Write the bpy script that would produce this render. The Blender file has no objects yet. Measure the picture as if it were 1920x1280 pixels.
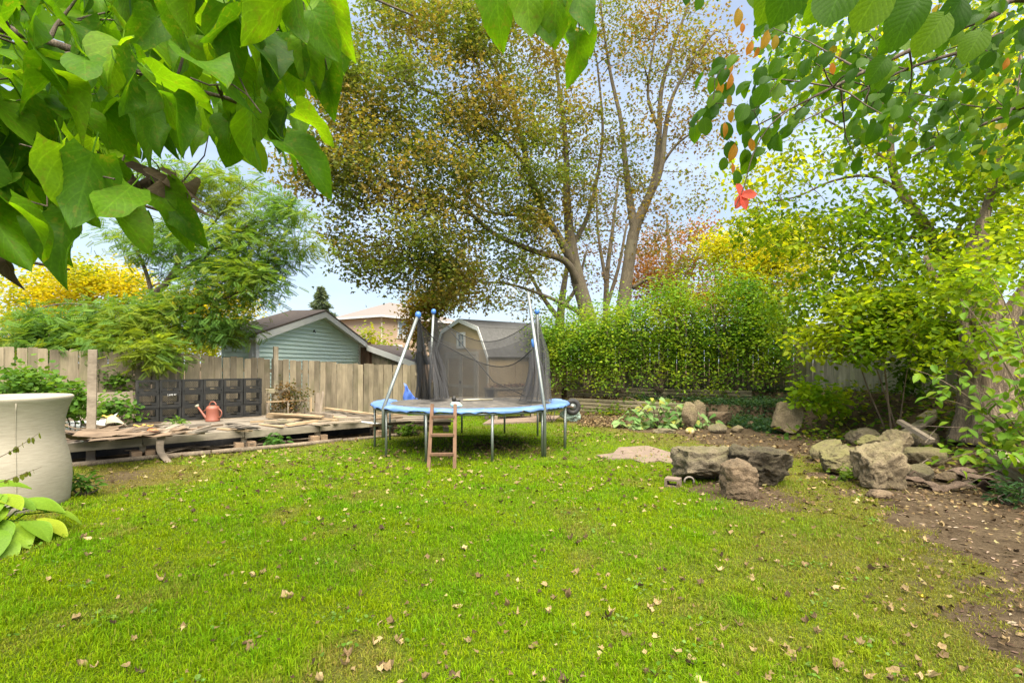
import bpy, math, random
import numpy as np
from mathutils import Vector, Matrix, Euler

random.seed(11)
rng = np.random.default_rng(11)
S = bpy.context.scene
C = S.collection
R = math.radians

# ------------------------------------------------------------------ camera, sky, sun, exposure
EYE = 1.55            # camera height in metres
FOC = 960.0           # focal length in photo pixels (18 mm on 36 mm)
HOR = 680.0           # row of the horizon in the photo

cam_data = bpy.data.cameras.new('camera')
cam_data.lens = 18.0
cam_data.sensor_width = 36.0
cam_data.shift_y = (HOR - 640.0) / 1920.0
cam_data.clip_start = 0.05
cam_data.clip_end = 2000.0
cam = bpy.data.objects.new('camera', cam_data)
cam.location = (0, 0, EYE)
cam.rotation_euler = (R(90), 0, 0)
C.objects.link(cam)
S.camera = cam

SUN_EL, SUN_AZ = 62.0, 163.0       # azimuth clockwise from +Y: high behind the camera, through thin cloud
world = bpy.data.worlds.new('World')
S.world = world
world.use_nodes = True
wn = world.node_tree
wn.nodes.clear()
w_out = wn.nodes.new('ShaderNodeOutputWorld')
w_bg = wn.nodes.new('ShaderNodeBackground')
w_sky = wn.nodes.new('ShaderNodeTexSky')
w_sky.sky_type = 'NISHITA'
w_sky.sun_disc = False
w_sky.sun_elevation = R(SUN_EL)
w_sky.sun_rotation = R(SUN_AZ)
w_sky.air_density = 1.0
w_sky.dust_density = 1.6
w_sky.ozone_density = 1.2
# a thin veil of high cloud over the blue
w_tc = wn.nodes.new('ShaderNodeTexCoord')
w_map = wn.nodes.new('ShaderNodeMapping')
w_map.inputs['Scale'].default_value = (1.5, 1.5, 4.5)
w_noise = wn.nodes.new('ShaderNodeTexNoise')
w_noise.inputs['Scale'].default_value = 2.2
w_noise.inputs['Detail'].default_value = 6
w_noise.inputs['Roughness'].default_value = 0.55
w_ramp = wn.nodes.new('ShaderNodeMapRange')
w_ramp.inputs['From Min'].default_value = 0.38
w_ramp.inputs['From Max'].default_value = 0.72
w_ramp.inputs['To Min'].default_value = 0.36
w_ramp.inputs['To Max'].default_value = 0.74
w_mix = wn.nodes.new('ShaderNodeMix')
w_mix.data_type = 'RGBA'
w_mix.inputs['B'].default_value = (5.6, 6.5, 7.9, 1)
w_bg.inputs['Strength'].default_value = 0.066
wn.links.new(w_tc.outputs['Generated'], w_map.inputs['Vector'])
wn.links.new(w_map.outputs['Vector'], w_noise.inputs['Vector'])
wn.links.new(w_noise.outputs['Fac'], w_ramp.inputs['Value'])
wn.links.new(w_ramp.outputs['Result'], w_mix.inputs['Factor'])
wn.links.new(w_sky.outputs['Color'], w_mix.inputs['A'])
wn.links.new(w_mix.outputs['Result'], w_bg.inputs['Color'])
wn.links.new(w_bg.outputs['Background'], w_out.inputs['Surface'])

sun_data = bpy.data.lights.new('sun', 'SUN')
sun_data.energy = 5.0
sun_data.angle = R(72)
sun_data.color = (1.0, 0.92, 0.77)
sun = bpy.data.objects.new('sun', sun_data)
sd = Vector((math.sin(R(SUN_AZ)) * math.cos(R(SUN_EL)), math.cos(R(SUN_AZ)) * math.cos(R(SUN_EL)), math.sin(R(SUN_EL))))
sun.rotation_euler = sd.to_track_quat('Z', 'Y').to_euler()
sun.location = (0, 0, 30)
C.objects.link(sun)

S.view_settings.view_transform = 'Standard'
S.view_settings.look = 'None'
S.view_settings.gamma = 1.0
S.view_settings.use_curve_mapping = False
S.view_settings.exposure = 1.56
S.render.engine = 'CYCLES'
S.cycles.max_bounces = 9
S.cycles.diffuse_bounces = 6
S.cycles.transparent_max_bounces = 12
S.cycles.use_denoising = True
S.cycles.sample_clamp_indirect = 8

# ------------------------------------------------------------------ geometry helpers
def W(px, py, d):
    """the point at depth d metres seen at a photo pixel"""
    return Vector(((px - 960.0) / FOC * d, d, EYE - (py - HOR) / FOC * d))

def G(px, py, z=0.0):
    """the point at height z seen at a photo pixel"""
    d = (EYE - z) * FOC / (py - HOR)
    return Vector(((px - 960.0) / FOC * d, d, z))

def _hash(a):
    a = np.asarray(a, dtype=np.int64)
    a = (a ^ (a >> 15)) * 0x2c1b3c6d & 0x7fffffff
    a = (a ^ (a >> 12)) * 0x297a2d39 & 0x7fffffff
    a = a ^ (a >> 15)
    return (a & 0xffffff) / float(0xffffff)

def vnoise(p, seed=0):
    """value noise in 0..1 for points (n,2) or (n,3)"""
    p = np.asarray(p, dtype=float)
    if p.shape[1] == 2:
        p = np.concatenate([p, np.zeros((len(p), 1))], 1)
    i = np.floor(p).astype(np.int64)
    f = p - i
    f = f * f * (3 - 2 * f)
    out = 0
    for dx in (0, 1):
        for dy in (0, 1):
            for dz in (0, 1):
                h = _hash((i[:, 0] + dx) * 73856093 ^ (i[:, 1] + dy) * 19349663 ^ (i[:, 2] + dz) * 83492791 ^ (seed * 7919 + 13))
                w = (f[:, 0] if dx else 1 - f[:, 0]) * (f[:, 1] if dy else 1 - f[:, 1]) * (f[:, 2] if dz else 1 - f[:, 2])
                out = out + h * w
    return out

def fbm(p, seed=0, oct=3):
    p = np.asarray(p, dtype=float)
    s, a, t = 0, 1.0, 0
    for k in range(oct):
        s = s + a * vnoise(p * 2 ** k, seed + k)
        t += a
        a *= 0.5
    return s / t

WM = {}     # world matrices of what is built, by object name

def tag(o, label=None, cat=None, group=None, kind=None):
    if label: o['label'] = label
    if cat: o['category'] = cat
    if group: o['group'] = group
    if kind: o['kind'] = kind
    return o

def thing(name, label, cat, loc=(0, 0, 0), rotz=0.0, group=None):
    o = bpy.data.objects.new(name, None)
    o.empty_display_size = 0.1
    C.objects.link(o)
    o.location = loc
    o.rotation_euler = (0, 0, rotz)
    WM[o.name] = Matrix.Translation(Vector(loc)) @ Matrix.Rotation(rotz, 4, 'Z')
    return tag(o, label, cat, group)

def np_mesh(name, verts, loops, starts, totals, mat=None, smooth=False, col=None, uv=None):
    me = bpy.data.meshes.new(name)
    verts = np.ascontiguousarray(verts, dtype=np.float32)
    me.vertices.add(len(verts))
    me.vertices.foreach_set('co', verts.ravel())
    me.loops.add(len(loops))
    me.loops.foreach_set('vertex_index', np.ascontiguousarray(loops, dtype=np.int32))
    me.polygons.add(len(starts))
    me.polygons.foreach_set('loop_start', np.ascontiguousarray(starts, dtype=np.int32))
    me.polygons.foreach_set('loop_total', np.ascontiguousarray(totals, dtype=np.int32))
    me.polygons.foreach_set('use_smooth', np.full(len(starts), bool(smooth), dtype=bool))
    me.update(calc_edges=True)
    if col is not None:
        a = me.color_attributes.new('col', 'FLOAT_COLOR', 'POINT')
        c4 = np.ones((len(verts), 4), dtype=np.float32)
        c4[:, :3] = col
        a.data.foreach_set('color', c4.ravel())
    if uv is not None:
        l = me.uv_layers.new(name='UVMap')
        l.data.foreach_set('uv', np.ascontiguousarray(np.asarray(uv, dtype=np.float32)[np.asarray(loops)]).ravel())
    if mat is not None:
        me.materials.append(mat)
    return me

def link(name, me, parent=None, loc=(0, 0, 0), rot=(0, 0, 0), scale=(1, 1, 1)):
    o = bpy.data.objects.new(name, me)
    C.objects.link(o)
    o.location = loc
    o.rotation_euler = rot
    o.scale = scale
    m = Matrix.LocRotScale(Vector(loc), Euler(rot), Vector(scale))
    if parent is not None:
        o.parent = parent
        m = WM[parent.name] @ m
    WM[o.name] = m
    return o

def link_m(name, me, parent, M):
    """link with a world matrix M (parent already placed)"""
    o = bpy.data.objects.new(name, me)
    C.objects.link(o)
    if parent is not None:
        o.parent = parent
        o.matrix_basis = WM[parent.name].inverted() @ M
    else:
        o.matrix_basis = M
    WM[o.name] = M
    return o

class MB:
    """collects boxes, tubes and sheets into one mesh"""
    def __init__(s):
        s.v, s.f, s.n = [], [], 0

    def add(s, verts, faces):
        verts = np.asarray(verts, dtype=float).reshape(-1, 3)
        s.v.append(verts)
        s.f += [tuple(int(i) + s.n for i in f) for f in faces]
        s.n += len(verts)
        return s

    def box(s, c, size, M=None, jit=0.0):
        hx, hy, hz = size[0] / 2, size[1] / 2, size[2] / 2
        p = np.array([(x, y, z) for z in (-hz, hz) for (x, y) in ((-hx, -hy), (hx, -hy), (hx, hy), (-hx, hy))])
        if jit: p = p + rng.normal(0, jit, p.shape)
        if M is not None: p = p @ np.array(M.to_3x3()).T
        p = p + np.array(c)
        return s.add(p, [(0, 3, 2, 1), (4, 5, 6, 7), (0, 1, 5, 4), (1, 2, 6, 5), (2, 3, 7, 6), (3, 0, 4, 7)])

    def bar(s, a, b, w, h, up=(0, 0, 1), jit=0.0):
        """box from a to b, w wide, h along up"""
        a, b = Vector(a), Vector(b)
        x = (b - a)
        L = x.length
        x.normalize()
        u = Vector(up)
        y = u.cross(x)
        if y.length < 1e-4: y = Vector((0, 1, 0)).cross(x)
        y.normalize()
        z = x.cross(y)
        M = Matrix((x, y, z)).transposed()
        return s.box((a + b) / 2, (L, w, h), M, jit)

    def tube(s, pts, rad, n=8, caps=True, bump=0.0, seed=0):
        pts = [Vector(p) for p in pts]
        k = len(pts)
        if not hasattr(rad, '__len__'): rad = [rad] * k
        rings = []
        ref = None
        for i in range(k):
            t = (pts[min(i + 1, k - 1)] - pts[max(i - 1, 0)])
            if t.length < 1e-9: t = Vector((0, 0, 1))
            t.normalize()
            if ref is None:
                ref = Vector((1, 0, 0)) if abs(t.x) < 0.8 else Vector((0, 1, 0))
            u = ref - t * ref.dot(t)
            if u.length < 1e-5:
                u = Vector((0, 0, 1)) - t * t.z
            u.normalize()
            ref = u
            v = t.cross(u)
            for j in range(n):
                a = 2 * math.pi * j / n
                r = rad[i]
                if bump: r *= 1 + bump * (float(_hash((j * 131 + i // 2 * 0 + seed * 17))) - 0.5) * 2 + bump * 0.5 * (float(_hash((j * 31 + i * 57 + seed))) - 0.5)
                q = pts[i] + (u * math.cos(a) + v * math.sin(a)) * r
                rings.append((q.x, q.y, q.z))
        fs = []
        for i in range(k - 1):
            for j in range(n):
                a, b = i * n + j, i * n + (j + 1) % n
                fs.append((a, b, b + n, a + n))
        if caps:
            fs.append(tuple(range(n - 1, -1, -1)))
            fs.append(tuple((k - 1) * n + j for j in range(n)))
        return s.add(rings, fs)

    def lathe(s, prof, n=32, c=(0, 0, 0), caps=False):
        vs, fs = [], []
        for (r, z) in prof:
            for j in range(n):
                a = 2 * math.pi * j / n
                vs.append((c[0] + r * math.cos(a), c[1] + r * math.sin(a), c[2] + z))
        for i in range(len(prof) - 1):
            for j in range(n):
                a, b = i * n + j, i * n + (j + 1) % n
                fs.append((a, b, b + n, a + n))
        if caps:
            fs.append(tuple(range(n - 1, -1, -1)))
            fs.append(tuple((len(prof) - 1) * n + j for j in range(n)))
        return s.add(vs, fs)

    def prism(s, poly, off):
        """polygon (list of 3D points) extruded by the vector off"""
        n = len(poly)
        a = [Vector(p) for p in poly]
        b = [p + Vector(off) for p in a]
        fs = [tuple(range(n - 1, -1, -1)), tuple(range(n, 2 * n))] + [(i, (i + 1) % n, n + (i + 1) % n, n + i) for i in range(n)]
        return s.add([tuple(p) for p in a + b], fs)

    def sheet(s, fn, nu, nv, thick=0.0):
        """grid of points fn(u,v), u,v in 0..1, with an optional thickness"""
        P = np.array([[fn(i / nu, j / nv) for j in range(nv + 1)] for i in range(nu + 1)], dtype=float)
        q = lambda i, j: i * (nv + 1) + j
        fs = [(q(i, j), q(i + 1, j), q(i + 1, j + 1), q(i, j + 1)) for i in range(nu) for j in range(nv)]
        vs = P.reshape(-1, 3)
        if thick:
            du = np.gradient(P, axis=0)
            dv = np.gradient(P, axis=1)
            nn = np.cross(du, dv)
            nn /= np.linalg.norm(nn, axis=2, keepdims=True) + 1e-9
            v2 = (P - nn * thick).reshape(-1, 3)
            m = len(vs)
            f2 = [tuple(x + m for x in reversed(f)) for f in fs]
            rim = [q(i, 0) for i in range(nu)] + [q(nu, j) for j in range(nv)] + [q(i, nv) for i in range(nu, 0, -1)] + [q(0, j) for j in range(nv, 0, -1)]
            side = [(rim[(i + 1) % len(rim)], rim[i], rim[i] + m, rim[(i + 1) % len(rim)] + m) for i in range(len(rim))]
            return s.add(np.concatenate([vs, v2]), fs + f2 + side)
        return s.add(vs, fs)

    def mesh(s, name, mat, smooth=False, inv=None, uv=None):
        v = np.concatenate(s.v)
        if inv is not None:
            A = np.array(inv)
            v = v @ A[:3, :3].T + A[:3, 3]
        loops = [i for f in s.f for i in f]
        tot = [len(f) for f in s.f]
        st = np.concatenate([[0], np.cumsum(tot)[:-1]])
        return np_mesh(name, v, loops, st, tot, mat, smooth, uv=uv)

    def build(s, name, mat, parent=None, smooth=False, origin=None, local=False):
        """one mesh object; points are in world space unless local"""
        if parent is not None:
            me = s.mesh(name, mat, smooth, None if local else WM[parent.name].inverted())
            return link(name, me, parent)
        if origin is None:
            v = np.concatenate(s.v)
            origin = ((v[:, 0].min() + v[:, 0].max()) / 2, (v[:, 1].min() + v[:, 1].max()) / 2, v[:, 2].min())
        me = s.mesh(name, mat, smooth, Matrix.Translation(Vector(origin)).inverted())
        return link(name, me, None, origin)

def copy_tree(root, loc=None, rotz=None, label=None):
    c = root.copy()
    C.objects.link(c)
    if loc is not None: c.location = loc
    if rotz is not None: c.rotation_euler = (0, 0, rotz)
    if label: c['label'] = label
    def kids(a, b):
        for ch in [o for o in bpy.data.objects if o.parent == a]:
            d = ch.copy()
            C.objects.link(d)
            d.parent = b
            kids(ch, d)
    kids(root, c)
    return c

# ------------------------------------------------------------------ materials
def new_mat(name):
    m = bpy.data.materials.new(name)
    m.use_nodes = True
    nt = m.node_tree
    b = nt.nodes['Principled BSDF']
    return m, nt, b

def nd(nt, typ, **kw):
    n = nt.nodes.new(typ)
    for k, v in kw.items():
        if k.startswith('_'):
            setattr(n, k[1:], v)
        else:
            n.inputs[k.replace('__', ' ')].default_value = v
    return n

def ramp(nt, fac, stops):
    r = nt.nodes.new('ShaderNodeValToRGB')
    e = r.color_ramp.elements
    while len(e) < len(stops): e.new(0.5)
    for i, (p, c) in enumerate(stops):
        e[i].position = p
        e[i].color = (*c, 1) if len(c) == 3 else c
    nt.links.new(fac, r.inputs['Fac'])
    return r.outputs['Color']

def mixc(nt, fac, a, b, mode='MIX'):
    m = nt.nodes.new('ShaderNodeMix')
    m.data_type = 'RGBA'
    m.blend_type = mode
    for key, val in (('Factor', fac), ('A', a), ('B', b)):
        if isinstance(val, (int, float)):
            m.inputs[key].default_value = val
        elif isinstance(val, (tuple, list)):
            m.inputs[key].default_value = (*val, 1) if len(val) == 3 else val
        else:
            nt.links.new(val, m.inputs[key])
    return m.outputs['Result']

def coords(nt, scale=(1, 1, 1), rand=True, rot=(0, 0, 0)):
    tc = nt.nodes.new('ShaderNodeTexCoord')
    src = tc.outputs['Object']
    if rand:
        oi = nt.nodes.new('ShaderNodeObjectInfo')
        mu = nd(nt, 'ShaderNodeVectorMath', _operation='SCALE')
        mu.inputs[0].default_value = (13.1, 7.7, 29.3)
        nt.links.new(oi.outputs['Random'], mu.inputs['Scale'])
        ad = nd(nt, 'ShaderNodeVectorMath', _operation='ADD')
        nt.links.new(src, ad.inputs[0])
        nt.links.new(mu.outputs[0], ad.inputs[1])
        src = ad.outputs[0]
    mp = nt.nodes.new('ShaderNodeMapping')
    mp.inputs['Scale'].default_value = scale
    mp.inputs['Rotation'].default_value = rot
    nt.links.new(src, mp.inputs['Vector'])
    return mp.outputs['Vector']

def noise(nt, vec, scale, detail=5, rough=0.6, dist=0.0):
    n = nd(nt, 'ShaderNodeTexNoise', Scale=scale, Detail=detail, Roughness=rough, Distortion=dist)
    nt.links.new(vec, n.inputs['Vector'])
    return n.outputs['Fac']

def bump(nt, b, h, strength=0.3, dist=0.01):
    bp = nd(nt, 'ShaderNodeBump', Strength=strength, Distance=dist)
    nt.links.new(h, bp.inputs['Height'])
    nt.links.new(bp.outputs['Normal'], b.inputs['Normal'])

def rand_val(nt, lo, hi):
    oi = nt.nodes.new('ShaderNodeObjectInfo')
    mr = nd(nt, 'ShaderNodeMapRange')
    mr.inputs['To Min'].default_value = lo
    mr.inputs['To Max'].default_value = hi
    nt.links.new(oi.outputs['Random'], mr.inputs['Value'])
    return mr.outputs['Result']

def wood_mat(name, dark, light, axis='Z', var=(0.75, 1.2), rough=0.85, stain=None, knots=True):
    m, nt, b = new_mat(name)
    k = {'X': (0.12, 1, 1), 'Y': (1, 0.12, 1), 'Z': (1, 1, 0.12)}[axis]
    v = coords(nt, k)
    n1 = noise(nt, v, 28, 6, 0.65, 0.6)
    n2 = noise(nt, coords(nt, tuple(0.6 if q < 1 else 1 for q in k)), 4.0, 4, 0.6)
    c = ramp(nt, n1, [(0.3, dark), (0.68, light)])
    c = mixc(nt, 0.55, c, ramp(nt, n2, [(0.3, tuple(x * 0.62 for x in dark)), (0.7, tuple(min(1, x * 1.15) for x in light))]))
    if stain is not None:
        n3 = noise(nt, coords(nt), 2.2, 4, 0.6)
        f = nd(nt, 'ShaderNodeMapRange')
        f.inputs['From Min'].default_value = 0.52
        f.inputs['From Max'].default_value = 0.72
        f.inputs['To Max'].default_value = 0.6
        nt.links.new(n3, f.inputs['Value'])
        c = mixc(nt, f.outputs['Result'], c, stain)
    hs = nd(nt, 'ShaderNodeHueSaturation')
    nt.links.new(c, hs.inputs['Color'])
    nt.links.new(rand_val(nt, *var), hs.inputs['Value'])
    nt.links.new(hs.outputs['Color'], b.inputs['Base Color'])
    b.inputs['Roughness'].default_value = rough
    bump(nt, b, n1, 0.5, 0.006)
    return m

def plain_mat(name, col, rough=0.6, metal=0.0, var=0.15, scale=6.0, bump_s=0.1, dirt=None, dirt_amt=0.5):
    m, nt, b = new_mat(name)
    v = coords(nt)
    n = noise(nt, v, scale, 6, 0.6)
    c = ramp(nt, n, [(0.25, tuple(x * (1 - var) for x in col)), (0.75, tuple(min(1, x * (1 + var)) for x in col))])
    if dirt is not None:
        n2 = noise(nt, v, scale * 0.6, 8, 0.7)
        f = nd(nt, 'ShaderNodeMapRange')
        f.inputs['From Min'].default_value = 0.5
        f.inputs['From Max'].default_value = 0.7
        f.inputs['To Max'].default_value = dirt_amt
        nt.links.new(n2, f.inputs['Value'])
        c = mixc(nt, f.outputs['Result'], c, dirt)
    nt.links.new(c, b.inputs['Base Color'])
    b.inputs['Roughness'].default_value = rough
    b.inputs['Metallic'].default_value = metal
    if bump_s:
        bump(nt, b, noise(nt, v, scale * 6, 4, 0.6), bump_s, 0.004)
    return m

def rock_mat(name, a, c2, moss, moss_amt=0.6):
    m, nt, b = new_mat(name)
    v = coords(nt)
    n1 = noise(nt, v, 5, 8, 0.7, 0.4)
    n2 = noise(nt, v, 34, 6, 0.7)
    c = ramp(nt, n1, [(0.28, tuple(x * 0.45 for x in a)), (0.45, a), (0.72, c2)])
    vz = nd(nt, 'ShaderNodeTexNoise', Scale=110.0, Detail=3, Roughness=0.6)
    nt.links.new(v, vz.inputs['Vector'])
    c = mixc(nt, 0.55, c, mixc(nt, 1.0, c, ramp(nt, vz.outputs['Fac'], [(0.35, (0.45, 0.42, 0.38)), (0.6, (1.25, 1.22, 1.15))]), 'MULTIPLY'))
    c = mixc(nt, 0.35, c, ramp(nt, n2, [(0.3, tuple(x * 0.4 for x in a)), (0.65, c2)]), 'MIX')
    geo = nt.nodes.new('ShaderNodeNewGeometry')
    sx = nt.nodes.new('ShaderNodeSeparateXYZ')
    nt.links.new(geo.outputs['Normal'], sx.inputs[0])
    n3 = noise(nt, v, 3.1, 6, 0.65)
    ad = nd(nt, 'ShaderNodeMath', _operation='MULTIPLY_ADD')
    ad.inputs[1].default_value = 0.22
    nt.links.new(sx.outputs['Z'], ad.inputs[0])
    nt.links.new(n3, ad.inputs[2])
    f = nd(nt, 'ShaderNodeMapRange')
    f.inputs['From Min'].default_value = 0.5
    f.inputs['From Max'].default_value = 0.72
    f.inputs['To Max'].default_value = moss_amt
    nt.links.new(ad.outputs[0], f.inputs['Value'])
    c = mixc(nt, f.outputs['Result'], c, moss)
    nt.links.new(c, b.inputs['Base Color'])
    b.inputs['Roughness'].default_value = 0.95
    h = nd(nt, 'ShaderNodeMath', _operation='ADD')
    nt.links.new(n1, h.inputs[0])
    nt.links.new(n2, h.inputs[1])
    bump(nt, b, h.outputs[0], 1.0, 0.05)
    return m

def leaf_mat(name, trans=0.4, rough=0.55, sheen=0.25, tint=(1.35, 1.25, 0.55)):
    """foliage coloured leaf by leaf through the point attribute col"""
    m, nt, b = new_mat(name)
    at = nd(nt, 'ShaderNodeAttribute', _attribute_name='col')
    nt.links.new(at.outputs['Color'], b.inputs['Base Color'])
    b.inputs['Roughness'].default_value = rough
    b.inputs['Specular IOR Level'].default_value = sheen
    tr = nt.nodes.new('ShaderNodeBsdfTranslucent')
    tc = mixc(nt, 1.0, at.outputs['Color'], tint, 'MULTIPLY')
    nt.links.new(tc, tr.inputs['Color'])
    mx = nt.nodes.new('ShaderNodeMixShader')
    mx.inputs[0].default_value = trans
    nt.links.new(b.outputs[0], mx.inputs[1])
    nt.links.new(tr.outputs[0], mx.inputs[2])
    nt.links.new(mx.outputs[0], nt.nodes['Material Output'].inputs['Surface'])
    return m

def broad_leaf_mat(name, stops, trans=0.45, veins=7.0, tint=(1.5, 1.35, 0.5), rough=0.42, vein_col=1.35, blotch=None):
    """large single leaves: colour per object, midrib and side veins from the leaf's own UV"""
    m, nt, b = new_mat(name)
    oi = nt.nodes.new('ShaderNodeObjectInfo')
    base = ramp(nt, oi.outputs['Random'], stops)
    n = noise(nt, coords(nt), 22, 4, 0.6)
    base = mixc(nt, 0.5, base, mixc(nt, 1.0, base, ramp(nt, n, [(0.3, (0.6, 0.65, 0.6)), (0.7, (1.3, 1.25, 1.1))]), 'MULTIPLY'))
    uv = nt.nodes.new('ShaderNodeTexCoord')
    sp = nt.nodes.new('ShaderNodeSeparateXYZ')
    nt.links.new(uv.outputs['UV'], sp.inputs[0])
    # v: 0..1 across, 0.5 at the midrib
    sub = nd(nt, 'ShaderNodeMath', _operation='SUBTRACT')
    sub.inputs[1].default_value = 0.5
    nt.links.new(sp.outputs['Y'], sub.inputs[0])
    ab = nd(nt, 'ShaderNodeMath', _operation='ABSOLUTE')
    nt.links.new(sub.outputs[0], ab.inputs[0])
    mid = nd(nt, 'ShaderNodeMapRange')
    mid.inputs['From Min'].default_value = 0.008
    mid.inputs['From Max'].default_value = 0.03
    mid.inputs['To Min'].default_value = 1.0
    mid.inputs['To Max'].default_value = 0.0
    nt.links.new(ab.outputs[0], mid.inputs['Value'])
    ph = nd(nt, 'ShaderNodeMath', _operation='MULTIPLY_ADD')
    ph.inputs[1].default_value = -0.85
    nt.links.new(ab.outputs[0], ph.inputs[0])
    nt.links.new(sp.outputs['X'], ph.inputs[2])
    fr = nd(nt, 'ShaderNodeMath', _operation='MULTIPLY')
    fr.inputs[1].default_value = veins
    nt.links.new(ph.outputs[0], fr.inputs[0])
    pp = nd(nt, 'ShaderNodeMath', _operation='PINGPONG')
    pp.inputs[1].default_value = 0.5
    nt.links.new(fr.outputs[0], pp.inputs[0])
    sv = nd(nt, 'ShaderNodeMapRange')
    sv.inputs['From Min'].default_value = 0.02
    sv.inputs['From Max'].default_value = 0.1
    sv.inputs['To Min'].default_value = 0.75
    sv.inputs['To Max'].default_value = 0.0
    nt.links.new(pp.outputs[0], sv.inputs['Value'])
    mxx = nd(nt, 'ShaderNodeMath', _operation='MAXIMUM')
    nt.links.new(mid.outputs[0], mxx.inputs[0])
    nt.links.new(sv.outputs[0], mxx.inputs[1])
    c = mixc(nt, mxx.outputs[0], base, mixc(nt, 1.0, base, (vein_col, vein_col * 0.98, vein_col * 1.1), 'MULTIPLY'))
    if blotch is not None:
        nb = noise(nt, coords(nt), 9, 5, 0.6)
        f = nd(nt, 'ShaderNodeMapRange')
        f.inputs['From Min'].default_value = 0.55
        f.inputs['From Max'].default_value = 0.7
        f.inputs['To Max'].default_value = 0.8
        nt.links.new(nb, f.inputs['Value'])
        c = mixc(nt, f.outputs['Result'], c, blotch)
    nt.links.new(c, b.inputs['Base Color'])
    b.inputs['Roughness'].default_value = rough
    b.inputs['Specular IOR Level'].default_value = 0.16
    bump(nt, b, pp.outputs[0], 0.16, 0.004)
    tr = nt.nodes.new('ShaderNodeBsdfTranslucent')
    nt.links.new(mixc(nt, 1.0, c, tint, 'MULTIPLY'), tr.inputs['Color'])
    mx = nt.nodes.new('ShaderNodeMixShader')
    mx.inputs[0].default_value = trans
    nt.links.new(b.outputs[0], mx.inputs[1])
    nt.links.new(tr.outputs[0], mx.inputs[2])
    nt.links.new(mx.outputs[0], nt.nodes['Material Output'].inputs['Surface'])
    return m

def bark_mat(name, dark, light, scale=9.0, stretch=0.25, strength=0.8, lichen=None):
    m, nt, b = new_mat(name)
    v = coords(nt, (1, 1, stretch), rand=False)
    n1 = noise(nt, v, scale, 8, 0.7, 0.8)
    v2 = coords(nt, (1, 1, stretch * .45), rand=False)
    n2 = noise(nt, v2, scale * 2.4, 6, 0.75, 1.6)
    rd = nd(nt, 'ShaderNodeMath', _operation='SUBTRACT')
    nt.links.new(n2, rd.inputs[0])
    rd.inputs[1].default_value = 0.5
    ra = nd(nt, 'ShaderNodeMath', _operation='ABSOLUTE')
    nt.links.new(rd.outputs[0], ra.inputs[0])
    e = nd(nt, 'ShaderNodeMapRange')
    e.inputs['From Max'].default_value = 0.10
    nt.links.new(ra.outputs[0], e.inputs['Value'])
    h = nd(nt, 'ShaderNodeMath', _operation='MULTIPLY_ADD')
    nt.links.new(e.outputs[0], h.inputs[0])
    h.inputs[1].default_value = 0.32
    nt.links.new(n1, h.inputs[2])
    c = ramp(nt, h.outputs[0], [(0.35, dark), (0.85, light)])
    if lichen is not None:
        n2 = noise(nt, coords(nt, rand=False), 1.7, 5, 0.6)
        f = nd(nt, 'ShaderNodeMapRange')
        f.inputs['From Min'].default_value = 0.5
        f.inputs['From Max'].default_value = 0.7
        f.inputs['To Max'].default_value = 0.55
        nt.links.new(n2, f.inputs['Value'])
        c = mixc(nt, f.outputs['Result'], c, lichen)
    nt.links.new(c, b.inputs['Base Color'])
    b.inputs['Roughness'].default_value = 0.95
    bump(nt, b, h.outputs[0], strength, 0.03)
    return m

M = {}
M['fence'] = wood_mat('weathered_fence_wood', (0.135, 0.105, 0.066), (0.32, 0.262, 0.172), 'Z', (0.68, 1.22), stain=(0.12, 0.115, 0.05))
M['fence_dark'] = wood_mat('dark_fence_wood', (0.127, 0.103, 0.069), (0.322, 0.265, 0.184), 'Z', (0.75, 1.15), stain=(0.115, 0.127, 0.057))
M['fence_grey'] = wood_mat('grey_fence_wood', (0.188, 0.175, 0.138), (0.425, 0.388, 0.300), 'Z', (0.75, 1.2), stain=(0.175, 0.213, 0.075))
M['deck'] = wood_mat('grey_deck_wood', (0.137, 0.115, 0.086), (0.288, 0.245, 0.194), 'X', (0.8, 1.15), stain=(0.144, 0.101, 0.065))
M['beam'] = wood_mat('beam_wood', (0.145, 0.119, 0.085), (0.306, 0.264, 0.196), 'X', (0.85, 1.15), stain=(0.128, 0.128, 0.068))
M['lumber'] = wood_mat('pale_lumber', (0.216, 0.144, 0.072), (0.418, 0.310, 0.187), 'X', (0.75, 1.2))
M['oldlumber'] = wood_mat('old_lumber', (0.144, 0.108, 0.072), (0.317, 0.259, 0.194), 'X', (0.6, 1.2))
M['veneer'] = wood_mat('torn_veneer', (0.078, 0.050, 0.028), (0.224, 0.157, 0.101), 'X', (0.45, 1.3))
M['ladder'] = wood_mat('ladder_wood', (0.072, 0.038, 0.021), (0.178, 0.098, 0.055), 'Z', (0.9, 1.1))
M['log'] = bark_mat('edging_log_wood', (0.105, 0.075, 0.053), (0.270, 0.217, 0.150), 7, 1.0, 0.5)
M['timber'] = wood_mat('retaining_timber_wood', (0.128, 0.106, 0.060), (0.281, 0.238, 0.145), 'X', (0.75, 1.15), stain=(0.119, 0.136, 0.043))
M['white_board'] = plain_mat('white_board', (0.612, 0.620, 0.612), 0.5, 0, 0.06, 3, 0.05, (0.383, 0.340, 0.272), 0.35)
M['pale_board'] = plain_mat('pale_board', (0.385, 0.350, 0.252), 0.7, 0, 0.15, 5, 0.1)
M['trim'] = plain_mat('white_trim', (0.598, 0.598, 0.575), 0.55, 0, 0.05, 2, 0.03, (0.575, 0.552, 0.483), 0.3)
M['galv'] = plain_mat('galvanised_steel', (0.202, 0.224, 0.216), 0.42, 0.6, 0.2, 5, 0.05, (0.202, 0.202, 0.168), 0.45)
M['white_pipe'] = plain_mat('white_plastic_pipe', (0.600, 0.600, 0.584), 0.4, 0, 0.06, 4, 0.02, (0.400, 0.376, 0.320), 0.3)
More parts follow.
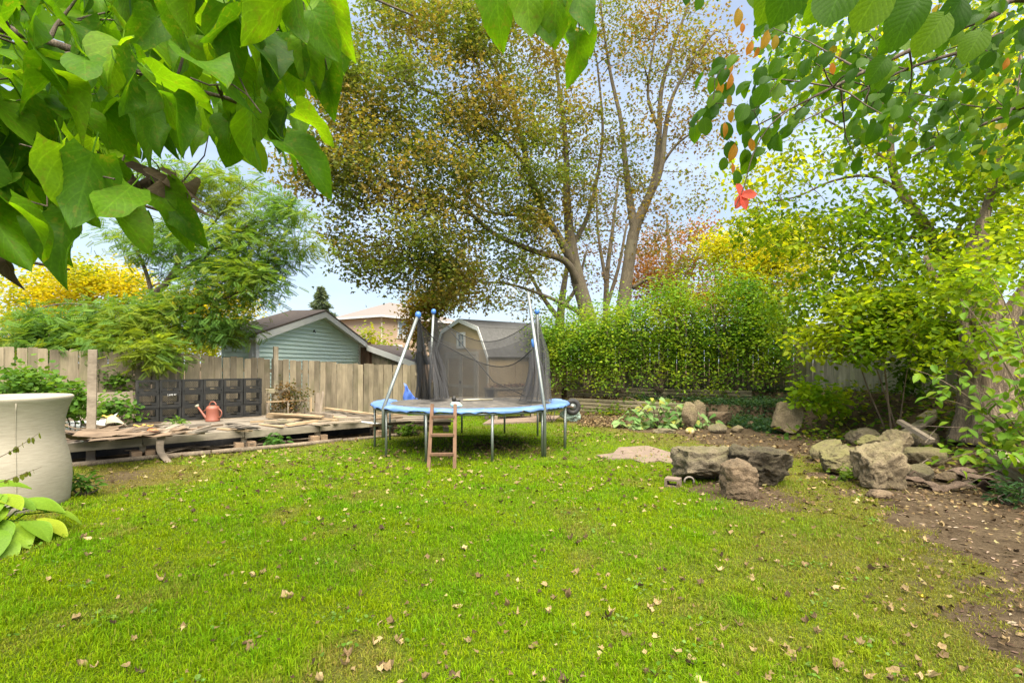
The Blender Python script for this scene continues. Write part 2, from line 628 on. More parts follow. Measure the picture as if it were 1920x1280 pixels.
M['blue_pad'] = plain_mat('blue_vinyl', (0.098, 0.191, 0.425), 0.5, 0, 0.2, 3, 0.12, (0.221, 0.315, 0.493), 0.75)
M['blue_cap'] = plain_mat('blue_plastic', (0.05, 0.16, 0.48), 0.4, 0, 0.12, 6, 0.03)
M['black_plastic'] = plain_mat('black_plastic', (0.010, 0.010, 0.009), 0.5, 0, 0.3, 8, 0.08, (0.043, 0.037, 0.030), 0.7)
M['terracotta'] = plain_mat('terracotta_plastic', (0.233, 0.074, 0.047), 0.5, 0, 0.1, 5, 0.04, (0.258, 0.124, 0.084), 0.5)
M['block'] = plain_mat('buff_concrete_block', (0.34, 0.23, 0.14), 0.92, 0, 0.18, 12, 0.35)
M['pink_concrete'] = plain_mat('pinkish_concrete', (0.180, 0.130, 0.097), 0.92, 0, 0.25, 7, 0.4)
M['grey_concrete'] = plain_mat('grey_concrete', (0.2, 0.17, 0.14), 0.92, 0, 0.25, 9, 0.4)
M['rubber'] = plain_mat('tyre_rubber', (0.025, 0.025, 0.027), 0.75, 0, 0.2, 9, 0.15, (0.12, 0.10, 0.08), 0.5)
M['orange'] = plain_mat('orange_plastic', (0.75, 0.16, 0.05), 0.45, 0, 0.1, 6, 0.03)
M['bag'] = plain_mat('pale_green_bag', (0.338, 0.465, 0.390), 0.35, 0, 0.25, 9, 0.25, (0.562, 0.600, 0.570), 0.7)
M['blue_tarp'] = plain_mat('blue_tarp', (0.07, 0.15, 0.50), 0.5, 0, 0.2, 8, 0.2)

# ------------------------------------------------------------------ ground
WALL1 = (Vector((1.9, 16.7)), Vector((5.3, 14.0)))     # lower timber wall
WALL2 = (Vector((1.9, 17.6)), Vector((6.9, 14.7)))     # upper timber wall
DECK_A, DECK_B = Vector((-6.68, 7.83)), Vector((-3.81, 10.1))
deck_dir = (DECK_B - DECK_A).normalized()
deck_back = Vector((-deck_dir.y, deck_dir.x))

def side(line, X, Y):
    d = (line[1] - line[0]).normalized()
    n = Vector((-d.y, d.x))
    return (X - line[0].x) * n.x + (Y - line[0].y) * n.y

def sstep(a, b, x):
    t = np.clip((x - a) / (b - a), 0, 1)
    return t * t * (3 - 2 * t)

def ground_z(X, Y, rough=True):
    X = np.asarray(X, dtype=float)
    Y = np.asarray(Y, dtype=float)
    z = np.zeros_like(X)
    s1 = side(WALL1, X, Y)
    s2 = side(WALL2, X, Y)
    inx = sstep(1.2, 1.9, X)
    z = np.maximum(z, 0.40 * sstep(0.02, 0.2, s1) * inx * sstep(19.5, 19, Y))
    z = np.maximum(z, 0.72 * sstep(0.02, 0.2, s2) * inx)
    xb = np.interp(Y, [0, 5, 6.5, 9, 11.5, 14, 17], [5.4, 5.9, 6.2, 6.65, 6.45, 6.3, 6.0])
    bank = 0.85 * sstep(0, 2.4, X - xb) * sstep(1.0, 4.0, Y) * sstep(40, 24, Y)
    z = np.maximum(z, bank)
    if rough:
        p = np.stack([X, Y], 1)
        z = z + (fbm(p * 0.9, 3) - 0.5) * 0.05 + (fbm(p * 4.0, 5, 2) - 0.5) * 0.02
    return z

def gz(x, y):
    return float(ground_z(np.array([x]), np.array([y]))[0])

def ground_masks(X, Y):
    """dirt and dryness, by place on the ground"""
    Yc = np.maximum(Y, 1.2)
    px = 960 + FOC * X / Yc
    py = HOR + EYE * FOC / Yc
    p = np.stack([X, Y], 1)
    n = (fbm(p * 1.3, 21) - 0.5) * 2
    n2 = (fbm(p * 5.0, 25, 3) - 0.5) * 2
    edge = np.interp(py, [757, 770, 780, 792, 803, 815, 830, 842, 852, 868, 890, 915, 945, 1000, 1090, 1180, 1290, 1500],
                     [1050, 1045, 1050, 1080, 1150, 1270, 1340, 1400, 1500, 1540, 1545, 1590, 1660, 1745, 1835, 1915, 2010, 2200])
    wpx = (px - edge) / FOC * Yc          # metres beyond the edge of the lawn
    dirt = sstep(-0.35, 0.45, wpx + n * 0.8 + n2 * 0.45)
    dry = sstep(-2.3, 0.3, wpx + n * 1.3 + n2 * 0.4) * 0.75
    # under the deck and along it
    sdk = (X - DECK_A.x) * deck_back.x + (Y - DECK_A.y) * deck_back.y
    tdk = (X - DECK_A.x) * deck_dir.x + (Y - DECK_A.y) * deck_dir.y
    dk = sstep(-0.28, -0.08, sdk + n2 * 0.12) * sstep(6.3, 5.6, tdk)
    dirt = np.maximum(dirt, dk)
    dry = np.maximum(dry, sstep(-1.1, -0.2, sdk + n * 0.5) * sstep(6.5, 5.5, tdk) * 0.6)
    # worn patch beside the planter and under the trampoline
    def spot(cx, cy, r, k):
        return k * sstep(r, r * 0.3, np.hypot(X - cx, Y - cy) + n2 * 0.35 * r)
    a = G(225, 895)
    dirt = np.maximum(dirt, spot(a.x, a.y, 0.7, 0.5))
    dry = np.maximum(dry, spot(a.x, a.y, 1.5, 1.0))
    dirt = np.maximum(dirt, spot(-0.765 + 0.3, 9.5, 1.5, 0.42))
    a = G(1390, 925)
    dirt = np.maximum(dirt, spot(a.x, a.y, 0.95, 0.7))
    a = G(660, 1240)
    dry = np.maximum(dry, spot(a.x, a.y, 0.35, 0.7))
    dry = np.maximum(dry, sstep(0.58, 0.85, fbm(p * 1.7, 31)) * 0.5)
    far = sstep(16.5, 17.5, Y)
    dirt = np.maximum(dirt, far * 0.5)
    return np.clip(dirt, 0, 1), np.clip(dry, 0, 1)

def axis_steps(lo, hi, step):
    out = [-900, -400, -180, -90, -45, -26]
    a = list(np.arange(lo, hi + 1e-6, step))
    return np.array([v for v in out if v < lo - 1] + a + [-v for v in reversed(out) if -v > hi + 1])

gx = axis_steps(-12, 12.0, 0.12)
gy = axis_steps(-3, 21, 0.12)
GX, GY = np.meshgrid(gx, gy, indexing='ij')
gzv = ground_z(GX.ravel(), GY.ravel())
gd, gr = ground_masks(GX.ravel(), GY.ravel())
nx, ny = len(gx), len(gy)
ii, jj = np.meshgrid(np.arange(nx - 1), np.arange(ny - 1), indexing='ij')
q = (ii * ny + jj).ravel()
loops = np.stack([q, q + ny, q + ny + 1, q + 1], 1).ravel()

m, nt, b = new_mat('lawn_soil')
at = nd(nt, 'ShaderNodeAttribute', _attribute_name='col')
sx = nt.nodes.new('ShaderNodeSeparateColor')
nt.links.new(at.outputs['Color'], sx.inputs[0])
v = coords(nt, rand=False)
nA = noise(nt, v, 2.5, 8, 0.65)
nB = noise(nt, v, 26, 8, 0.7)
nC = noise(nt, v, 90, 4, 0.7)
turf = ramp(nt, nB, [(0.3, (0.050, 0.075, 0.006)), (0.55, (0.105, 0.165, 0.010)), (0.8, (0.17, 0.21, 0.02))])
turf = mixc(nt, sx.outputs['Green'], turf, ramp(nt, nB, [(0.3, (0.07, 0.06, 0.015)), (0.7, (0.20, 0.17, 0.05))]))
soil = ramp(nt, nB, [(0.25, (0.030, 0.020, 0.011)), (0.5, (0.088, 0.060, 0.034)), (0.75, (0.19, 0.136, 0.08))])
soil = mixc(nt, 0.45, soil, ramp(nt, nA, [(0.3, (0.042, 0.028, 0.016)), (0.7, (0.20, 0.15, 0.092))]))
md = nd(nt, 'ShaderNodeMath', _operation='MULTIPLY_ADD')
nt.links.new(nB, md.inputs[0])
md.inputs[1].default_value = 0.5
nt.links.new(sx.outputs['Red'], md.inputs[2])
mr = nd(nt, 'ShaderNodeMapRange')
mr.inputs['From Min'].default_value = 0.45
mr.inputs['From Max'].default_value = 0.8
nt.links.new(md.outputs[0], mr.inputs['Value'])
nt.links.new(mixc(nt, mr.outputs['Result'], turf, soil), b.inputs['Base Color'])
b.inputs['Roughness'].default_value = 1.0
b.inputs['Specular IOR Level'].default_value = 0.1
hh = nd(nt, 'ShaderNodeMath', _operation='ADD')
nt.links.new(nB, hh.inputs[0])
nt.links.new(nC, hh.inputs[1])
bump(nt, b, hh.outputs[0], 0.9, 0.03)
M['ground'] = m
colg = np.stack([gd, gr, np.zeros_like(gd)], 1)
me = np_mesh('ground', np.stack([GX.ravel(), GY.ravel(), gzv], 1), loops, np.arange(len(q)) * 4, np.full(len(q), 4), M['ground'], True, col=colg)
ground = tag(link('ground', me), kind='structure')

# ------------------------------------------------------------------ leaf scattering
LEAF = {
    'oval': (np.array([(0, 0, 0), (.22, .24, .05), (.6, .27, .05), (1, 0, -.06), (.6, -.27, .05), (.22, -.24, .05)]), [(0, 3, 2, 1), (0, 5, 4, 3)]),
    'maple': (np.array([(0, 0, 0), (.28, .52, .08), (.52, .2, .0), (1, 0, -.1), (.52, -.2, .0), (.28, -.52, .08)]), [(0, 3, 2, 1), (0, 5, 4, 3)]),
    'narrow': (np.array([(0, 0, 0), (.3, .15, .03), (.65, .14, .02), (1, 0, -.1), (.65, -.14, .02), (.3, -.15, .03)]), [(0, 3, 2, 1), (0, 5, 4, 3)]),
    'round': (np.array([(0, 0, 0), (.15, .36, .06), (.6, .42, .07), (1, 0, -.06), (.6, -.42, .07), (.15, -.36, .06)]), [(0, 3, 2, 1), (0, 5, 4, 3)]),
}
fv, ff = [], []
for i in range(9):                       # a feathery compound leaf
    x = 0.08 + i * 0.1
    for s_ in (-1, 1):
        k = len(fv)
        l = 0.25 * (1 - abs(i - 4) * 0.05)
        dz = -0.10 * (x ** 2)
        fv += [(x, 0, dz), (x + 0.075, s_ * l * 0.5, dz - 0.01), (x + 0.07, s_ * l, dz - 0.05), (x - 0.018, s_ * l * 0.55, dz - 0.02)]
        ff.append((k, k + 1, k + 2, k + 3) if s_ > 0 else (k + 3, k + 2, k + 1, k))
LEAF['frond'] = (np.array(fv), ff)
lv = []
lf = []
for a_ in (-1.05, -0.5, 0, 0.5, 1.05):   # five leaflets spread like a hand
    k = len(lv)
    L_ = 1 - 0.25 * abs(a_)
    for (x, y, z) in ((0, 0, 0), (.45, .15, .02), (1, 0, -.12), (.45, -.15, .02)):
        lv.append((L_ * (x * math.cos(a_) - y * math.sin(a_)), L_ * (x * math.sin(a_) + y * math.cos(a_)), z))
    lf.append((k, k + 3, k + 2, k + 1))
LEAF['hand'] = (np.array(lv), lf)

def unit(a):
    return a / (np.linalg.norm(a, axis=-1, keepdims=True) + 1e-9)

def leaf_frames(n, tilt=0.8, droop=0.25, out=None, outw=0.0):
    """random leaf axes (pointing out and down) and normals (mostly up)"""
    a = rng.uniform(0, 2 * np.pi, n)
    ax = np.stack([np.cos(a), np.sin(a), -droop + rng.normal(0, 0.35, n)], 1)
    if out is not None:
        ax = ax + out * outw
    ax = unit(ax)
    nr = np.stack([rng.normal(0, tilt, n), rng.normal(0, tilt, n), np.ones(n)], 1)
    nr = unit(nr - ax * (nr * ax).sum(1, keepdims=True))
    return ax, nr

def scatter_mesh(name, shape, P, ax, nr, size, col, mat):
    T, F = LEAF[shape]
    n, k = len(P), len(T)
    ay = np.cross(nr, ax)
    V = P[:, None, :] + size[:, None, None] * (T[None, :, 0, None] * ax[:, None, :] + T[None, :, 1, None] * ay[:, None, :] + T[None, :, 2, None] * nr[:, None, :])
    fl = np.array([i for f in F for i in f])
    tot = np.array([len(f) for f in F])
    loops = (np.arange(n)[:, None] * k + fl[None, :]).ravel()
    tots = np.tile(tot, n)
    starts = np.concatenate([[0], np.cumsum(tots)[:-1]])
    return np_mesh(name, V.reshape(-1, 3), loops, starts, tots, mat, False, col=np.repeat(col, k, axis=0))

def palette(n, cols, weights=None, var=0.22):
    cols = np.array(cols)
    w = None if weights is None else np.array(weights) / np.sum(weights)
    i = rng.choice(len(cols), n, p=w)
    c = cols[i] * rng.uniform(1 - var, 1 + var, (n, 1)) * rng.uniform(0.93, 1.07, (n, 3))
    return np.clip(c, 0.002, 1)

M['leaf'] = leaf_mat('foliage', 0.48, 0.55, 0.15, (1.45, 1.35, 0.5))
M['leaf_bright'] = leaf_mat('bright_foliage', 0.6, 0.55, 0.12, (1.65, 1.5, 0.45))
M['grass'] = leaf_mat('grass_blades', 0.38, 0.65, 0.06, (1.35, 1.3, 0.4))
M['dryleaf'] = leaf_mat('dry_leaves', 0.12, 0.8, 0.15, (1.2, 1.0, 0.8))

# ------------------------------------------------------------------ grass
def grass_points(n, ylo, yhi):
    Y = ylo * (yhi / ylo) ** rng.uniform(0, 1, n)          # denser near the camera
    X = rng.uniform(-1.12, 1.12, n) * (Y + 1.0)
    ok = (X > -8.5) & (X < 8.2)
    return X[ok], Y[ok]

gxp, gyp = [], []
for (n_, lo, hi) in ((185000, 1.9, 4.2), (165000, 4.2, 8.0), (90000, 8.0, 16.5)):
    a_, b_ = grass_points(n_, lo, hi)
    gxp.append(a_)
    gyp.append(b_)
X = np.concatenate(gxp)
Y = np.concatenate(gyp)
dirt, dry = ground_masks(X, Y)
keep = rng.uniform(0, 1, len(X)) > sstep(0.08, 0.85, dirt) * 1.0
keep &= ~((np.abs(ground_z(X, Y, False)) > 0.25))
X, Y, dirt, dry = X[keep], Y[keep], dirt[keep], dry[keep]
n = len(X)
p2 = np.stack([X, Y], 1)
lush = fbm(p2 * 2.2, 41)
tuft = fbm(p2 * 9.0, 43, 2)
Z = ground_z(X, Y) - 0.006
hgt = (0.018 + 0.026 * lush + 0.045 * np.clip(tuft - 0.52, 0, 1) * 2) * rng.uniform(0.6, 1.35, n) * (1 - 0.45 * dry) * (1 + 0.03 * Y)
long_ = rng.uniform(0, 1, n) < 0.012
hgt = np.where(long_, hgt * 2.0, hgt)
wid = (0.0019 + 0.00046 * Y) * rng.uniform(0.75, 1.3, n)
a = rng.uniform(0, 2 * np.pi, n)
lean = np.abs(rng.normal(0.55, 0.36, n))
dxy = np.stack([np.cos(a), np.sin(a), np.zeros(n)], 1)
b2 = a + np.pi / 2 + rng.normal(0, 0.5, n)
wv = np.stack([np.cos(b2), np.sin(b2), np.zeros(n)], 1) * wid[:, None]
base = np.stack([X, Y, Z], 1)
up = np.array([0, 0, 1.0])
midp = base + hgt[:, None] * (0.55 * up + dxy * lean[:, None] * 0.25)
tip = base + hgt[:, None] * (up * (1.0 - 0.35 * lean[:, None]) + dxy * lean[:, None] * 0.85)
V = np.stack([base - wv, base + wv, midp - wv * 0.8, midp + wv * 0.8, tip], 1)
loops = (np.arange(n)[:, None] * 5 + np.array([0, 1, 3, 2, 2, 3, 4])[None, :]).ravel()
tots = np.tile([4, 3], n)
starts = np.concatenate([[0], np.cumsum(tots)[:-1]])
hue = np.clip((lush - .5) * 1.7 + .48 + rng.normal(0, 0.2, n), 0, 1)[:, None]
c1, c2 = np.array([0.215, 0.29, 0.004]), np.array([0.118, 0.258, 0.005])
col = c1 * (1 - hue) + c2 * hue
col = col * rng.uniform(0.75, 1.3, (n, 1))
dr = np.clip(dry[:, None] * 0.85 + (rng.uniform(0, 1, (n, 1)) < 0.05 + 0.2 * dry[:, None]) * 0.6, 0, 1)
col = col * (1 - dr) + np.array([0.27, 0.215, 0.055]) * rng.uniform(0.6, 1.25, (n, 1)) * dr
me = np_mesh('grass', V.reshape(-1, 3), loops, starts, tots, M['grass'], False, col=np.repeat(col, 5, axis=0))
tag(link('grass', me), 'short bright green lawn grass covering the yard', 'grass', kind='stuff')

# clover and plantain growing in the lawn
pw_ = []
for k in range(150):
    y_ = 2.3 * (10 / 2.3) ** rng.uniform(0, 1)
    x_ = rng.uniform(-1, 1) * (y_ + .8)
    m_ = int(rng.integers(5, 16))
    pw_.append(np.stack([x_ + rng.normal(0, .05, m_), y_ + rng.normal(0, .05, m_), np.zeros(m_)], 1))
pw_ = np.concatenate(pw_)
dm_, _ = ground_masks(pw_[:, 0], pw_[:, 1])
pw_ = pw_[(dm_ < .35) & (np.abs(ground_z(pw_[:, 0], pw_[:, 1], False)) < .1)]
n = len(pw_)
pw_[:, 2] = ground_z(pw_[:, 0], pw_[:, 1]) + rng.uniform(.012, .04, n)
ax, nr = leaf_frames(n, .45, -.1)
me = scatter_mesh('clover', 'round', pw_, ax, nr, rng.uniform(.014, .032, n), palette(n, [(0.10, 0.22, 0.02), (0.13, 0.25, 0.03), (0.18, 0.28, 0.06)]), M['leaf'])
tag(link('clover', me), 'small clover and plantain leaves growing in the lawn', 'clover', kind='stuff')

# ------------------------------------------------------------------ fences
def fence(name, label, a, b, top, bot, matname, bw=0.155, rail_side=1, seed=0, lean=0.012, skip=()):
    a, b = Vector(a), Vector(b)
    d = (b - a)
    L = d.length
    d.normalize()
    ang = math.atan2(d.y, d.x)
    nrm = Vector((-d.y, d.x))
    r = random.Random(seed)
    t = thing(name, label, 'fence', (a.x, a.y, 0), ang)
    n = int(L / bw)
    meshes = []
    for k in range(5):                                   # dog-eared and plain boards, slightly worn
        mb = MB()
        w = bw - 0.004 - 0.0012 * k
        ear = 0.008 + 0.004 * k
        poly = [(-w / 2, 0, 0), (w / 2, 0, 0), (w / 2, 0, 1 - ear), (w / 2 - 0.008 * (k % 3), 0, 1), (-w / 2 + 0.008 * ((k + 1) % 3), 0, 1), (-w / 2, 0, 1 - ear * 0.6)]
        mb.prism([(x, -0.009, z) for x, _, z in poly], (0, 0.018, 0))
        meshes.append(mb.mesh('board', M[matname]))
    for i in range(n):
        if i in skip: continue
        u = (i + 0.5) * bw
        f = u / L
        x = a + d * u
        zb = bot(f)
        zt = top(f) + r.uniform(-0.022, 0.022)
        link('board', meshes[r.randrange(5)], t, (u + r.uniform(-.004, .004), r.uniform(-.006, .006), zb), (r.uniform(-lean, lean), r.uniform(-lean, lean), r.uniform(-.03, .03)), (1, 1, zt - zb))
    for zf in (0.2, 0.82):
        mb = MB()
        mb.bar((0, 0.045 * rail_side, bot(0) + (top(0) - bot(0)) * zf), (L, 0.045 * rail_side, bot(1) + (top(1) - bot(1)) * zf), 0.038, 0.089)
        mb.build('rail', M[matname], t, local=True)
    k = max(1, int(L / 2.4))
    for i in range(k + 1):
        u = min(L - 0.05, max(0.05, i * L / k))
        f = u / L
        mb = MB()
        mb.box((u, 0.115 * rail_side, (bot(f) - 0.1 + top(f) + 0.02) / 2), (0.09, 0.09, top(f) + 0.02 - bot(f) + 0.1))
        mb.build('post', M[matname], t, local=True)
    return t

def lerp(pts):
    xs = [p[0] for p in pts]
    ys = [p[1] for p in pts]
    return lambda f: float(np.interp(f, xs, ys))

FA, FB = Vector((-9.9, 9.34)), Vector((-2.85, 15.48))
fence('board_fence', 'long weathered wooden board fence behind the stacked black crates', FA, FB,
      lerp([(0, 1.86), (0.3, 1.76), (0.52, 1.66), (0.8, 1.52), (1, 1.47)]), lambda f: 0.03, 'fence', 0.152, 1, 3)
# the tall post that stands up out of the fence
p = W(517, 680, 12.62)
mb = MB()
mb.box((p.x, p.y, 0.97), (0.10, 0.09, 1.96), Matrix.Rotation(0.72, 3, 'Z'))
tag(mb.build('fence_post', M['fence_dark']), 'square wooden post rising above the board fence in front of the green garage', 'post')
p = W(172, 680, 8.15)
mb = MB()
mb.box((p.x, p.y, 0.86), (0.115, 0.05, 1.80), Matrix.Rotation(0.5, 3, 'Z') @ Matrix.Rotation(0.012, 3, 'Y'), 0.003)
tag(mb.build('leaning_post', M['oldlumber']), 'pale upright plank standing free before the fence, left of the crates', 'plank')

zf2 = lambda f: 0.70
fence('back_fence', 'shaded brown board fence behind the green hedge', (1.4, 18.05), (8.78, 15.27), lambda f: 2.62, zf2, 'fence_dark', 0.14, 1, 5)
fence('side_fence', 'grey board fence on the bank behind the thin saplings', (8.60, 15.62), (9.35, 4.0), lerp([(0, 2.66), (1, 2.5)]), lambda f: 0.78, 'fence_grey', 0.15, 1, 8)

# ------------------------------------------------------------------ green garage
M['green_siding'] = plain_mat('pale_green_siding', (0.62, 0.76, 0.68), 0.5, 0, 0.05, 1.5, 0.03, (0.5, 0.6, 0.52), 0.25)
M['shingle'] = plain_mat('brown_shingle', (0.075, 0.056, 0.045), 0.9, 0, 0.35, 14, 0.5)
M['shingle_grey'] = plain_mat('grey_shingle', (0.102, 0.099, 0.096), 0.9, 0, 0.3, 14, 0.5)
M['shingle_tan'] = plain_mat('tan_grey_shingle', (0.175, 0.15, 0.135), 0.9, 0, 0.2, 20, 0.3)
g1 = W(477, 628, 14.0)
g2 = W(672, 648, 21.0)
ga = Vector((g1.x, g1.y))
gb = Vector((g2.x, g2.y))
gd_ = (gb - ga)
gw = gd_.length
gd_.normalize()
gback = Vector((-gd_.y, gd_.x))          # away to the left
t = thing('garage', 'pale green sided garage with low gable behind the board fence', 'garage', (ga.x, ga.y, 0), math.atan2(gd_.y, gd_.x))
EZ, AZ, GD = 2.30, 3.20, 0.95             # eave, apex, depth
lap = 0.128
def gab(z): # extents of the gable at height z
    if z <= EZ: return 0.0, gw
    f = (z - EZ) / (AZ - EZ)
    return gw / 2 * f, gw - gw / 2 * f
z = 0.06
while z < AZ - 0.03:
    z1 = min(z + lap, AZ - 0.01)
    l0, r0 = gab(z)
    l1, r1 = gab(z1)
    mb = MB()
    mb.add([(l0, -0.05, z), (r0, -0.05, z), (r1, -0.004, z1), (l1, -0.004, z1), (l0, 0.004, z), (r0, 0.004, z), (r1, 0.004, z1), (l1, 0.004, z1)],
           [(0, 1, 2, 3), (5, 4, 7, 6), (4, 5, 1, 0), (3, 2, 6, 7), (0, 3, 7, 4), (1, 5, 6, 2)])
    mb.build('siding_board', M['green_siding'], t, local=True)
    if z1 < EZ + 0.02:
        mb = MB()
        mb.add([(-0.05, 0.0, z), (-0.05, GD, z), (-0.004, GD, z1), (-0.004, 0.0, z1), (0.004, 0.0, z), (0.004, GD, z), (0.004, GD, z1), (0.004, 0.0, z1)],
               [(3, 2, 1, 0), (4, 5, 6, 7), (0, 1, 5, 4), (7, 6, 2, 3), (0, 4, 7, 3), (1, 2, 6, 5)])
        mb.build('siding_board', M['green_siding'], t, local=True)
    z = z1
mb = MB()
mb.prism([(0.02, 0.02, 0), (gw - 0.02, 0.02, 0), (gw - 0.02, 0.02, EZ), (gw / 2, 0.02, AZ - 0.02), (0.02, 0.02, EZ)], (0, GD - 0.04, 0))
mb.build('wall', M['green_siding'], t, local=True)
for x in (0.0, gw):
    mb = MB()
    mb.box((x + (0.035 if x == 0 else -0.035), -0.034, EZ / 2), (0.16, 0.075, EZ - 0.02))
    if x == 0: mb.box((-0.034, 0.07, EZ / 2), (0.065, 0.12, EZ - 0.03))
    mb.build('corner_trim', M['trim'], t, local=True)
OV = 0.42
rise = (AZ - EZ) / (gw / 2)
roof = []
for s_ in (-1, 1):
    mb = MB()
    xe = -OV if s_ < 0 else gw + OV
    ze = EZ - rise * OV
    mb.prism([(xe, -0.34, ze + 0.10), (gw / 2, -0.34, AZ + 0.10), (gw / 2, -0.34, AZ + 0.155), (xe, -0.34, ze + 0.155)], (0, GD + 0.36, 0))
    rf = mb.build('roof_slope', M['shingle'], t, local=True)
    mb = MB()
    mb.prism([(xe, -0.33, ze - 0.10), (gw / 2, -0.33, AZ - 0.10), (gw / 2, -0.33, AZ + 0.098), (xe, -0.33, ze + 0.098)], (0, 0.03, 0))
    mb.build('fascia_board', M['trim'], rf, local=True)
    mb = MB()
    mb.prism([(xe, -0.298, ze - 0.02), (gw / 2, -0.298, AZ - 0.02), (gw / 2, -0.298, AZ + 0.0), (xe, -0.298, ze + 0.0)], (0, 0.29, 0))
    mb.build('soffit', M['trim'], rf, local=True)
mb = MB()
mb.box((gw * 0.46, -0.05, 2.62), (0.05, 0.05, 0.07)).tube([(gw * 0.46, -0.05, 2.62), (gw * 0.46, -0.11, 2.56)], 0.012, 6)
mb.build('hook', M['black_plastic'], t, local=True)

# wooden lean-to beside the garage
la = W(674, 650, 21.4)
lb = W(790, 683, 20.2)
t = thing('lean_to', 'brown board lean-to with sloping white roof edge right of the garage', 'shed', (la.x, la.y, 0), math.atan2(lb.y - la.y, lb.x - la.x))
LW = math.hypot(lb.x - la.x, lb.y - la.y)
zl = lambda f: 2.32 - (2.32 - 1.50) * f
nb = int(LW / 0.16)
for i in range(nb):
    u = (i + 0.5) * LW / nb
    mb = MB()
    mb.prism([(u - LW / nb / 2 + .004, 0, 0), (u + LW / nb / 2 - .004, 0, 0), (u + LW / nb / 2 - .004, 0, zl((u + .08) / LW) - .05), (u - LW / nb / 2 + .004, 0, zl((u - .08) / LW) - .05)], (0, 0.03, 0))
    mb.build('board', M['fence_dark' if i > 3 else 'ladder'], t, local=True)
mb = MB()
mb.prism([(0.55, -0.2, zl(.2) + .10), (LW, -0.2, zl(1) - .02), (LW, -0.2, zl(1) + .04), (0.55, -0.2, zl(.2) + .16)], (0, 2.2, 0))
rf = mb.build('roof_slope', M['shingle'], t, local=True)
mb = MB()
mb.prism([(0.55, -0.23, zl(.2) - .10), (LW, -0.23, zl(1) - .2), (LW, -0.23, zl(1) + .03), (0.55, -0.23, zl(.2) + .13)], (0, 0.03, 0))
mb.build('fascia_board', M['trim'], rf, local=True)
mb = MB()
mb.box((0.52, -0.06, 1.2), (0.16, 0.1, 2.4))
mb.build('corner_post', M['ladder'], t, local=True)

# ------------------------------------------------------------------ barn-roofed shed
M['shed_wall'] = plain_mat('tan_shed_panel', (0.42, 0.31, 0.17), 0.75, 0, 0.08, 2, 0.12, (0.34, 0.255, 0.15), 0.4)
M['shed_trim'] = plain_mat('pale_shed_trim', (0.48, 0.42, 0.33), 0.65, 0, 0.08, 3, 0.08)
M['dark_glass'] = plain_mat('window_glass', (0.20, 0.25, 0.28), 0.12, 0, 0.2, 2, 0.0)
s2 = W(916, 680, 15.6)                  # near corner
s1 = W(822, 680, 17.9)                  # far corner of the gable
sa = Vector((s1.x, s1.y))
sb = Vector((s2.x, s2.y))
sdv = (sb - sa)
sw = sdv.length
t = thing('barn_shed', 'tan barn-roofed garden shed with double doors behind the trampoline', 'shed', (sa.x, sa.y, 0), math.atan2(sdv.y, sdv.x))
SE, SK, SA, SL = 1.76, 2.62, 2.94, 3.1   # eave, knee, apex, length
kx = 0.42
outl = [(0, SE), (kx, SK), (sw / 2, SA), (sw - kx, SK), (sw, SE)]
mb = MB()
mb.prism([(0, 0, 0.12), (sw, 0, 0.12)] + [(x, 0, z) for x, z in reversed(outl)], (0, SL, 0))
mb.build('wall', M['shed_wall'], t, local=True)
mb = MB()
mb.box((sw / 2, SL / 2, 0.06), (sw + 0.06, SL + 0.06, 0.14))
mb.build('skirting', M['pink_concrete'], t, local=True)
for i in range(4):                       # roof planes, each a part
    (x0, z0), (x1, z1) = outl[i], outl[i + 1]
    if i == 0: x0, z0 = x0 - 0.10, z0 - 0.06
    if i == 3: x1, z1 = x1 + 0.10, z1 - 0.06
    dx, dz = x1 - x0, z1 - z0
    l = math.hypot(dx, dz)
    nx_, nz_ = -dz / l * 0.035, dx / l * 0.035
    mb = MB()
    mb.prism([(x0, -0.1, z0 + .012), (x1, -0.1, z1 + .012), (x1 + nx_, -0.1, z1 + nz_ + .012), (x0 + nx_, -0.1, z0 + nz_ + .012)], (0, SL + 0.2, 0))
    rf = mb.build('roof_slope', M['shingle_grey'], t, local=True)
    mb = MB()
    mb.prism([(x0, -0.13, z0 - 0.075), (x1, -0.13, z1 - 0.075), (x1 + nx_, -0.13, z1 + nz_ + .02), (x0 + nx_, -0.13, z0 + nz_ + .02)], (0, 0.026, 0))
    mb.build('barge_board', M['trim'], rf, local=True)
for s_ in (0, 1):                        # double doors
    xc = sw / 2 + (s_ - 0.5) * 0.86
    mb = MB()
    mb.box((xc, -0.018, 0.98), (0.84, 0.03, 1.62))
    dr = mb.build('door', M['shed_wall'], t, local=True)
    mb = MB()
    for xx in (-0.375, 0.375): mb.box((xc + xx, -0.044, 0.98), (0.09, 0.022, 1.62))
    for zz in (0.215, 0.80, 1.745): mb.box((xc, -0.042, zz), (0.66, 0.018, 0.09))
    mb.build('door_trim', M['shed_trim'], dr, local=True)
mb = MB()
mb.box((sw / 2, -0.03, 1.86), (2.0, 0.05, 0.10)).box((sw / 2 - 0.93, -0.03, 0.98), (0.09, 0.05, 1.66)).box((sw / 2 + 0.93, -0.03, 0.98), (0.09, 0.05, 1.66))
mb.build('door_frame', M['shed_trim'], t, local=True)
mb = MB()
mb.box((sw / 2 + 0.03, -0.075, 0.92), (0.06, 0.05, 0.09))
mb.build('latch', M['black_plastic'], t, local=True)
mb = MB()
mb.box((sw / 2, -0.01, 2.28), (0.36, 0.02, 0.42))
wi = mb.build('window', M['dark_glass'], t, local=True)
mb = MB()
for xx in (-0.20, 0.20): mb.box((sw / 2 + xx, -0.03, 2.28), (0.07, 0.05, 0.52))
for zz in (2.055, 2.505): mb.box((sw / 2, -0.03, zz), (0.33, 0.05, 0.07))
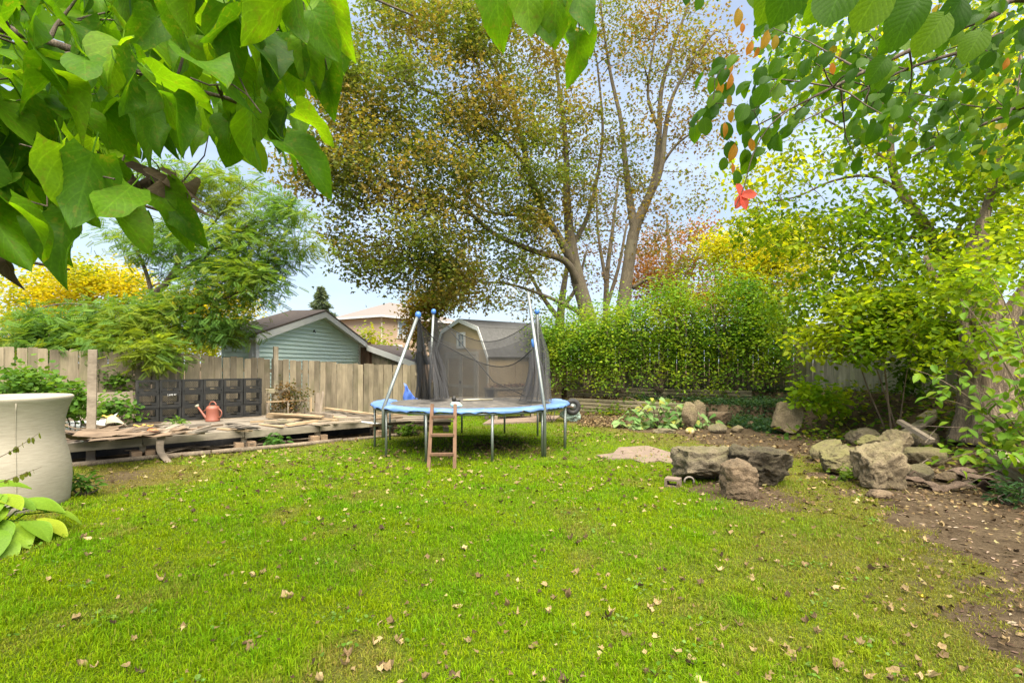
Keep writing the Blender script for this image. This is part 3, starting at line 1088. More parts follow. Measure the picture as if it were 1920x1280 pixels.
mb.box((sw / 2, -0.026, 2.28), (0.025, 0.02, 0.38)).box((sw / 2, -0.025, 2.28), (0.33, 0.018, 0.025))
mb.build('frame', M['trim'], wi, local=True)
mb = MB()
for yy in (0.0, SL * 0.33, SL * 0.66): mb.box((sw + 0.012, yy + 0.04, 0.95), (0.02, 0.045, 1.58))
mb.build('panel_batten', M['shed_wall'], t, local=True)
mb = MB()
mb.box((sw - 0.02, -0.022, 0.95), (0.07, 0.04, 1.6))
mb.build('corner_trim', M['shed_trim'], t, local=True)

# raised box with dead leaves in front of the shed's long side
p = W(955, 680, 14.2)
t = thing('planter_box', 'weathered wooden planter box beside the shed, topped with dead leaves', 'planter', (p.x, p.y, 0), 0.55)
mb = MB()
for xx in (-0.58, 0.58):
    for yy in (-0.25, 0.25): mb.box((xx, yy, 0.42), (0.08, 0.08, 0.84))
mb.build('leg', M['fence_dark'], t, local=True)
for i in range(4):
    mb = MB()
    mb.box((0, -0.27, 0.22 + i * 0.17), (1.24, 0.03, 0.16), None, 0.003)
    mb.build('plank', M['lumber' if i % 2 else 'oldlumber'], t, local=True)
for yy in (0.27,):
    mb = MB()
    mb.box((0, yy, 0.5), (1.24, 0.03, 0.7))
    mb.build('plank', M['oldlumber'], t, local=True)
mb = MB()
mb.box((0, 0, 0.855), (1.3, 0.64, 0.05))
mb.build('top_board', M['fence_dark'], t, local=True)
n = 260
P = np.stack([rng.uniform(-.6, .6, n), rng.uniform(-.28, .28, n), 0.885 + np.abs(rng.normal(0, 0.045, n))], 1)
ax, nr = leaf_frames(n, 0.7, 0.0)
me = scatter_mesh('dead_leaves', 'maple', P, ax, nr, rng.uniform(.06, .11, n), palette(n, [(0.22, 0.13, 0.07), (0.32, 0.21, 0.12), (0.12, 0.07, 0.04)]), M['dryleaf'])
tag(link('dead_leaves', me, t), kind='stuff')

# ------------------------------------------------------------------ beige house far behind
M['beige_siding'] = None
m, nt, b = new_mat('beige_siding')
v = coords(nt, rand=False)
sp = nt.nodes.new('ShaderNodeSeparateXYZ')
nt.links.new(v, sp.inputs[0])
mu = nd(nt, 'ShaderNodeMath', _operation='MULTIPLY')
mu.inputs[1].default_value = 7.0
nt.links.new(sp.outputs['Z'], mu.inputs[0])
fr = nd(nt, 'ShaderNodeMath', _operation='FRACT')
nt.links.new(mu.outputs[0], fr.inputs[0])
cc = ramp(nt, fr.outputs[0], [(0.0, (0.288, 0.198, 0.132)), (0.14, (0.480, 0.342, 0.234)), (1.0, (0.516, 0.372, 0.258))])
nt.links.new(cc, b.inputs['Base Color'])
b.inputs['Roughness'].default_value = 0.7
bump(nt, b, fr.outputs[0], 0.6, 0.03)
M['beige_siding'] = m
h0 = W(716, 680, 36.0)
hl = W(636, 680, 38.5)
h0v = Vector((h0.x, h0.y))
hlv = Vector((hl.x, hl.y))
hx = (h0v - hlv)
HWD = hx.length
hx.normalize()
t = thing('beige_house', 'two storey beige sided house with hipped roof behind the garage', 'house', (hlv.x, hlv.y, 0), math.atan2(hx.y, hx.x))
HZ, HP, HL = 4.75, 6.1, 8.0
mb = MB()
mb.prism([(0, 0, 0), (HWD, 0, 0), (HWD, 0, HZ), (0, 0, HZ)], (0, HL, 0))
mb.build('wall', M['beige_siding'], t, local=True)
o = 0.45
mb = MB()
c_ = [(-o, -o, HZ), (HWD + o, -o, HZ), (HWD + o, HL + o, HZ), (-o, HL + o, HZ), (HWD / 2, HWD / 2 + .6, HP), (HWD / 2, HL - HWD / 2 - .6, HP)]
mb.add([(x, y, z + 0.12) for x, y, z in c_] + [(x, y, z) for x, y, z in c_[:4]], [(0, 1, 4), (1, 2, 5, 4), (2, 3, 5), (3, 0, 4, 5), (9, 8, 7, 6), (6, 7, 1, 0), (7, 8, 2, 1), (8, 9, 3, 2), (9, 6, 0, 3)])
rf = mb.build('roof', M['shingle_tan'], t, local=True)
mb = MB()
mb.box((HWD / 2, -o - .04, HZ + .05), (HWD + 2 * o + .1, .06, .14)).box((HWD + o + .04, HL / 2, HZ + .05), (.06, HL + 2 * o + .1, .14))
mb.build('gutter', M['trim'], rf, local=True)
mb = MB()
mb.tube([(HWD + o, -o, HZ), (HWD + .05, -.06, HZ - .35), (HWD + .05, -.06, 0.1)], .05, 6)
mb.build('downpipe', M['shed_trim'], t, local=True)
for (yy, zz, w_, h_) in ((2.0, 4.05, 0.95, 1.1), (5.6, 3.9, 0.95, 1.1)):
    mb = MB()
    mb.box((HWD + 0.01, yy, zz), (0.03, w_, h_))
    wi = mb.build('window', M['dark_glass'], t, local=True)
    mb = MB()
    for k in (-1, 1): mb.box((HWD + .03, yy + k * w_ / 2, zz), (.06, .09, h_ + .16)).box((HWD + .03, yy, zz + k * h_ / 2), (.06, w_, .09))
    mb.box((HWD + .03, yy, zz), (.05, .06, h_))
    mb.build('frame', M['trim'], wi, local=True)
    mb = MB()
    mb.box((HWD + .04, yy, zz - h_ / 2 - .12), (.1, w_ + .3, .08))
    mb.build('sill', M['trim'], wi, local=True)
mb = MB()
mb.prism([(HWD * .1, -1.6, 2.75), (HWD * .95, -1.6, 2.75), (HWD * .8, -0.02, 3.3), (HWD * .25, -0.02, 3.3)], (0, 0, 0.12))
mb.build('porch_roof', M['shingle_grey'], t, local=True)
# outdoor units of the air conditioning hang on that house
def ac_unit(px, py, d, label, w=0.85, h=0.62):
    p = W(px, py, d)
    t = thing('heat_pump', label, 'heat pump', p, 0.35)
    mb = MB()
    mb.box((0, 0, h / 2), (w, 0.3, h))
    mb.build('casing', M['trim'], t, local=True)
    mb = MB()
    for r_ in (0.24, 0.17, 0.10): 
        mb.tube([(0.1 + r_ * math.cos(a), -0.17, h / 2 + r_ * math.sin(a)) for a in np.linspace(0, 2 * math.pi, 17)], 0.014, 5, False)
    mb.build('fan_grille', M['galv'], t, local=True)
    mb = MB()
    for xx in (-w * .35, w * .35): mb.box((xx, 0.16, -0.05), (0.06, 0.6, 0.08))
    mb.build('bracket', M['galv'], t, local=True)
ac_unit(745, 664, 34.2, 'white round-fanned heat pump on the beige house wall', 0.62, 0.62)
ac_unit(769, 671, 34.0, 'lower white heat pump at right on the beige house wall', 0.66, 0.40)

# ------------------------------------------------------------------ low wooden deck with its junk
DANG = math.atan2(deck_dir.y, deck_dir.x)
DZ = 0.32
t = thing('low_deck', 'low grey plank deck raised on concrete blocks along the fence', 'deck', (DECK_A.x, DECK_A.y, 0), DANG)
DECKM = WM[t.name]
def D(u, v, z=0.0):
    return DECKM @ Vector((u, v, z))
U0, U1, DV = -0.75, 5.3, 2.85
r = random.Random(4)
pw = 0.138
for i in range(int(DV / pw)):
    v0 = 0.055 + i * pw + pw / 2
    cut = r.choice((1.1, 1.6, 2.3, 2.9, 3.4))
    for (a, b_) in ((U0, cut), (cut, U1 - (0.25 * (i % 3)))):
        if r.random() < 0.05: continue
        mb = MB()
        mb.box((0, 0, 0), (b_ - a - 0.006, pw - 0.012, 0.03), None, 0.002)
        o = link('plank', mb.mesh('plank', M['deck']), t, ((a + b_) / 2, v0, DZ - 0.012 + r.uniform(-.004, .004)), (r.uniform(-.01, .01), r.uniform(-.003, .003), r.uniform(-.004, .004)))
joints = [U0, 0.84, 2.34, 3.66, U1]
for a, b_ in zip(joints[:-1], joints[1:]):
    mb = MB()
    mb.box((0, 0, 0), (b_ - a - 0.012, 0.045, 0.125), None, 0.003)
    link('front_beam', mb.mesh('front_beam', M['beam']), t, ((a + b_) / 2, 0.0, DZ - 0.062 + r.uniform(-.01, .01)), (0, r.uniform(-.006, .006), 0))
mb = MB()
mb.box(((U0 + U1) / 2, 0.62, 0.11), (U1 - U0 - .12, 0.03, 0.26))
mb.build('added_shade_board', M['rubber'], t, local=True)  # near-black board added to block light, so the void under the deck looks dark
for v_ in (0.9, 1.8, 2.7):
    mb = MB()
    mb.box(((U0 + U1) / 2, v_, DZ - 0.10), (U1 - U0 - .1, 0.045, 0.12))
    mb.build('joist', M['beam'], t, local=True)
for u_ in (-0.55, 0.84, 2.34, 3.66, 5.0):
    mb = MB()
    mb.box((u_, 0.09, 0.16), (0.09, 0.09, 0.15))
    mb.build('stub_post', M['beam'], t, local=True)
    for k in (-1, 1):
        mb = MB()
        mb.box((0, 0, 0), (0.13, 0.24, 0.13), None, 0.003)
        link('support_block', mb.mesh('support_block', M['block']), t, (u_ + 0.095 * k, 0.02 + 0.02 * k, 0.055), (0, 0, r.uniform(-.12, .12)))

# round edging log along the lawn, in three pieces
for (u_a, u_b, rr, lab) in ((-0.9, 1.75, 0.044, 'long weathered edging log at the lawn edge nearest the beige planter'),
                            (1.78, 4.0, 0.040, 'weathered edging log along the middle of the deck'),
                            (4.02, 5.6, 0.036, 'thin edging log at the lawn edge beside the trampoline legs')):
    mb = MB()
    mb.tube([D(u_a + (u_b - u_a) * f, -0.32 + 0.03 * math.sin(f * 5 + u_a), rr * 0.8) for f in np.linspace(0, 1, 9)], [rr * (1 + .06 * math.sin(9 * f)) for f in np.linspace(0, 1, 9)], 10, True, 0.06, 3)
    tag(mb.build('edging_log', M['log'], smooth=True), lab, 'log', 'edging logs along the deck')

# milk crates ------------------------------------------------------
CW, CD, CH = 0.372, 0.34, 0.282
def crate_panel(w, h):
    mb = MB()
    bt, th = 0.03, 0.012
    mb.box((0, 0, bt / 2 + .012), (w, th, bt + .02)).box((0, 0, h - bt / 2), (w, th, bt))
    for k in (-1, 1): mb.box((k * (w / 2 - 0.02), 0, h / 2), (0.04, th, h - 2 * bt + .004))
    # a band with the hand hole
    hz = bt + 0.045
    for k in (-1, 1): mb.box((k * (w / 4 + .012), 0, hz), (w / 2 - 0.10, th * .8, 0.03))
    mb.box((0, 0, hz + .022), (w - .08, th * .8, 0.012))
    x0, x1, z0, z1 = -w / 2 + .04, w / 2 - .04, hz + .02, h - bt
    step = 0.036
    for sgn in (1, -1):
        c = x0 - (z1 - z0)
        while c < x1 + (z1 - z0):
            # the line x = c + sgn' * (z - z0), clipped to the opening
            pts = []
            for zz in (z0, z1):
                xx = c + (zz - z0) if sgn > 0 else c + (z1 - z0) - (zz - z0)
                pts.append([xx, zz])
            (xa, za), (xb_, zb) = pts
            if xa > xb_: xa, za, xb_, zb = xb_, zb, xa, za
            if xb_ > x0 and xa < x1:
                if xa < x0:
                    za += (zb - za) * (x0 - xa) / (xb_ - xa)
                    xa = x0
                if xb_ > x1:
                    zb = za + (zb - za) * (x1 - xa) / (xb_ - xa)
                    xb_ = x1
                if abs(xb_ - xa) > .01:
                    mb.bar((xa, 0.002 * sgn, za), (xb_, 0.002 * sgn, zb), 0.0035, 0.0045, (0, 1, 0))
            c += step
    return mb.mesh('lattice_panel', M['black_plastic'])
pan_f = crate_panel(CW - 0.012, CH - .008)
pan_s = crate_panel(CD - 0.012, CH - .008)
mb = MB()
for k in (-1, 1):
    for j in (-1, 1):
        mb.box((k * (CW / 2 - .012), j * (CD / 2 - .012), CH / 2), (.026, .026, CH - .004))
for k in (-1, 1):
    for zz in (CH - .010, .010):
        mb.box((0, k * (CD / 2 - .007), zz), (CW - .03, .02, .018)).box((k * (CW / 2 - .007), 0, zz), (.02, CD - .03, .018))
frame_me = mb.mesh('frame', M['black_plastic'])
mb = MB()
for k in range(9): mb.box((-CW / 2 + .03 + k * (CW - .06) / 8, 0, .012), (.010, CD - .02, .010))
for k in range(8): mb.box((0, -CD / 2 + .03 + k * (CD - .06) / 7, .017), (CW - .02, .010, .008))
base_me = mb.mesh('base_grid', M['black_plastic'])
M['stencil'] = plain_mat('white_stencil', (0.6, 0.6, 0.58), 0.7, 0, 0.2, 30, 0.0)
rows = ('bottom', 'middle', 'top')
cols = ('first', 'second', 'third', 'fourth', 'fifth', 'sixth')
for c in range(6):
    for k in range(3):
        u = 0.83 + (c + 0.5) * 0.386
        lab = f'black lattice milk crate in the {rows[k]} row, {cols[c]} from the left'
        if (c, k) == (1, 1): lab += ', with white lettering'
        p = D(u + r.uniform(-.004, .004), 2.36 + CD / 2 + r.uniform(-.012, .012), DZ + 0.028 + k * (CH + 0.002))
        cr = thing('milk_crate', lab, 'crate', p, DANG + r.uniform(-.02, .02), 'stacked milk crates on the deck')
        link('frame', frame_me, cr)
        link('base_grid', base_me, cr)
        link('lattice_panel', pan_f, cr, (0, -CD / 2 + .006, .004))
        link('lattice_panel', pan_f, cr, (0, CD / 2 - .006, .004))
        link('lattice_panel', pan_s, cr, (-CW / 2 + .006, 0, .004), (0, 0, R(90)))
        link('lattice_panel', pan_s, cr, (CW / 2 - .006, 0, .004), (0, 0, R(90)))
        if (c, k) in ((1, 1),):
            cu = bpy.data.curves.new('lettering', 'FONT')
            cu.body = '2.898 97'
            cu.size = 0.045
            cu.align_x = 'CENTER'
            cu.extrude = 0.001
            cu.materials.append(M['stencil'])
            tmp = bpy.data.objects.new('lettering', cu)
            C.objects.link(tmp)
            bpy.context.view_layer.update()
            lme = bpy.data.meshes.new_from_object(tmp.evaluated_get(bpy.context.evaluated_depsgraph_get()))
            bpy.data.objects.remove(tmp)
            link('lettering', lme, cr, (0.02, -CD / 2 - .004, CH - .037), (R(90), 0, 0))
pal = thing('crate_runner', 'three flat boards under the stacked black crates', 'boards', D(1.99, 2.5, DZ), DANG)
for k in range(3):
    mb = MB()
    mb.box((0, -0.1 + k * 0.13, 0.014), (2.5, 0.09, 0.018))
    mb.build('board', M['oldlumber'], pal, local=True)

# watering can ------------------------------------------------------
p = D(2.12, 2.02, DZ + 0.005)
wc = thing('watering_can', 'terracotta plastic watering can on the deck before the crates', 'watering can', p, -0.12)
mb = MB()
prof = [(0.02, 0.0), (0.128, 0.0), (0.137, 0.015), (0.137, 0.035), (0.128, 0.055), (0.122, 0.20), (0.128, 0.255), (0.127, 0.285), (0.105, 0.315), (0.07, 0.333), (0.045, 0.338)]
mb.lathe(prof, 28)
body = mb.build('body', M['terracotta'], wc, True, local=True)
mb = MB()
mb.tube([(0.115 + 0.085 * math.sin(a), 0, 0.17 + 0.095 * -math.cos(a)) for a in np.linspace(0.1, math.pi - .1, 11)], 0.013, 8)
mb.build('rear_handle', M['terracotta'], wc, True, local=True)
mb = MB()
mb.tube([(0.078 * math.cos(a), 0, 0.325 + 0.085 * math.sin(a)) for a in np.linspace(0.0, math.pi, 13)], 0.013, 8)
mb.build('top_handle', M['terracotta'], wc, True, local=True)
mb = MB()
mb.tube([(-0.10, 0, 0.05), (-0.165, 0, 0.085), (-0.235, 0, 0.17), (-0.34, 0, 0.30)], [0.045, 0.03, 0.021, 0.016], 10)
sp_ = mb.build('spout', M['terracotta'], wc, True, local=True)
mb = MB()
mb.tube([(-0.335, 0, 0.292), (-0.36, 0, 0.322), (-0.366, 0, 0.330)], [0.018, 0.042, 0.04], 12)
mb.build('rose', M['pale_board'], sp_, True, local=True)
mb = MB()
mb.tube([(-0.245, 0, 0.19), (-0.10, 0, 0.27)], 0.009, 6)
mb.build('brace', M['terracotta'], wc, True, local=True)

# junk on the deck ---------------------------------------------------
def board(name, label, cat, a, b, w, h, mat, group=None, roll=(0, 0, 1)):
    a, b = Vector(a), Vector(b)
    x = (b - a)
    L = x.length
    x.normalize()
    y = Vector(roll).cross(x)
    y.normalize()
    z = x.cross(y)
    Mx = Matrix((x, y, z)).transposed().to_4x4()
    Mx.translation = (a + b) / 2
    mb = MB()
    mb.box((0, 0, 0), (L, w, h), None, 0.0025)
    return tag(link_m(name, mb.mesh(name, M[mat]), None, Mx), label, cat, group)

g_l = 'planks strewn on the deck'
def dk(px, py, z=DZ):
    return G(px, py, z)
board('lumber_plank', 'thick pale beam lying across the middle of the deck', 'plank', dk(503, 779, .40), dk(632, 790, .375), 0.10, 0.085, 'lumber', g_l)
board('lumber_plank', 'thin pale plank resting on top of the thick deck beam', 'plank', dk(506, 775, .47), dk(604, 781, .46), 0.12, 0.03, 'lumber', g_l)
board('lumber_plank', 'pale plank lying behind the thick deck beam', 'plank', dk(540, 776, .36), dk(665, 785, .345), 0.13, 0.035, 'lumber', g_l)
board('lumber_plank', 'narrow pale plank at the front edge of the deck', 'plank', dk(410, 803, .345), dk(470, 808, .345), 0.09, 0.025, 'lumber', g_l)
board('lumber_plank', 'short tan plank next to the black strips on the deck', 'plank', dk(488, 795, .345), dk(530, 800, .345), 0.08, 0.025, 'lumber', g_l)
board('lumber_plank', 'weathered plank lying under the thick deck beam', 'plank', dk(535, 790, .342), dk(615, 797, .342), 0.12, 0.025, 'oldlumber', g_l)
board('lumber_plank', 'long thin plank near the fence at the deck end', 'plank', dk(610, 765, .42), dk(705, 777, .40), 0.10, 0.03, 'lumber', g_l)
board('lumber_plank', 'grey plank propped low near the fence foot', 'plank', dk(620, 768, .36), dk(720, 779, .36), 0.10, 0.03, 'oldlumber', g_l)
board('timber_offcut', 'dark square timber offcut under the pale deck planks', 'offcut', dk(524, 789, .345 + .02), dk(533, 791, .345 + .02), 0.12, 0.10, 'fence_dark')
pb = dk(594, 779, .335)
board('upright_board', 'pale rounded board standing upright against the fence by the deck planks', 'plank', pb, pb + Vector((0.02, 0.03, 0.52)), 0.10, 0.04, 'oldlumber', None, deck_back.to_3d())
pb2 = dk(583, 779, .335)
board('upright_board', 'thin orange-tinted lath standing upright beside the pale rounded board', 'plank', pb2, pb2 + Vector((0.0, 0.02, 0.42)), 0.03, 0.02, 'lumber', None, deck_back.to_3d())
pb3 = dk(600, 776, .335)
board('upright_board', 'narrow grey lath leaning on the fence right of the pale rounded board', 'plank', pb3, pb3 + Vector((-0.02, 0.25, 0.52)), 0.05, 0.02, 'oldlumber', None, deck_back.to_3d())
board('low_plank', 'plank on edge at the foot of the upright boards', 'plank', dk(584, 777, .40), dk(622, 781, .40), 0.04, 0.12, 'oldlumber')
mb = MB()
a, b_ = dk(662, 789, .37), dk(735, 798, .345)
mb.tube([a, b_], 0.022, 8)
tag(mb.build('white_pipe', M['white_pipe'], smooth=True), 'white pipe lying on the deck edge by the trampoline', 'pipe')

# loose boards strewn towards the trampoline
r = random.Random(17)
for i in range(15):
    c = G(r.uniform(520, 735), r.uniform(777, 795), DZ + .03 + .05 * r.random())
    an = DANG + r.uniform(-.7, .5)
    d_ = Vector((math.cos(an), math.sin(an), r.uniform(-.05, .05))) * r.uniform(.2, .55)
    board('loose_board', 'loose weathered board strewn on the deck end towards the trampoline', 'plank', c - d_, c + d_, r.uniform(.05, .13), r.uniform(.02, .05), r.choice(('oldlumber', 'lumber', 'veneer', 'fence_dark')), 'loose boards on the deck end')

# rubbish heap on the left end
g_v = 'torn veneer in the deck heap'
r = random.Random(9)
for i in range(44):
    px = r.uniform(140, 285)
    py = np.interp(px, [140, 290], [824, 812]) - r.uniform(-2, 20)
    z0 = DZ + 0.02 + 0.26 * r.random() * max(0.2, 1 - abs(px - 205) / 95)
    c = G(px, py, z0)
    L, w_ = r.uniform(0.45, 1.1), r.uniform(0.08, 0.24)
    an = DANG + r.uniform(-.5, .5)
    bend, wv_ = r.uniform(-.05, .07), r.uniform(0, .03)
    ph = r.uniform(0, 6)
    mb = MB()
    mb.sheet(lambda u, v: ((u - .5) * L, (v - .5) * w_ * (1 - .35 * abs(u - .5) * (1 if i % 2 else 0)), bend * ((u - .5) * 2) ** 2 + wv_ * math.sin(6 * u + ph) + .015 * (v - .5) * math.sin(3 * u + ph)), 8, 2, 0.005)
    o = link('veneer_sheet', mb.mesh('veneer_sheet', M['veneer']), None, c, (r.uniform(-.2, .2), r.uniform(-.12, .12), an))
    tag(o, 'torn brown veneer sheet in the heap on the left end of the deck', 'veneer', g_v)
for i, (a, b_, w_, h_, mt, lab) in enumerate((
        ((128, 787, .50), (228, 783, .50), .10, .03, 'oldlumber', 'long brown plank on top of the rubbish heap'),
        ((124, 792, .47), (200, 790, .46), .13, .03, 'white_board', 'pale grey board under the top plank of the rubbish heap'),
        ((200, 784, .43), (244, 785, .43), .10, .05, 'lumber', 'short pale timber at the back of the rubbish heap'),
        ((168, 811, .42), (178, 811, .42), .09, .085, 'lumber', 'small square wood block poking from the rubbish heap'),
        ((122, 812, .43), (156, 828, .36), .02, .015, 'galv', 'thin metal rod sticking out of the rubbish heap'))):
    board('heap_plank', lab, 'plank', G(*a), G(*b_), w_, h_, mt)
a0, a1, a2, a3 = G(118, 809, .40), G(196, 801, .40), G(222, 779, .55), G(132, 791, .46)
mb = MB()
mb.sheet(lambda u, v: tuple(a0.lerp(a1, u).lerp(a3.lerp(a2, u), v) + Vector((0, 0, -0.03 * math.sin(math.pi * u) + 0.10 * max(0, u - .6) ** 2 * 4 * v))), 10, 5, 0.006)
tag(mb.build('white_sheet', M['white_board'], smooth=True), 'bent white board lying across the rubbish heap', 'board')
a0, a1, a2, a3 = G(196, 796, .45), G(238, 797, .44), G(222, 783, .52), G(200, 783, .54)
mb = MB()
mb.sheet(lambda u, v: tuple(a0.lerp(a1, u).lerp(a3.lerp(a2, u), v) + Vector((0, 0, 0.05 * math.sin(math.pi * u)))), 8, 4, 0.006)
tag(mb.build('pale_sheet', M['pale_board'], smooth=True), 'curled cream sheet beside the bent white board', 'board')
for (px, py, z0, w_, lab) in ((206, 779, .56, .22, 'crumpled yellow foam piece on top of the heap'), (268, 797, .40, .30, 'flat yellow foam strip at the right of the heap')):
    c = G(px, py, z0)
    mb = MB()
    mb.sheet(lambda u, v: (c.x + (u - .5) * w_, c.y + (v - .5) * .12, c.z + .02 * math.sin(9 * u + 4 * v)), 8, 3, 0.02)
    M.setdefault('foam', plain_mat('yellow_foam', (0.62, 0.37, 0.07), 0.85, 0, 0.2, 14, 0.3))
    tag(mb.build('foam_piece', M['foam'], smooth=True), lab, 'foam')
c = G(287, 814, .36)
mb = MB()
mb.tube([c + Vector((-.09, -.02, .03)), c + Vector((-.04, 0, .045)), c + Vector((.03, .01, .05)), c + Vector((.10, .03, .03))], [.03, .055, .05, .02], 10, True, .2, 2)
tag(mb.build('orange_plastic_piece', M['orange'], smooth=True), 'bright orange plastic piece at the right of the heap', 'plastic')
# curved strip hanging from the deck to the lawn
path = [W(337, 795, 8.62), W(322, 800, 8.5), W(306, 813, 8.38), W(300, 832, 8.27), W(303, 850, 8.12), W(319, 868, 7.88)]
def on_path(u):
    f = u * (len(path) - 1)
    i = min(int(f), len(path) - 2)
    g = f - i
    p0, p1, p2, p3 = path[max(i - 1, 0)], path[i], path[i + 1], path[min(i + 2, len(path) - 1)]
    return 0.5 * ((2 * p1) + (p2 - p0) * g + (2 * p0 - 5 * p1 + 4 * p2 - p3) * g * g + (3 * p1 - p0 - 3 * p2 + p3) * g ** 3)
mb = MB()
wv3 = Vector((deck_dir.x, deck_dir.y, 0)) * 0.062
mb.sheet(lambda u, v: tuple(on_path(u) + wv3 * (2 * v - 1) * (1 - .25 * u)), 22, 3, 0.012)
tag(mb.build('curved_board', M['oldlumber'], smooth=True), 'long curved wooden strip arching from the deck down to the lawn', 'board')
# black plastic strips
for i in range(5):
    a = G(422 + i * 3, 794 + i * 2.2, .36 + .012 * i)
    b_ = G(484 + 3 * (i % 2), 799 + i * 1.5, .36 + .014 * i)
    mb = MB()
    mb.sheet(lambda u, v: tuple(a.lerp(b_, u) + Vector((0.0, (v - .5) * .09, .02 * math.sin(5 * u + i) + .012 * math.cos(3.1 * v)))), 8, 3, 0.006)
    tag(mb.build('plastic_strip', M['black_plastic'], smooth=True), 'bent black plastic strip in the small pile at the deck front', 'plastic strip', 'black plastic strips on the deck')
# broken boards in the middle of the deck
g_b = 'loose broken boards beside the heap'
for i in range(11):
    px, py = r.uniform(290, 400), r.uniform(796, 811)
    c = G(px, py, DZ + .03 + .05 * r.random())
    an = DANG + r.uniform(-.9, .9)
    L = r.uniform(.25, .6)
    d_ = Vector((math.cos(an), math.sin(an), r.uniform(-.08, .08))) * L / 2
    board('broken_board', 'short broken grey board lying on the deck right of the heap', 'plank', c - d_, c + d_, r.uniform(.06, .14), r.uniform(.015, .05), r.choice(('oldlumber', 'veneer', 'deck')), g_b)
# brushwood and rubbish under the deck
g_s = 'sticks lying under the deck front'
for i in range(16):
    u_ = r.uniform(1.0, 3.4)
    a = D(u_, r.uniform(.0, .5), .03 + .05 * r.random())
    an = DANG + r.uniform(-.7, .7)
    d_ = Vector((math.cos(an), math.sin(an), r.uniform(-.05, .12))) * r.uniform(.2, .45)
    mb = MB()
    mb.tube([a - d_, a + Vector((0, 0, r.uniform(-.01, .02))), a + d_], [.014, .012, .006], 6)
    tag(mb.build('stick', M['log'], smooth=True), 'dead stick lying in the shade under the deck', 'stick', g_s)

# old bench left of the crates, trestle frame right of them
bn = thing('old_bench', 'weathered plank bench left of the stacked crates', 'bench', D(0.35, 2.6, 0), DANG)
for (v_, z_, h_, mt) in ((0.25, 0.86, 0.20, 'oldlumber'), (0.0, 0.47, 0.06, 'oldlumber')):
    mb = MB()
    mb.box((0, v_, z_), (1.2, 0.035 if h_ > .1 else .3, h_), None, .004)
    mb.build('backrest_plank' if h_ > .1 else 'seat_plank', M[mt], bn, local=True)
for xx in (-.5, .42):
    mb = MB()
    mb.bar((xx, .22, .98), (xx + .08, .1, 0.02), .07, .05, (1, 0, 0))
    mb.build('leg', M['oldlumber'], bn, local=True)
tr_ = thing('trestle_frame', 'thin wooden trestle frame right of the stacked crates', 'trestle', D(3.62, 2.5, DZ), DANG)
for (a, b_) in (((-.36, 0, .33), (.56, 0, .33)),):
    mb = MB(); mb.bar(a, b_, .05, .03); mb.build('top_rail', M['lumber'], tr_, local=True)
for xx in (-.34, .12, .5):
    mb = MB(); mb.bar((xx, 0, 0), (xx, 0, .315), .03, .03, (0, 1, 0)); mb.build('leg', M['oldlumber'], tr_, local=True)
mb = MB(); mb.box((.05, .25, .56), (.75, .06, .10), None, .01); mb.build('upper_board', M['fence_dark'], tr_, local=True)
for xx in (-.25, .36):
    mb = MB(); mb.bar((xx, .25, .0), (xx, .25, .51), .04, .04, (0, 1, 0)); mb.build('rear_leg', M['fence_dark'], tr_, local=True)

# collapsed pallet between deck and trampoline
pc = G(770, 812, 0)
pt = thing('broken_pallet', 'sagging grey pallet behind the left trampoline legs', 'pallet', (pc.x - .15, pc.y + .55, 0), 0.25)
for i in range(6):
    mb = MB(); mb.box((0, 0, 0), (1.9, .12, .022), None, .004)
    link('slat', mb.mesh('slat', M['oldlumber']), pt, (0.0, -.5 + i * .19, .26 + .03 * math.sin(i * 2.1)), (r.uniform(-.05, .05), r.uniform(-.03, .03), r.uniform(-.05, .05)))
for i, v_ in enumerate((-.5, 0, .5)):
    mb = MB(); mb.box((0, v_, .19), (1.8, .05, .09)); mb.build('runner', M['veneer'], pt, local=True)
for i in range(5):
    mb = MB(); mb.box((0, 0, 0), (.1, 1.15, .022), None, .003)
    link('slat', mb.mesh('slat', M['veneer']), pt, (-.8 + i * .4, 0, .10 + .012 * (i % 2)), (r.uniform(-.05, .05), 0, r.uniform(-.05, .05)))
for xx in (-.8, 0, .8):
    mb = MB(); mb.box((xx, -.45, .05), (.12, .12, .1)); mb.build('foot_block', M['beam'], pt, local=True)

# ------------------------------------------------------------------ trampoline
TC = Vector((-0.765, 9.66))
TR, TZ = 1.78, 0.775
def ring_at(px, front=True, rad=TR):
    s = (px - 960) / FOC
    A = s * s + 1
    B = 2 * (-s * TC.x - TC.y)
    Cc = TC.x ** 2 + TC.y ** 2 - rad * rad
    disc = max(0.0, B * B - 4 * A * Cc)
    Y = (-B + (-1 if front else 1) * math.sqrt(disc)) / (2 * A)
    return Vector((s * Y, Y))
tp = thing('trampoline', 'round trampoline with blue pad and sagging black safety net', 'trampoline', (TC.x, TC.y, 0))
mb = MB()
mb.tube([(TR * math.cos(a), TR * math.sin(a), TZ - .02) for a in np.linspace(0, 2 * math.pi, 65)], 0.024, 8, False)
mb.build('frame_ring', M['galv'], tp, True, local=True)
for px, fr_ in ((702, True), (724, True), (799, True), (923, True), (1017, True), (1059, True), (731, False), (796, False), (866, False), (946, False), (1008, False), (1063, False)):
    p = ring_at(px, fr_)
    if px == 702: p = Vector((TC.x - TR * math.cos(.12), TC.y - TR * math.sin(.12)))
    if px == 1063: p = Vector((TC.x + TR * math.cos(.10), TC.y + TR * math.sin(-.02)))
    mb = MB()
    mb.tube([(p.x, p.y, -0.03), (p.x, p.y, TZ - .03)], 0.0215, 8)
    mb.build('leg', M['galv'], tp, True)
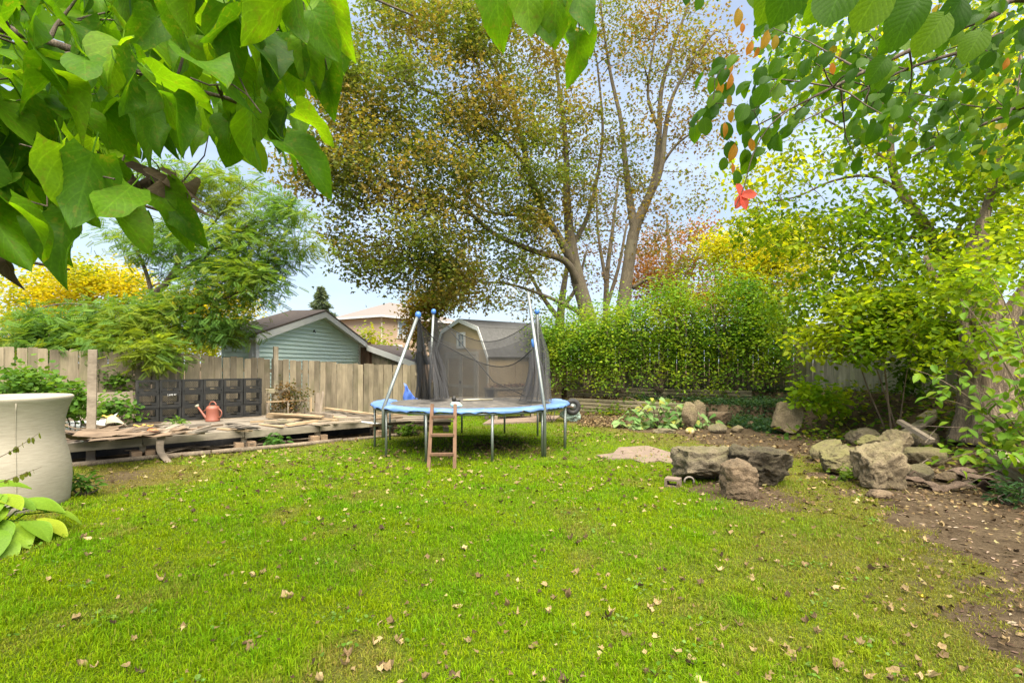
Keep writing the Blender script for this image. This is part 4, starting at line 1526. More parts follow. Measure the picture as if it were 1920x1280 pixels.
# pad: annulus with a wavy worn edge and skirt
n = 96
vs, fs = [], []
rr_ = random.Random(2)
A0, A1 = R(166), R(378)                # the pad survives round the front; the rear has lost it
for j in range(n + 1):
    a = A0 + (A1 - A0) * j / n
    w1, w2 = rr_.uniform(-.02, .02), rr_.uniform(-.010, .010)
    w3 = rr_.uniform(-.012, .03)
    for (rad, z) in ((1.50 + w1, .808), (1.54 + w1, .828), (1.70, .836 + w2), (1.815, .828 + w2), (1.842 + w1 * .4, .80), (1.838 + w1 * .6, .775 + w3)):
        vs.append((rad * math.cos(a), rad * math.sin(a), z))
for j in range(n):
    for k in range(5):
        a, b_ = j * 6 + k, (j + 1) * 6 + k
        fs.append((a, a + 1, b_ + 1, b_))
MB().add(vs, fs).build('safety_pad', M['blue_pad'], tp, True, local=True)
M['mat_black'] = plain_mat('trampoline_fabric', (0.085, 0.078, 0.07), 0.8, 0, 0.3, 10, 0.15, (0.28, 0.24, 0.19), 0.7)
mb = MB()
mb.lathe([(0.001, .765), (.5, .772), (1.0, .785), (1.4, .800), (1.5, .803)], 64)
mb.build('jumping_mat', M['mat_black'], tp, True, local=True)
mb = MB()
for k in range(72):
    a = 2 * math.pi * k / 72
    mb.tube([(1.47 * math.cos(a), 1.47 * math.sin(a), .80), (1.765 * math.cos(a), 1.765 * math.sin(a), .765)], .008, 5, False)
tag(mb.build('springs', M['galv'], tp, True, local=True), kind='stuff')

# poles
b1 = ring_at(724); b3 = ring_at(1017); b2 = ring_at(806, False); b4 = ring_at(1010, False)
t1 = W(784, 590, b1.y + .35); t3 = W(990, 548, b3.y + .30); t2 = W(813, 584, b2.y - .05); t4 = W(1007, 584, b4.y - .05)
def at_h(b, tt, z, z0=.3):
    f = (z - z0) / (tt.z - z0)
    return Vector((b.x + (tt.x - b.x) * f, b.y + (tt.y - b.y) * f, z))
for (b, tt, z0, rr) in ((b1, t1, .33, .03), (b3, t3, .02, .028), (b2, t2, .3, .028), (b4, t4, .3, .028)):
    o_ = Vector((b.x - TC.x, b.y - TC.y)).normalized() * .05
    bb = Vector((b.x + o_.x, b.y + o_.y))
    mb = MB()
    mb.tube([(bb.x, bb.y, z0), (bb.x, bb.y, .8), tt], rr, 10)
    pl = mb.build('net_pole', M['galv'], tp, True)
    mb = MB()
    if tt is t3:
        cpt = W(1001.5, 643, b3.y + .19)
        dr_ = (tt - cpt).normalized()
        mb.tube([cpt - dr_ * .07, cpt - dr_ * .06, cpt + dr_ * .06, cpt + dr_ * .07], [.03, .046, .046, .03], 10)
    else:
        mb.tube([tt - Vector((0, 0, .06)), tt - Vector((0, 0, .02)), tt + Vector((0, 0, .03)), tt + Vector((0, 0, .055))], [.03, .052, .05, .02], 10)
    mb.build('pole_cap', M['blue_cap'], pl, True)

# net
m, nt, b = new_mat('black_net')
b.inputs['Base Color'].default_value = (0.035, 0.035, 0.037, 1)
b.inputs['Roughness'].default_value = 0.85
tr = nt.nodes.new('ShaderNodeBsdfTransparent')
mx = nt.nodes.new('ShaderNodeMixShader')
nn_ = noise(nt, coords(nt, rand=False), 3, 4, .6)
mr = nd(nt, 'ShaderNodeMapRange')
mr.inputs['To Min'].default_value = 0.34
mr.inputs['To Max'].default_value = 0.54
nt.links.new(nn_, mr.inputs['Value'])
nt.links.new(mr.outputs['Result'], mx.inputs[0])
nt.links.new(tr.outputs[0], mx.inputs[1])
nt.links.new(b.outputs[0], mx.inputs[2])
nt.links.new(mx.outputs[0], nt.nodes['Material Output'].inputs['Surface'])
M['net'] = m
M['net_folds'] = m.copy()
M['net_folds'].name = 'gathered_black_net'
for q in M['net_folds'].node_tree.nodes:
    if q.type == 'MAP_RANGE':
        q.inputs['To Min'].default_value = 0.38
        q.inputs['To Max'].default_value = 0.72
M['rope'] = plain_mat('black_cord', (0.02, 0.02, 0.02), 0.8)

def arc(pa, pb, k, bulge):
    p = pa.lerp(pb, k)
    mid = pa.lerp(pb, .5)
    out = Vector((mid.x - TC.x, mid.y - TC.y, 0))
    if out.length > 1e-3: out.normalize()
    return p + out * bulge * math.sin(math.pi * k)
def net_panel(pa, pb, sag, bulge, seed, zb=.815, wob=.03, rope=True, nu=26, nv=10, power=1.0):
    def top(k):
        p = arc(pa, pb, k, bulge)
        p.z -= sag * (math.sin(math.pi * k) ** power)
        return p
    ba, bb = Vector((pa.x, pa.y, zb)), Vector((pb.x, pb.y, zb))
    def fn(u, v):
        a = top(u)
        c = arc(ba, bb, u, bulge * .8)
        c.z = zb
        p = c.lerp(a, v)
        f = math.sin(u * 23 + seed) * math.sin(math.pi * v) * wob + math.sin(u * 9 + 2 * v + seed) * wob * .8 * math.sin(math.pi * v)
        p.y += f
        p.x += f * .3
        return tuple(p)
    mb = MB()
    mb.sheet(fn, nu, nv)
    mb.build('net', M['net'], tp, True)
    if rope:
        mb = MB()
        mb.tube([fn(u, 1.0) for u in np.linspace(0, 1, 27)], .009, 6)
        mb.build('net_rope', M['rope'], tp, True)
n2, n4 = at_h(b2, t2, t2.z - .10), at_h(b4, t4, t4.z - .12)
net_panel(n2, n4, .52, .25, 1.0)
net_panel(at_h(b2, t2, 2.15), at_h(b4, t4, 2.2), .34, .10, 7.0, wob=.05, rope=False)
n2b = W(818, 638, b2.y - .1)
n3b = W(997, 655, b3.y + .2)
net_panel(n2b, n3b, .42, .5, 4.0, zb=.82, wob=.04)
mb = MB()
mb.tube([W(846, 622, 11.2), W(905, 690, 10.9), W(925, 715, 10.7), W(985, 742, 10.3)], .010, 6)
mb.build('net_rope', M['rope'], tp, True)
def drape(top_p, foot_a, foot_b, folds, amp, name='net', inner=0.04):
    """pleated net hanging from one point and spreading to its foot"""
    fa, fb = Vector(foot_a), Vector(foot_b)
    def fn(u, v):
        f = fa.lerp(fb, u)
        tpp = Vector(top_p) + Vector(((u - .5) * inner, 0, 0))
        p = tpp.lerp(f, v ** 0.9)
        w = min(1, v * 2.5)
        q_ = u * folds
        p.y += amp * w * (.6 * math.sin(q_ * 4.1 + 1.3 * v) + .45 * math.sin(q_ * 9.7 + 2.1 + 2.2 * v) + .3 * math.sin(q_ * 2.3 + 5 * v)) - .06 * math.sin(math.pi * v)
        p.x += .035 * w * math.sin(q_ * 6.3 + 4 * v + folds) + .03 * math.sin(5 * v + folds) * w
        return tuple(p)
    mb = MB()
    mb.sheet(fn, 44, 12)
    mb.build(name, M['net_folds'], tp, True)
drape(W(787, 596, b1.y + .5), W(780, 748, 9.6), W(812, 750, 9.8), 5, .07)
drape(W(787, 598, b1.y + .52), W(783, 747, 9.75), W(804, 749, 9.95), 3, .05)
drape(W(810, 640, b2.y - .15), W(803, 748, 10.0), W(846, 746, 10.6), 6, .09, inner=.16)
drape(W(812, 650, b2.y - .2), W(812, 748, 9.9), W(838, 747, 10.3), 4, .06, inner=.14)
drape(W(1007, 592, b4.y - .1), W(986, 748, 9.9), W(1037, 751, 9.5), 6, .08, inner=.07)
drape(W(1003, 640, b4.y - .3), W(975, 752, 9.4), W(1030, 752, 9.3), 5, .07, inner=.1)
net_panel(at_h(b1, t1, t1.z - .08), n2b, .12, -.1, 2.2, zb=1.75, wob=.02, nu=10)

# things left on the trampoline
a, b_ = W(868, 748, 10.3), W(924, 747.5, 10.5)
a.z = b_.z = .80
mb = MB(); mb.tube([a, a.lerp(b_, .5) + Vector((0, .01, .005)), b_], [.02, .022, .016], 7)
tag(mb.build('pale_stick', M['pale_board'], smooth=True), 'pale stick lying on the black trampoline mat', 'stick')
c = W(855, 768, 8.15)
c.z = .85
mb = MB()
mb.tube([c + Vector((-.08, .03, .03)), c + Vector((-.06, .02, .035)), c + Vector((.05, -.01, .03)), c + Vector((.075, -.02, .025)), c + Vector((.1, -.025, .02))], [.03, .045, .045, .02, .018], 10)
tag(mb.build('white_bottle', M['bag'], smooth=True), 'pale bottle lying on the front of the blue trampoline pad', 'bottle')
c = W(851, 745, 9.9)
c.z = .80
mb = MB(); mb.tube([c, c + Vector((0, 0, .05)), c + Vector((.01, 0, .11))], [.03, .045, .02], 8); mb.tube([c + Vector((.02, 0, .03)), c + Vector((.12, .02, .01))], .018, 6)
tag(mb.build('black_knob', M['black_plastic'], smooth=True), 'small black plastic fitting on the trampoline mat', 'fitting')
# clips hanging below the ring
for px in (930, 947, 968, 983):
    p = ring_at(px, False, 1.75)
    mb = MB(); mb.tube([(p.x, p.y, .75), (p.x + .01, p.y, .6), (p.x - .02, p.y, .52)], [.02, .035, .015], 6)
    mb.build('hanging_strap', M['black_plastic'], tp, True)

# ladder
lf = G(828, 878)
lt_y = TC.y - math.sqrt(TR ** 2 - (lf.x - TC.x) ** 2) - .05
ld = thing('wooden_ladder', 'short brown wooden ladder leaning on the trampoline front', 'ladder', (lf.x, lf.y, 0), 0.04)
tlt = (lt_y - lf.y) / .88
for k in (-1, 1):
    mb = MB()
    mb.bar((k * .19, 0, -.01), (k * .175, tlt * .9, .915), .055, .05, (1, 0, 0))
    mb.build('rail', M['ladder'], ld, local=True)
for z_ in (.20, .47, .73):
    mb = MB()
    mb.box((0, tlt * z_ - .01, z_), (.34, .085, .034), Matrix.Rotation(.03, 3, 'X'), .002)
    mb.build('rung', M['ladder'], ld, local=True)

# wheelbarrow and bag to the right of the trampoline
p = W(1058, 680, 13.4)
wb = thing('wheelbarrow', 'black wheelbarrow with fat tyre parked behind the trampoline', 'wheelbarrow', (p.x, p.y, 0), 0.1)
mb = MB()
mb.tube([(.33 + .0, .17 * math.cos(a) , .52 + .17 * math.sin(a)) if False else (.22 + .15 * math.cos(a), 0, .40 + .15 * math.sin(a)) for a in np.linspace(0, 2 * math.pi, 25)], .07, 8, False)
ty = mb.build('tyre', M['rubber'], wb, True, local=True)
mb = MB(); mb.tube([(.22, -.05, .4), (.22, .05, .4)], .09, 12); mb.build('rim', M['galv'], ty, True, local=True)
mb = MB()
mb.sheet(lambda u, v: (-.65 + .75 * u, -.3 + .6 * v, .50 - .16 * math.sin(math.pi * u) * math.sin(math.pi * v) + .06 * u), 8, 6, .006)
mb.build('tray', M['black_plastic'], wb, True, local=True)
for k in (-1, 1):
    mb = MB(); mb.tube([(.22, k * .1, .4), (-.4, k * .22, .44), (-1.0, k * .26, .5)], .018, 6); mb.build('handle', M['ladder'], wb, True, local=True)
    mb = MB(); mb.tube([(-.25, k * .2, .46), (-.35, k * .22, .0), (-.55, k * .22, .44)], .014, 6); mb.build('leg', M['black_plastic'], wb, True, local=True)
p = G(1070, 789)
mb = MB()
n1_, n2_ = 20, 12
vs, fs = [], []
for i in range(n2_ + 1):
    th = math.pi * i / n2_
    for j in range(n1_):
        ph = 2 * math.pi * j / n1_
        rr = 1 + .22 * (float(_hash(i * 91 + j * 37)) - .5) + .12 * math.sin(3 * ph + i)
        vs.append((p.x + .27 * rr * math.sin(th) * math.cos(ph), p.y + .2 * rr * math.sin(th) * math.sin(ph), .15 + .17 * rr * math.cos(th)))
for i in range(n2_):
    for j in range(n1_):
        a, b_ = i * n1_ + j, i * n1_ + (j + 1) % n1_
        fs.append((a, a + n1_, b_ + n1_, b_))
mb.add(vs, fs)
tag(mb.build('plastic_bag', M['bag']), 'crumpled pale green and white plastic bag on the ground by the wheelbarrow', 'bag')
# blue tarp bundle by the fence
p = W(768, 750, 13.6)
mb = MB()
mb.sheet(lambda u, v: (p.x - .16 + .42 * u + .03 * math.sin(9 * v), p.y + .06 * math.sin(14 * u + 3 * v), p.z - .3 + .75 * (1 - v) * (1 - .65 * u) + .04 * math.sin(8 * u)), 12, 8, .008)
tag(mb.build('blue_tarp', M['blue_tarp'], smooth=True), 'blue tarp hanging by the fence left of the shed', 'tarp')

# ------------------------------------------------------------------ tall beige planter
m, nt, b = new_mat('brushed_beige_resin')
v = coords(nt, (1, 1, 9), rand=False)
n1 = noise(nt, v, 9, 6, .65)
n2 = noise(nt, coords(nt, rand=False), 1.8, 4, .5)
c = ramp(nt, n1, [(.3, (0.266, 0.227, 0.166)), (.7, (0.389, 0.344, 0.266))])
c = mixc(nt, .3, c, ramp(nt, n2, [(.3, (0.233, 0.207, 0.156)), (.7, (0.363, 0.330, 0.266))]))
nt.links.new(c, b.inputs['Base Color'])
b.inputs['Roughness'].default_value = .75
bump(nt, b, n1, .4, .006)
M['planter'] = m
PX, PY = -5.38, 5.5
t = thing('tall_planter', 'tall curved beige planter standing at the left of the lawn', 'planter', (PX, PY, 0))
prof = [(.45, -.02), (.478, .0), (.487, .07), (.497, .18), (.503, .30), (.498, .42), (.478, .55), (.452, .66), (.436, .76), (.434, .84), (.446, .95), (.472, 1.06), (.503, 1.14), (.516, 1.165), (.516, 1.185), (.500, 1.195), (.478, 1.185), (.468, 1.15), (.44, 1.06), (.42, .98)]
mb = MB()
mb.lathe(prof, 56)
mb.build('body', M['planter'], t, True, local=True)
mb = MB()
mb.lathe([(.001, .99), (.43, .995)], 40)
mb.build('inner_lid', M['planter'], t, True, local=True)
an = math.atan2(-PY, -PX) + .07
mb = MB()
mb.tube([((r_ + .001) * math.cos(an), (r_ + .001) * math.sin(an), z_) for r_, z_ in prof[1:13]], .006, 6)
mb.build('seam', M['planter'], t, True, local=True)

# ------------------------------------------------------------------ timber retaining walls
def timber_wall(name, label, a, b, z0, n, hh, cuts, seed, depth=.12):
    a, b = Vector(a), Vector(b)
    d = b - a
    L = d.length
    rr = random.Random(seed)
    t = thing(name, label, 'retaining wall', (a.x, a.y, z0), math.atan2(d.y, d.x))
    for i in range(n):
        us = [0] + [c + rr.uniform(-.5, .5) for c in cuts] + [L]
        for u0, u1 in zip(us[:-1], us[1:]):
            mb = MB()
            prof_ = [(-depth * .32, 0), (-depth * .5, hh * .25), (-depth * .5, hh * .75), (-depth * .32, hh), (depth * .5, hh), (depth * .5, 0)]
            mb.prism([(u0 - (u0 + u1) / 2, y, z) for y, z in prof_], (u1 - u0 - .01, 0, 0))
            link('timber', mb.mesh('timber', M['timber']), t, ((u0 + u1) / 2, rr.uniform(-.012, .012), i * (hh + .003)), (rr.uniform(-.03, .03), rr.uniform(-.004, .004), rr.uniform(-.003, .003)))
    return t
timber_wall('timber_wall', 'low mossy timber retaining wall, lower tier before the hedge', WALL1[0], WALL1[1], -.02, 4, .105, [2.2], 2)
timber_wall('timber_wall', 'timber retaining wall, upper tier under the hedge', WALL2[0], WALL2[1], .36, 4, .095, [1.9, 3.9], 3)
timber_wall('timber_wall', 'short stack of retaining timbers at the right edge of the dirt', (6.75, 7.2), (5.15, 4.3), -.03, 3, .125, [1.7], 4, .16)

# ------------------------------------------------------------------ rocks
M['rock_tan'] = rock_mat('tan_rock', (0.206, 0.156, 0.090), (0.413, 0.325, 0.206), (0.194, 0.175, 0.069), .5)
M['rock_grey'] = rock_mat('grey_rock', (0.138, 0.110, 0.070), (0.360, 0.294, 0.198), (0.156, 0.144, 0.048), .5)
M['rock_dark'] = rock_mat('dark_rock', (0.061, 0.047, 0.029), (0.182, 0.143, 0.088), (0.083, 0.077, 0.026), .45)
M['rock_moss'] = rock_mat('mossy_rock', (0.138, 0.112, 0.057), (0.312, 0.256, 0.144), (0.213, 0.200, 0.060), .7)
M['rock_pink'] = rock_mat('pinkish_rock', (0.161, 0.109, 0.064), (0.310, 0.218, 0.138), (0.172, 0.138, 0.069), .3)

def ico(sub):
    import bmesh
    bm = bmesh.new()
    bmesh.ops.create_icosphere(bm, subdivisions=sub, radius=1)
    v = np.array([x.co[:] for x in bm.verts])
    f = [tuple(q.index for q in x.verts) for x in bm.faces]
    bm.free()
    return v, f
ICO = {k: ico(k) for k in (3, 4, 5)}

def rock(name, label, size, loc, seed, mat, rot=(0, 0, 0), cuts=9, lump=.22, sub=4, planes=None, group=None, flat_bottom=True, fine=.05):
    """boulder: a sphere cut by random planes, then broken up with noise"""
    v, f = ICO[sub]
    v = v.copy()
    rr = np.random.default_rng(seed)
    for i in range(cuts):
        nrm = rr.normal(0, 1, 3)
        nrm /= np.linalg.norm(nrm)
        h = rr.uniform(.52, .86)
        d = v @ nrm
        v = v - np.maximum(d - h, 0)[:, None] * nrm * .94
    for (nrm, h) in (planes or ()):
        nrm = np.array(nrm, dtype=float)
        nrm /= np.linalg.norm(nrm)
        d = v @ nrm
        v = v - np.maximum(d - h, 0)[:, None] * nrm * .97
    nd_ = unit(v)
    k = (fbm(v * 1.8 + seed * 3.7, seed, 3) - .5) * 2 * lump + (fbm(v * 6 + seed, seed + 9, 3) - .5) * 2 * fine * 1.6
    rdg = 1 - np.abs(fbm(v * 2.6 + seed * 2.1, seed + 3, 3) - .5) * 2
    k = k + (rdg - .8) * fine * 2.2
    pit = np.clip(fbm(v * 5.5 + seed * .7, seed + 17, 2) - .62, 0, 1)
    k = k - pit * fine * 6
    k = k - fine * 1.2 * np.clip(1 - np.abs(fbm(v * 3.2 + seed * 1.3, seed + 5, 2) - .5) * 14, 0, 1)
    v = v + nd_ * k[:, None]
    lo, hi = v.min(0), v.max(0)
    v = (v - (lo + hi) / 2) / (hi - lo) * np.array(size)
    if flat_bottom:
        v[:, 2] = np.maximum(v[:, 2], -size[2] / 2 + size[2] * .06)
    v[:, 2] += size[2] / 2
    loops = [i for q in f for i in q]
    me = np_mesh(name, v, loops, np.arange(len(f)) * 3, np.full(len(f), 3), M[mat], True)
    return tag(link(name, me, None, loc, rot), label, 'rock', group)

def rock_px(label, x0, x1, y0, y1, dep, seed, mat, z=0.0, rot=(0, 0, 0), name='boulder', **kw):
    """a boulder given by where it shows in the photo and how deep it is, standing at height z"""
    d = (EYE - z) * FOC / (y1 - HOR)
    dc = d + dep * .42
    w = (x1 - x0) / FOC * dc
    hgt = (y1 - y0) / FOC * dc
    c = ((x0 + x1) / 2 - 960) / FOC * dc
    return rock(name, label, (w, dep, hgt), (c, dc, z - .02), seed, mat, rot, **kw)

rock_px('large flat-topped boulder at the left of the fire pit, raised on a block', 1262, 1384, 842, 910, .55, 3, 'rock_grey', 0.0, sub=5, cuts=3, lump=.10, planes=[((0, -.45, -1), .40), ((0, 0, 1), .48), ((-1, -.2, 0), .66), ((0, -1, .15), .55), ((1, 0, 0), .75)], flat_bottom=False, fine=.075)
rock_px('large dark boulder with jagged top at the right of the fire pit', 1360, 1495, 838, 919, .6, 12, 'rock_dark', 0.0, sub=5, cuts=3, lump=.13, planes=[((0, -1, -.3), .48), ((.25, 0, 1), .55), ((1, 0, .2), .75), ((-1, 0, 0), .8)], fine=.09)
rock_px('upright brown stone with hollow in front of the fire pit boulders', 1353, 1419, 864, 938, .34, 24, 'rock_pink', 0.0, sub=5, cuts=0, lump=.05, planes=[((1, -.05, 0), .52), ((-1, .05, 0), .52), ((0, -1, .06), .5), ((0, 1, 0), .5), ((.45, -.2, 1), .6), ((-.3, 0, 1), .66), ((0, 0, -1), .7), ((.7, -.7, 0), .62), ((-.7, -.7, 0), .64)], fine=.05)
a = G(1262, 912)
cb = thing('cinder_block', 'small reddish hollow concrete block at the fire pit', 'block', (a.x, a.y, 0), -.5)
mb = MB()
for xx in (-.075, .075): mb.box((xx, 0, .055), (.03, .16, .11))
mb.box((0, 0, .0975), (.12, .158, .025)).box((0, 0, .0125), (.12, .158, .025))
mb.build('body', M['pink_concrete'], cb, local=True)
a = G(1292, 911)
mb = MB()
mb.tube([(a.x + .06 * math.cos(q), a.y, .06 + .055 * math.sin(q)) for q in np.linspace(-.4, 3.4, 12)], .012, 6)
tag(mb.build('broken_ring', M['grey_concrete'], smooth=True), 'broken grey ring beside the cinder block', 'debris')
# flat paving slab in the grass
def slab(label, poly_px, z=.035, mat='grey_concrete', name='stone_slab'):
    pts = [G(x, y, 0) for x, y in poly_px]
    mb = MB()
    mb.prism([(p.x, p.y, -.03) for p in pts], (0, 0, z + .03))
    o = mb.build(name, M[mat])
    return tag(o, label, 'slab')
slab('broad flat pinkish stone slab sunk in the grass left of the fire pit', [(1118, 856), (1150, 852), (1160, 841), (1215, 838), (1242, 846), (1262, 852), (1275, 862), (1268, 874), (1235, 866), (1208, 871), (1180, 862), (1140, 862)][::-1], .03, 'pink_concrete')
slab('pale concrete pad behind the trampoline', [(905, 797), (1040, 790), (1050, 781), (925, 783)], .04, 'pink_concrete', 'concrete_pad')
rock_px('tall tan standing slab leaning back before the ivy', 1450, 1511, 752, 816, .2, 33, 'rock_tan', 0.0, (R(-14), 0, -.1), sub=5, cuts=0, lump=.04, planes=[((0, -1, 0), .35), ((0, 1, 0), .35), ((1, 0, -.25), .55), ((-1, 0, .35), .6), ((.12, 0, 1), .72), ((.8, 0, -.75), .62), ((-.5, 0, -1), .72)], fine=.025)
rock_px('squared brown stone beside the squash leaves', 1325, 1376, 772, 797, .4, 41, 'rock_pink', .02, cuts=7, lump=.08, planes=[((0, 0, 1), .5)])
rock_px('flat grey stone in front of the squared brown stone', 1328, 1364, 793, 813, .3, 42, 'rock_grey', cuts=7, lump=.1)
rock_px('upright brown stone standing among the squash leaves', 1276, 1308, 752, 806, .3, 43, 'rock_tan', cuts=7, lump=.1)
rock_px('pointed brown stone behind the squash leaves', 1300, 1322, 748, 790, .25, 48, 'rock_tan', .1, cuts=7, lump=.1)
rock_px('small tan stone before the ivy', 1368, 1394, 796, 811, .2, 44, 'rock_tan', cuts=6, lump=.1)
rock_px('small pale round stone at the ivy edge', 1400, 1414, 788, 801, .16, 45, 'rock_pink', cuts=6, lump=.1)
rock_px('low flat stone under the squash leaves', 1222, 1268, 802, 813, .3, 46, 'rock_grey', cuts=6, lump=.1)
# the pile at the right
rock_px('large pale boulder with overhanging lip at the front of the rock pile', 1608, 1698, 826, 922, .42, 73, 'rock_tan', 0.0, (0, 0, .1), sub=5, cuts=3, lump=.10, planes=[((-1, -.1, -.1), .58), ((1, -.1, -.05), .62), ((0, -1, -.2), .5), ((-.3, 0, 1), .66), ((.1, 0, -1), .7), ((0, 1, 0), .6), ((.7, -.7, .3), .72)], fine=.07)
rock_px('wedge-shaped mossy boulder left of the overhanging boulder', 1536, 1614, 836, 891, .5, 52, 'rock_moss', 0.0, cuts=6, lump=.12, sub=5, planes=[((-.75, -.2, .8), .4), ((0, -1, .2), .6), ((1, -.2, 0), .7)])
rock_px('long flat slab tilted at the left end of the rock pile', 1516, 1586, 832, 866, .35, 53, 'rock_moss', 0.0, (0, R(-16), .35), cuts=6, lump=.1, planes=[((0, 0, 1), .4)])
rock_px('rounded yellow mossy boulder on top of the rock pile', 1606, 1664, 816, 850, .38, 54, 'rock_moss', .12, cuts=5, lump=.1, sub=5)
rock_px('broad brown boulder at the back of the rock pile', 1652, 1706, 806, 862, .5, 55, 'rock_tan', .02, cuts=7, lump=.12, sub=5)
rock_px('grey boulder behind the yellow mossy boulder', 1590, 1646, 802, 838, .5, 56, 'rock_grey', .0, cuts=7, lump=.12)
rock_px('mossy low boulder under the rounded yellow one', 1570, 1640, 838, 872, .45, 57, 'rock_moss', .0, cuts=6, lump=.12)
rock_px('long grey slab at the right of the rock pile', 1694, 1772, 838, 874, .4, 58, 'rock_moss', .02, (0, R(6), -.15), cuts=7, lump=.1)
rock_px('sloping grey boulder right of the overhanging boulder', 1690, 1742, 868, 906, .36, 59, 'rock_grey', 0.0, (0, R(10), .2), cuts=7, lump=.12)
rock_px('dark brown boulder beneath the crossed planks', 1700, 1752, 806, 846, .5, 60, 'rock_grey', .06, cuts=7, lump=.12)
rock_px('small pink granite cobble at the foot of the rock pile', 1624, 1674, 917, 937, .2, 61, 'rock_pink', 0.0, cuts=5, lump=.1)
rock_px('tan stone on the bank below the gnarled tree', 1860, 1906, 818, 846, .3, 62, 'rock_tan', .12, cuts=6, lump=.1)
rock_px('pale stone at the right edge of the bank', 1896, 1940, 812, 842, .3, 63, 'rock_tan', .14, cuts=6, lump=.1)
rock_px('small flat stone half hidden in dry leaves right of the pile', 1756, 1800, 884, 906, .22, 64, 'rock_pink', 0.0, cuts=6, lump=.1)
# bark sheets and crossed planks
r = random.Random(31)
M['bark_sheet'] = bark_mat('fallen_bark', (0.08, 0.05, 0.033), (0.29, 0.20, 0.14), 14, 1.0, .8)
for i, (px, py, L, w_, an, lab) in enumerate(((1835, 893, .62, .30, .1, 'largest curled bark sheet lying right of the rock pile'), (1735, 902, .42, .2, -.6, 'split bark sheet next to the overhanging boulder'),
        (1782, 908, .4, .16, -.3, 'dark bark strip between two larger bark sheets'), (1860, 908, .36, .16, .4, 'short curled bark piece by the retaining timbers'), (1805, 880, .45, .2, .3, 'pale bark sheet behind the largest bark sheet'), (1715, 888, .4, .14, .9, 'narrow bark strip leaning on the rock pile'))):
    c = G(px, py, .08)
    bend = r.uniform(.04, .09)
    ph = r.uniform(0, 6)
    mb = MB()
    mb.sheet(lambda u, v: ((u - .5) * L, (v - .5) * w_ * (1 - .3 * math.sin(5 * u + ph) ** 2), bend * (1 - ((v - .5) * 2) ** 2) + .03 * math.sin(4 * u + ph) + .012 * math.sin(17 * u + 5 * v)), 12, 6, .012)
    o = link('bark_sheet', mb.mesh('bark_sheet', M['bark_sheet'], True), None, (c.x, c.y, c.z - .04), (r.uniform(-.3, .1), r.uniform(-.15, .15), an))
    tag(o, lab, 'bark')
g_k = 'planks dumped on the rock pile'
def bk(px, py, d): return W(px, py, d)
board('dumped_plank', 'brown plank crossing over the others on the rock pile', 'plank', bk(1686, 789, 8.9), bk(1748, 826, 8.3), .09, .06, 'oldlumber', g_k)
board('dumped_plank', 'long mossy plank pointing up the bank behind the rock pile', 'plank', bk(1696, 811, 9.1), bk(1756, 772, 9.9), .12, .04, 'timber', g_k)
board('dumped_plank', 'second mossy plank beside the long one up the bank', 'plank', bk(1704, 815, 8.9), bk(1760, 780, 9.7), .09, .05, 'oldlumber', g_k)
board('dumped_plank', 'short grey plank on top end of the mossy planks', 'plank', bk(1726, 784, 9.6), bk(1752, 768, 9.9), .16, .03, 'timber', g_k)
for i, (a, b_) in enumerate((((1690, 800, 8.6), (1790, 801, 8.2)), ((1735, 830, 8.0), (1757, 802, 8.6)), ((1820, 905, 6.3), (1875, 880, 6.6)), ((1740, 860, 7.4), (1690, 900, 6.9)), ((1800, 880, 6.5), (1830, 915, 6.1)))):
    a, b_ = W(*a), W(*b_)
    mb = MB(); mb.tube([a, a.lerp(b_, .5) + Vector((0, 0, .02)), b_], [.008, .007, .004], 5)
    tag(mb.build('bare_stick', M['log'], smooth=True), 'thin bare stick lying over the rock pile', 'stick', 'sticks on the rock pile')

r = random.Random(52)
for i in range(16):
    px, py = r.uniform(1540, 1850), r.uniform(868, 918)
    w_ = r.uniform(12, 34)
    if py > 895 and px < 1700: continue
    rock_px('small rubble stone lying about the foot of the rock pile', px, px + w_, py - w_ * r.uniform(.4, .7), py, r.uniform(.08, .2), 300 + i, r.choice(('rock_grey', 'rock_tan', 'rock_moss', 'rock_pink')), 0.0, (0, 0, r.uniform(-.6, .6)), name='rubble_stone', cuts=7, lump=.1, sub=3, group='rubble at the rock pile')

# ------------------------------------------------------------------ trees
def bez(a, b, c, n):
    t = np.linspace(0, 1, n)[:, None]
    return (1 - t) ** 2 * a + 2 * t * (1 - t) * b + t * t * c

def smooth_path(pts, n=6):
    """Catmull-Rom through (x,y,z,r) rows"""
    P = np.array(pts, dtype=float)
    P = np.concatenate([[2 * P[0] - P[1]], P, [2 * P[-1] - P[-2]]])
    out = []
    for i in range(1, len(P) - 2):
        for t in np.linspace(0, 1, n, endpoint=False):
            p0, p1, p2, p3 = P[i - 1], P[i], P[i + 1], P[i + 2]
            out.append(.5 * (2 * p1 + (p2 - p0) * t + (2 * p0 - 5 * p1 + 4 * p2 - p3) * t * t + (3 * p1 - p0 - 3 * p2 + p3) * t ** 3))
    out.append(P[-2])
    return np.array(out)

def limb_px(pts, base_d):
    """(px, py, width_px, depth offset) rows to (x,y,z,r)"""
    out = []
    for (px, py, w, dd) in pts:
        d = base_d + dd
        p = W(px, py, d)
        out.append((p.x, p.y, p.z, max(.004, w / 2 / FOC * d)))
    return out

def blob_clumps(blobs, rad, seed):
    """clump centres from blobs (px, py, depth, rx_px, ry_px, r_depth_m, count)"""
    r = np.random.default_rng(seed)
    out = []
    for (px, py, d, rx, ry, rd, n) in blobs:
        k = 0
        while k < n:
            q = r.uniform(-1, 1, 3)
            if (q ** 2).sum() > 1: continue
            dd = d + q[2] * rd
            p = W(px + q[0] * rx, py + q[1] * ry, dd)
            out.append((p.x, p.y, p.z))
            k += 1
    return np.array(out)

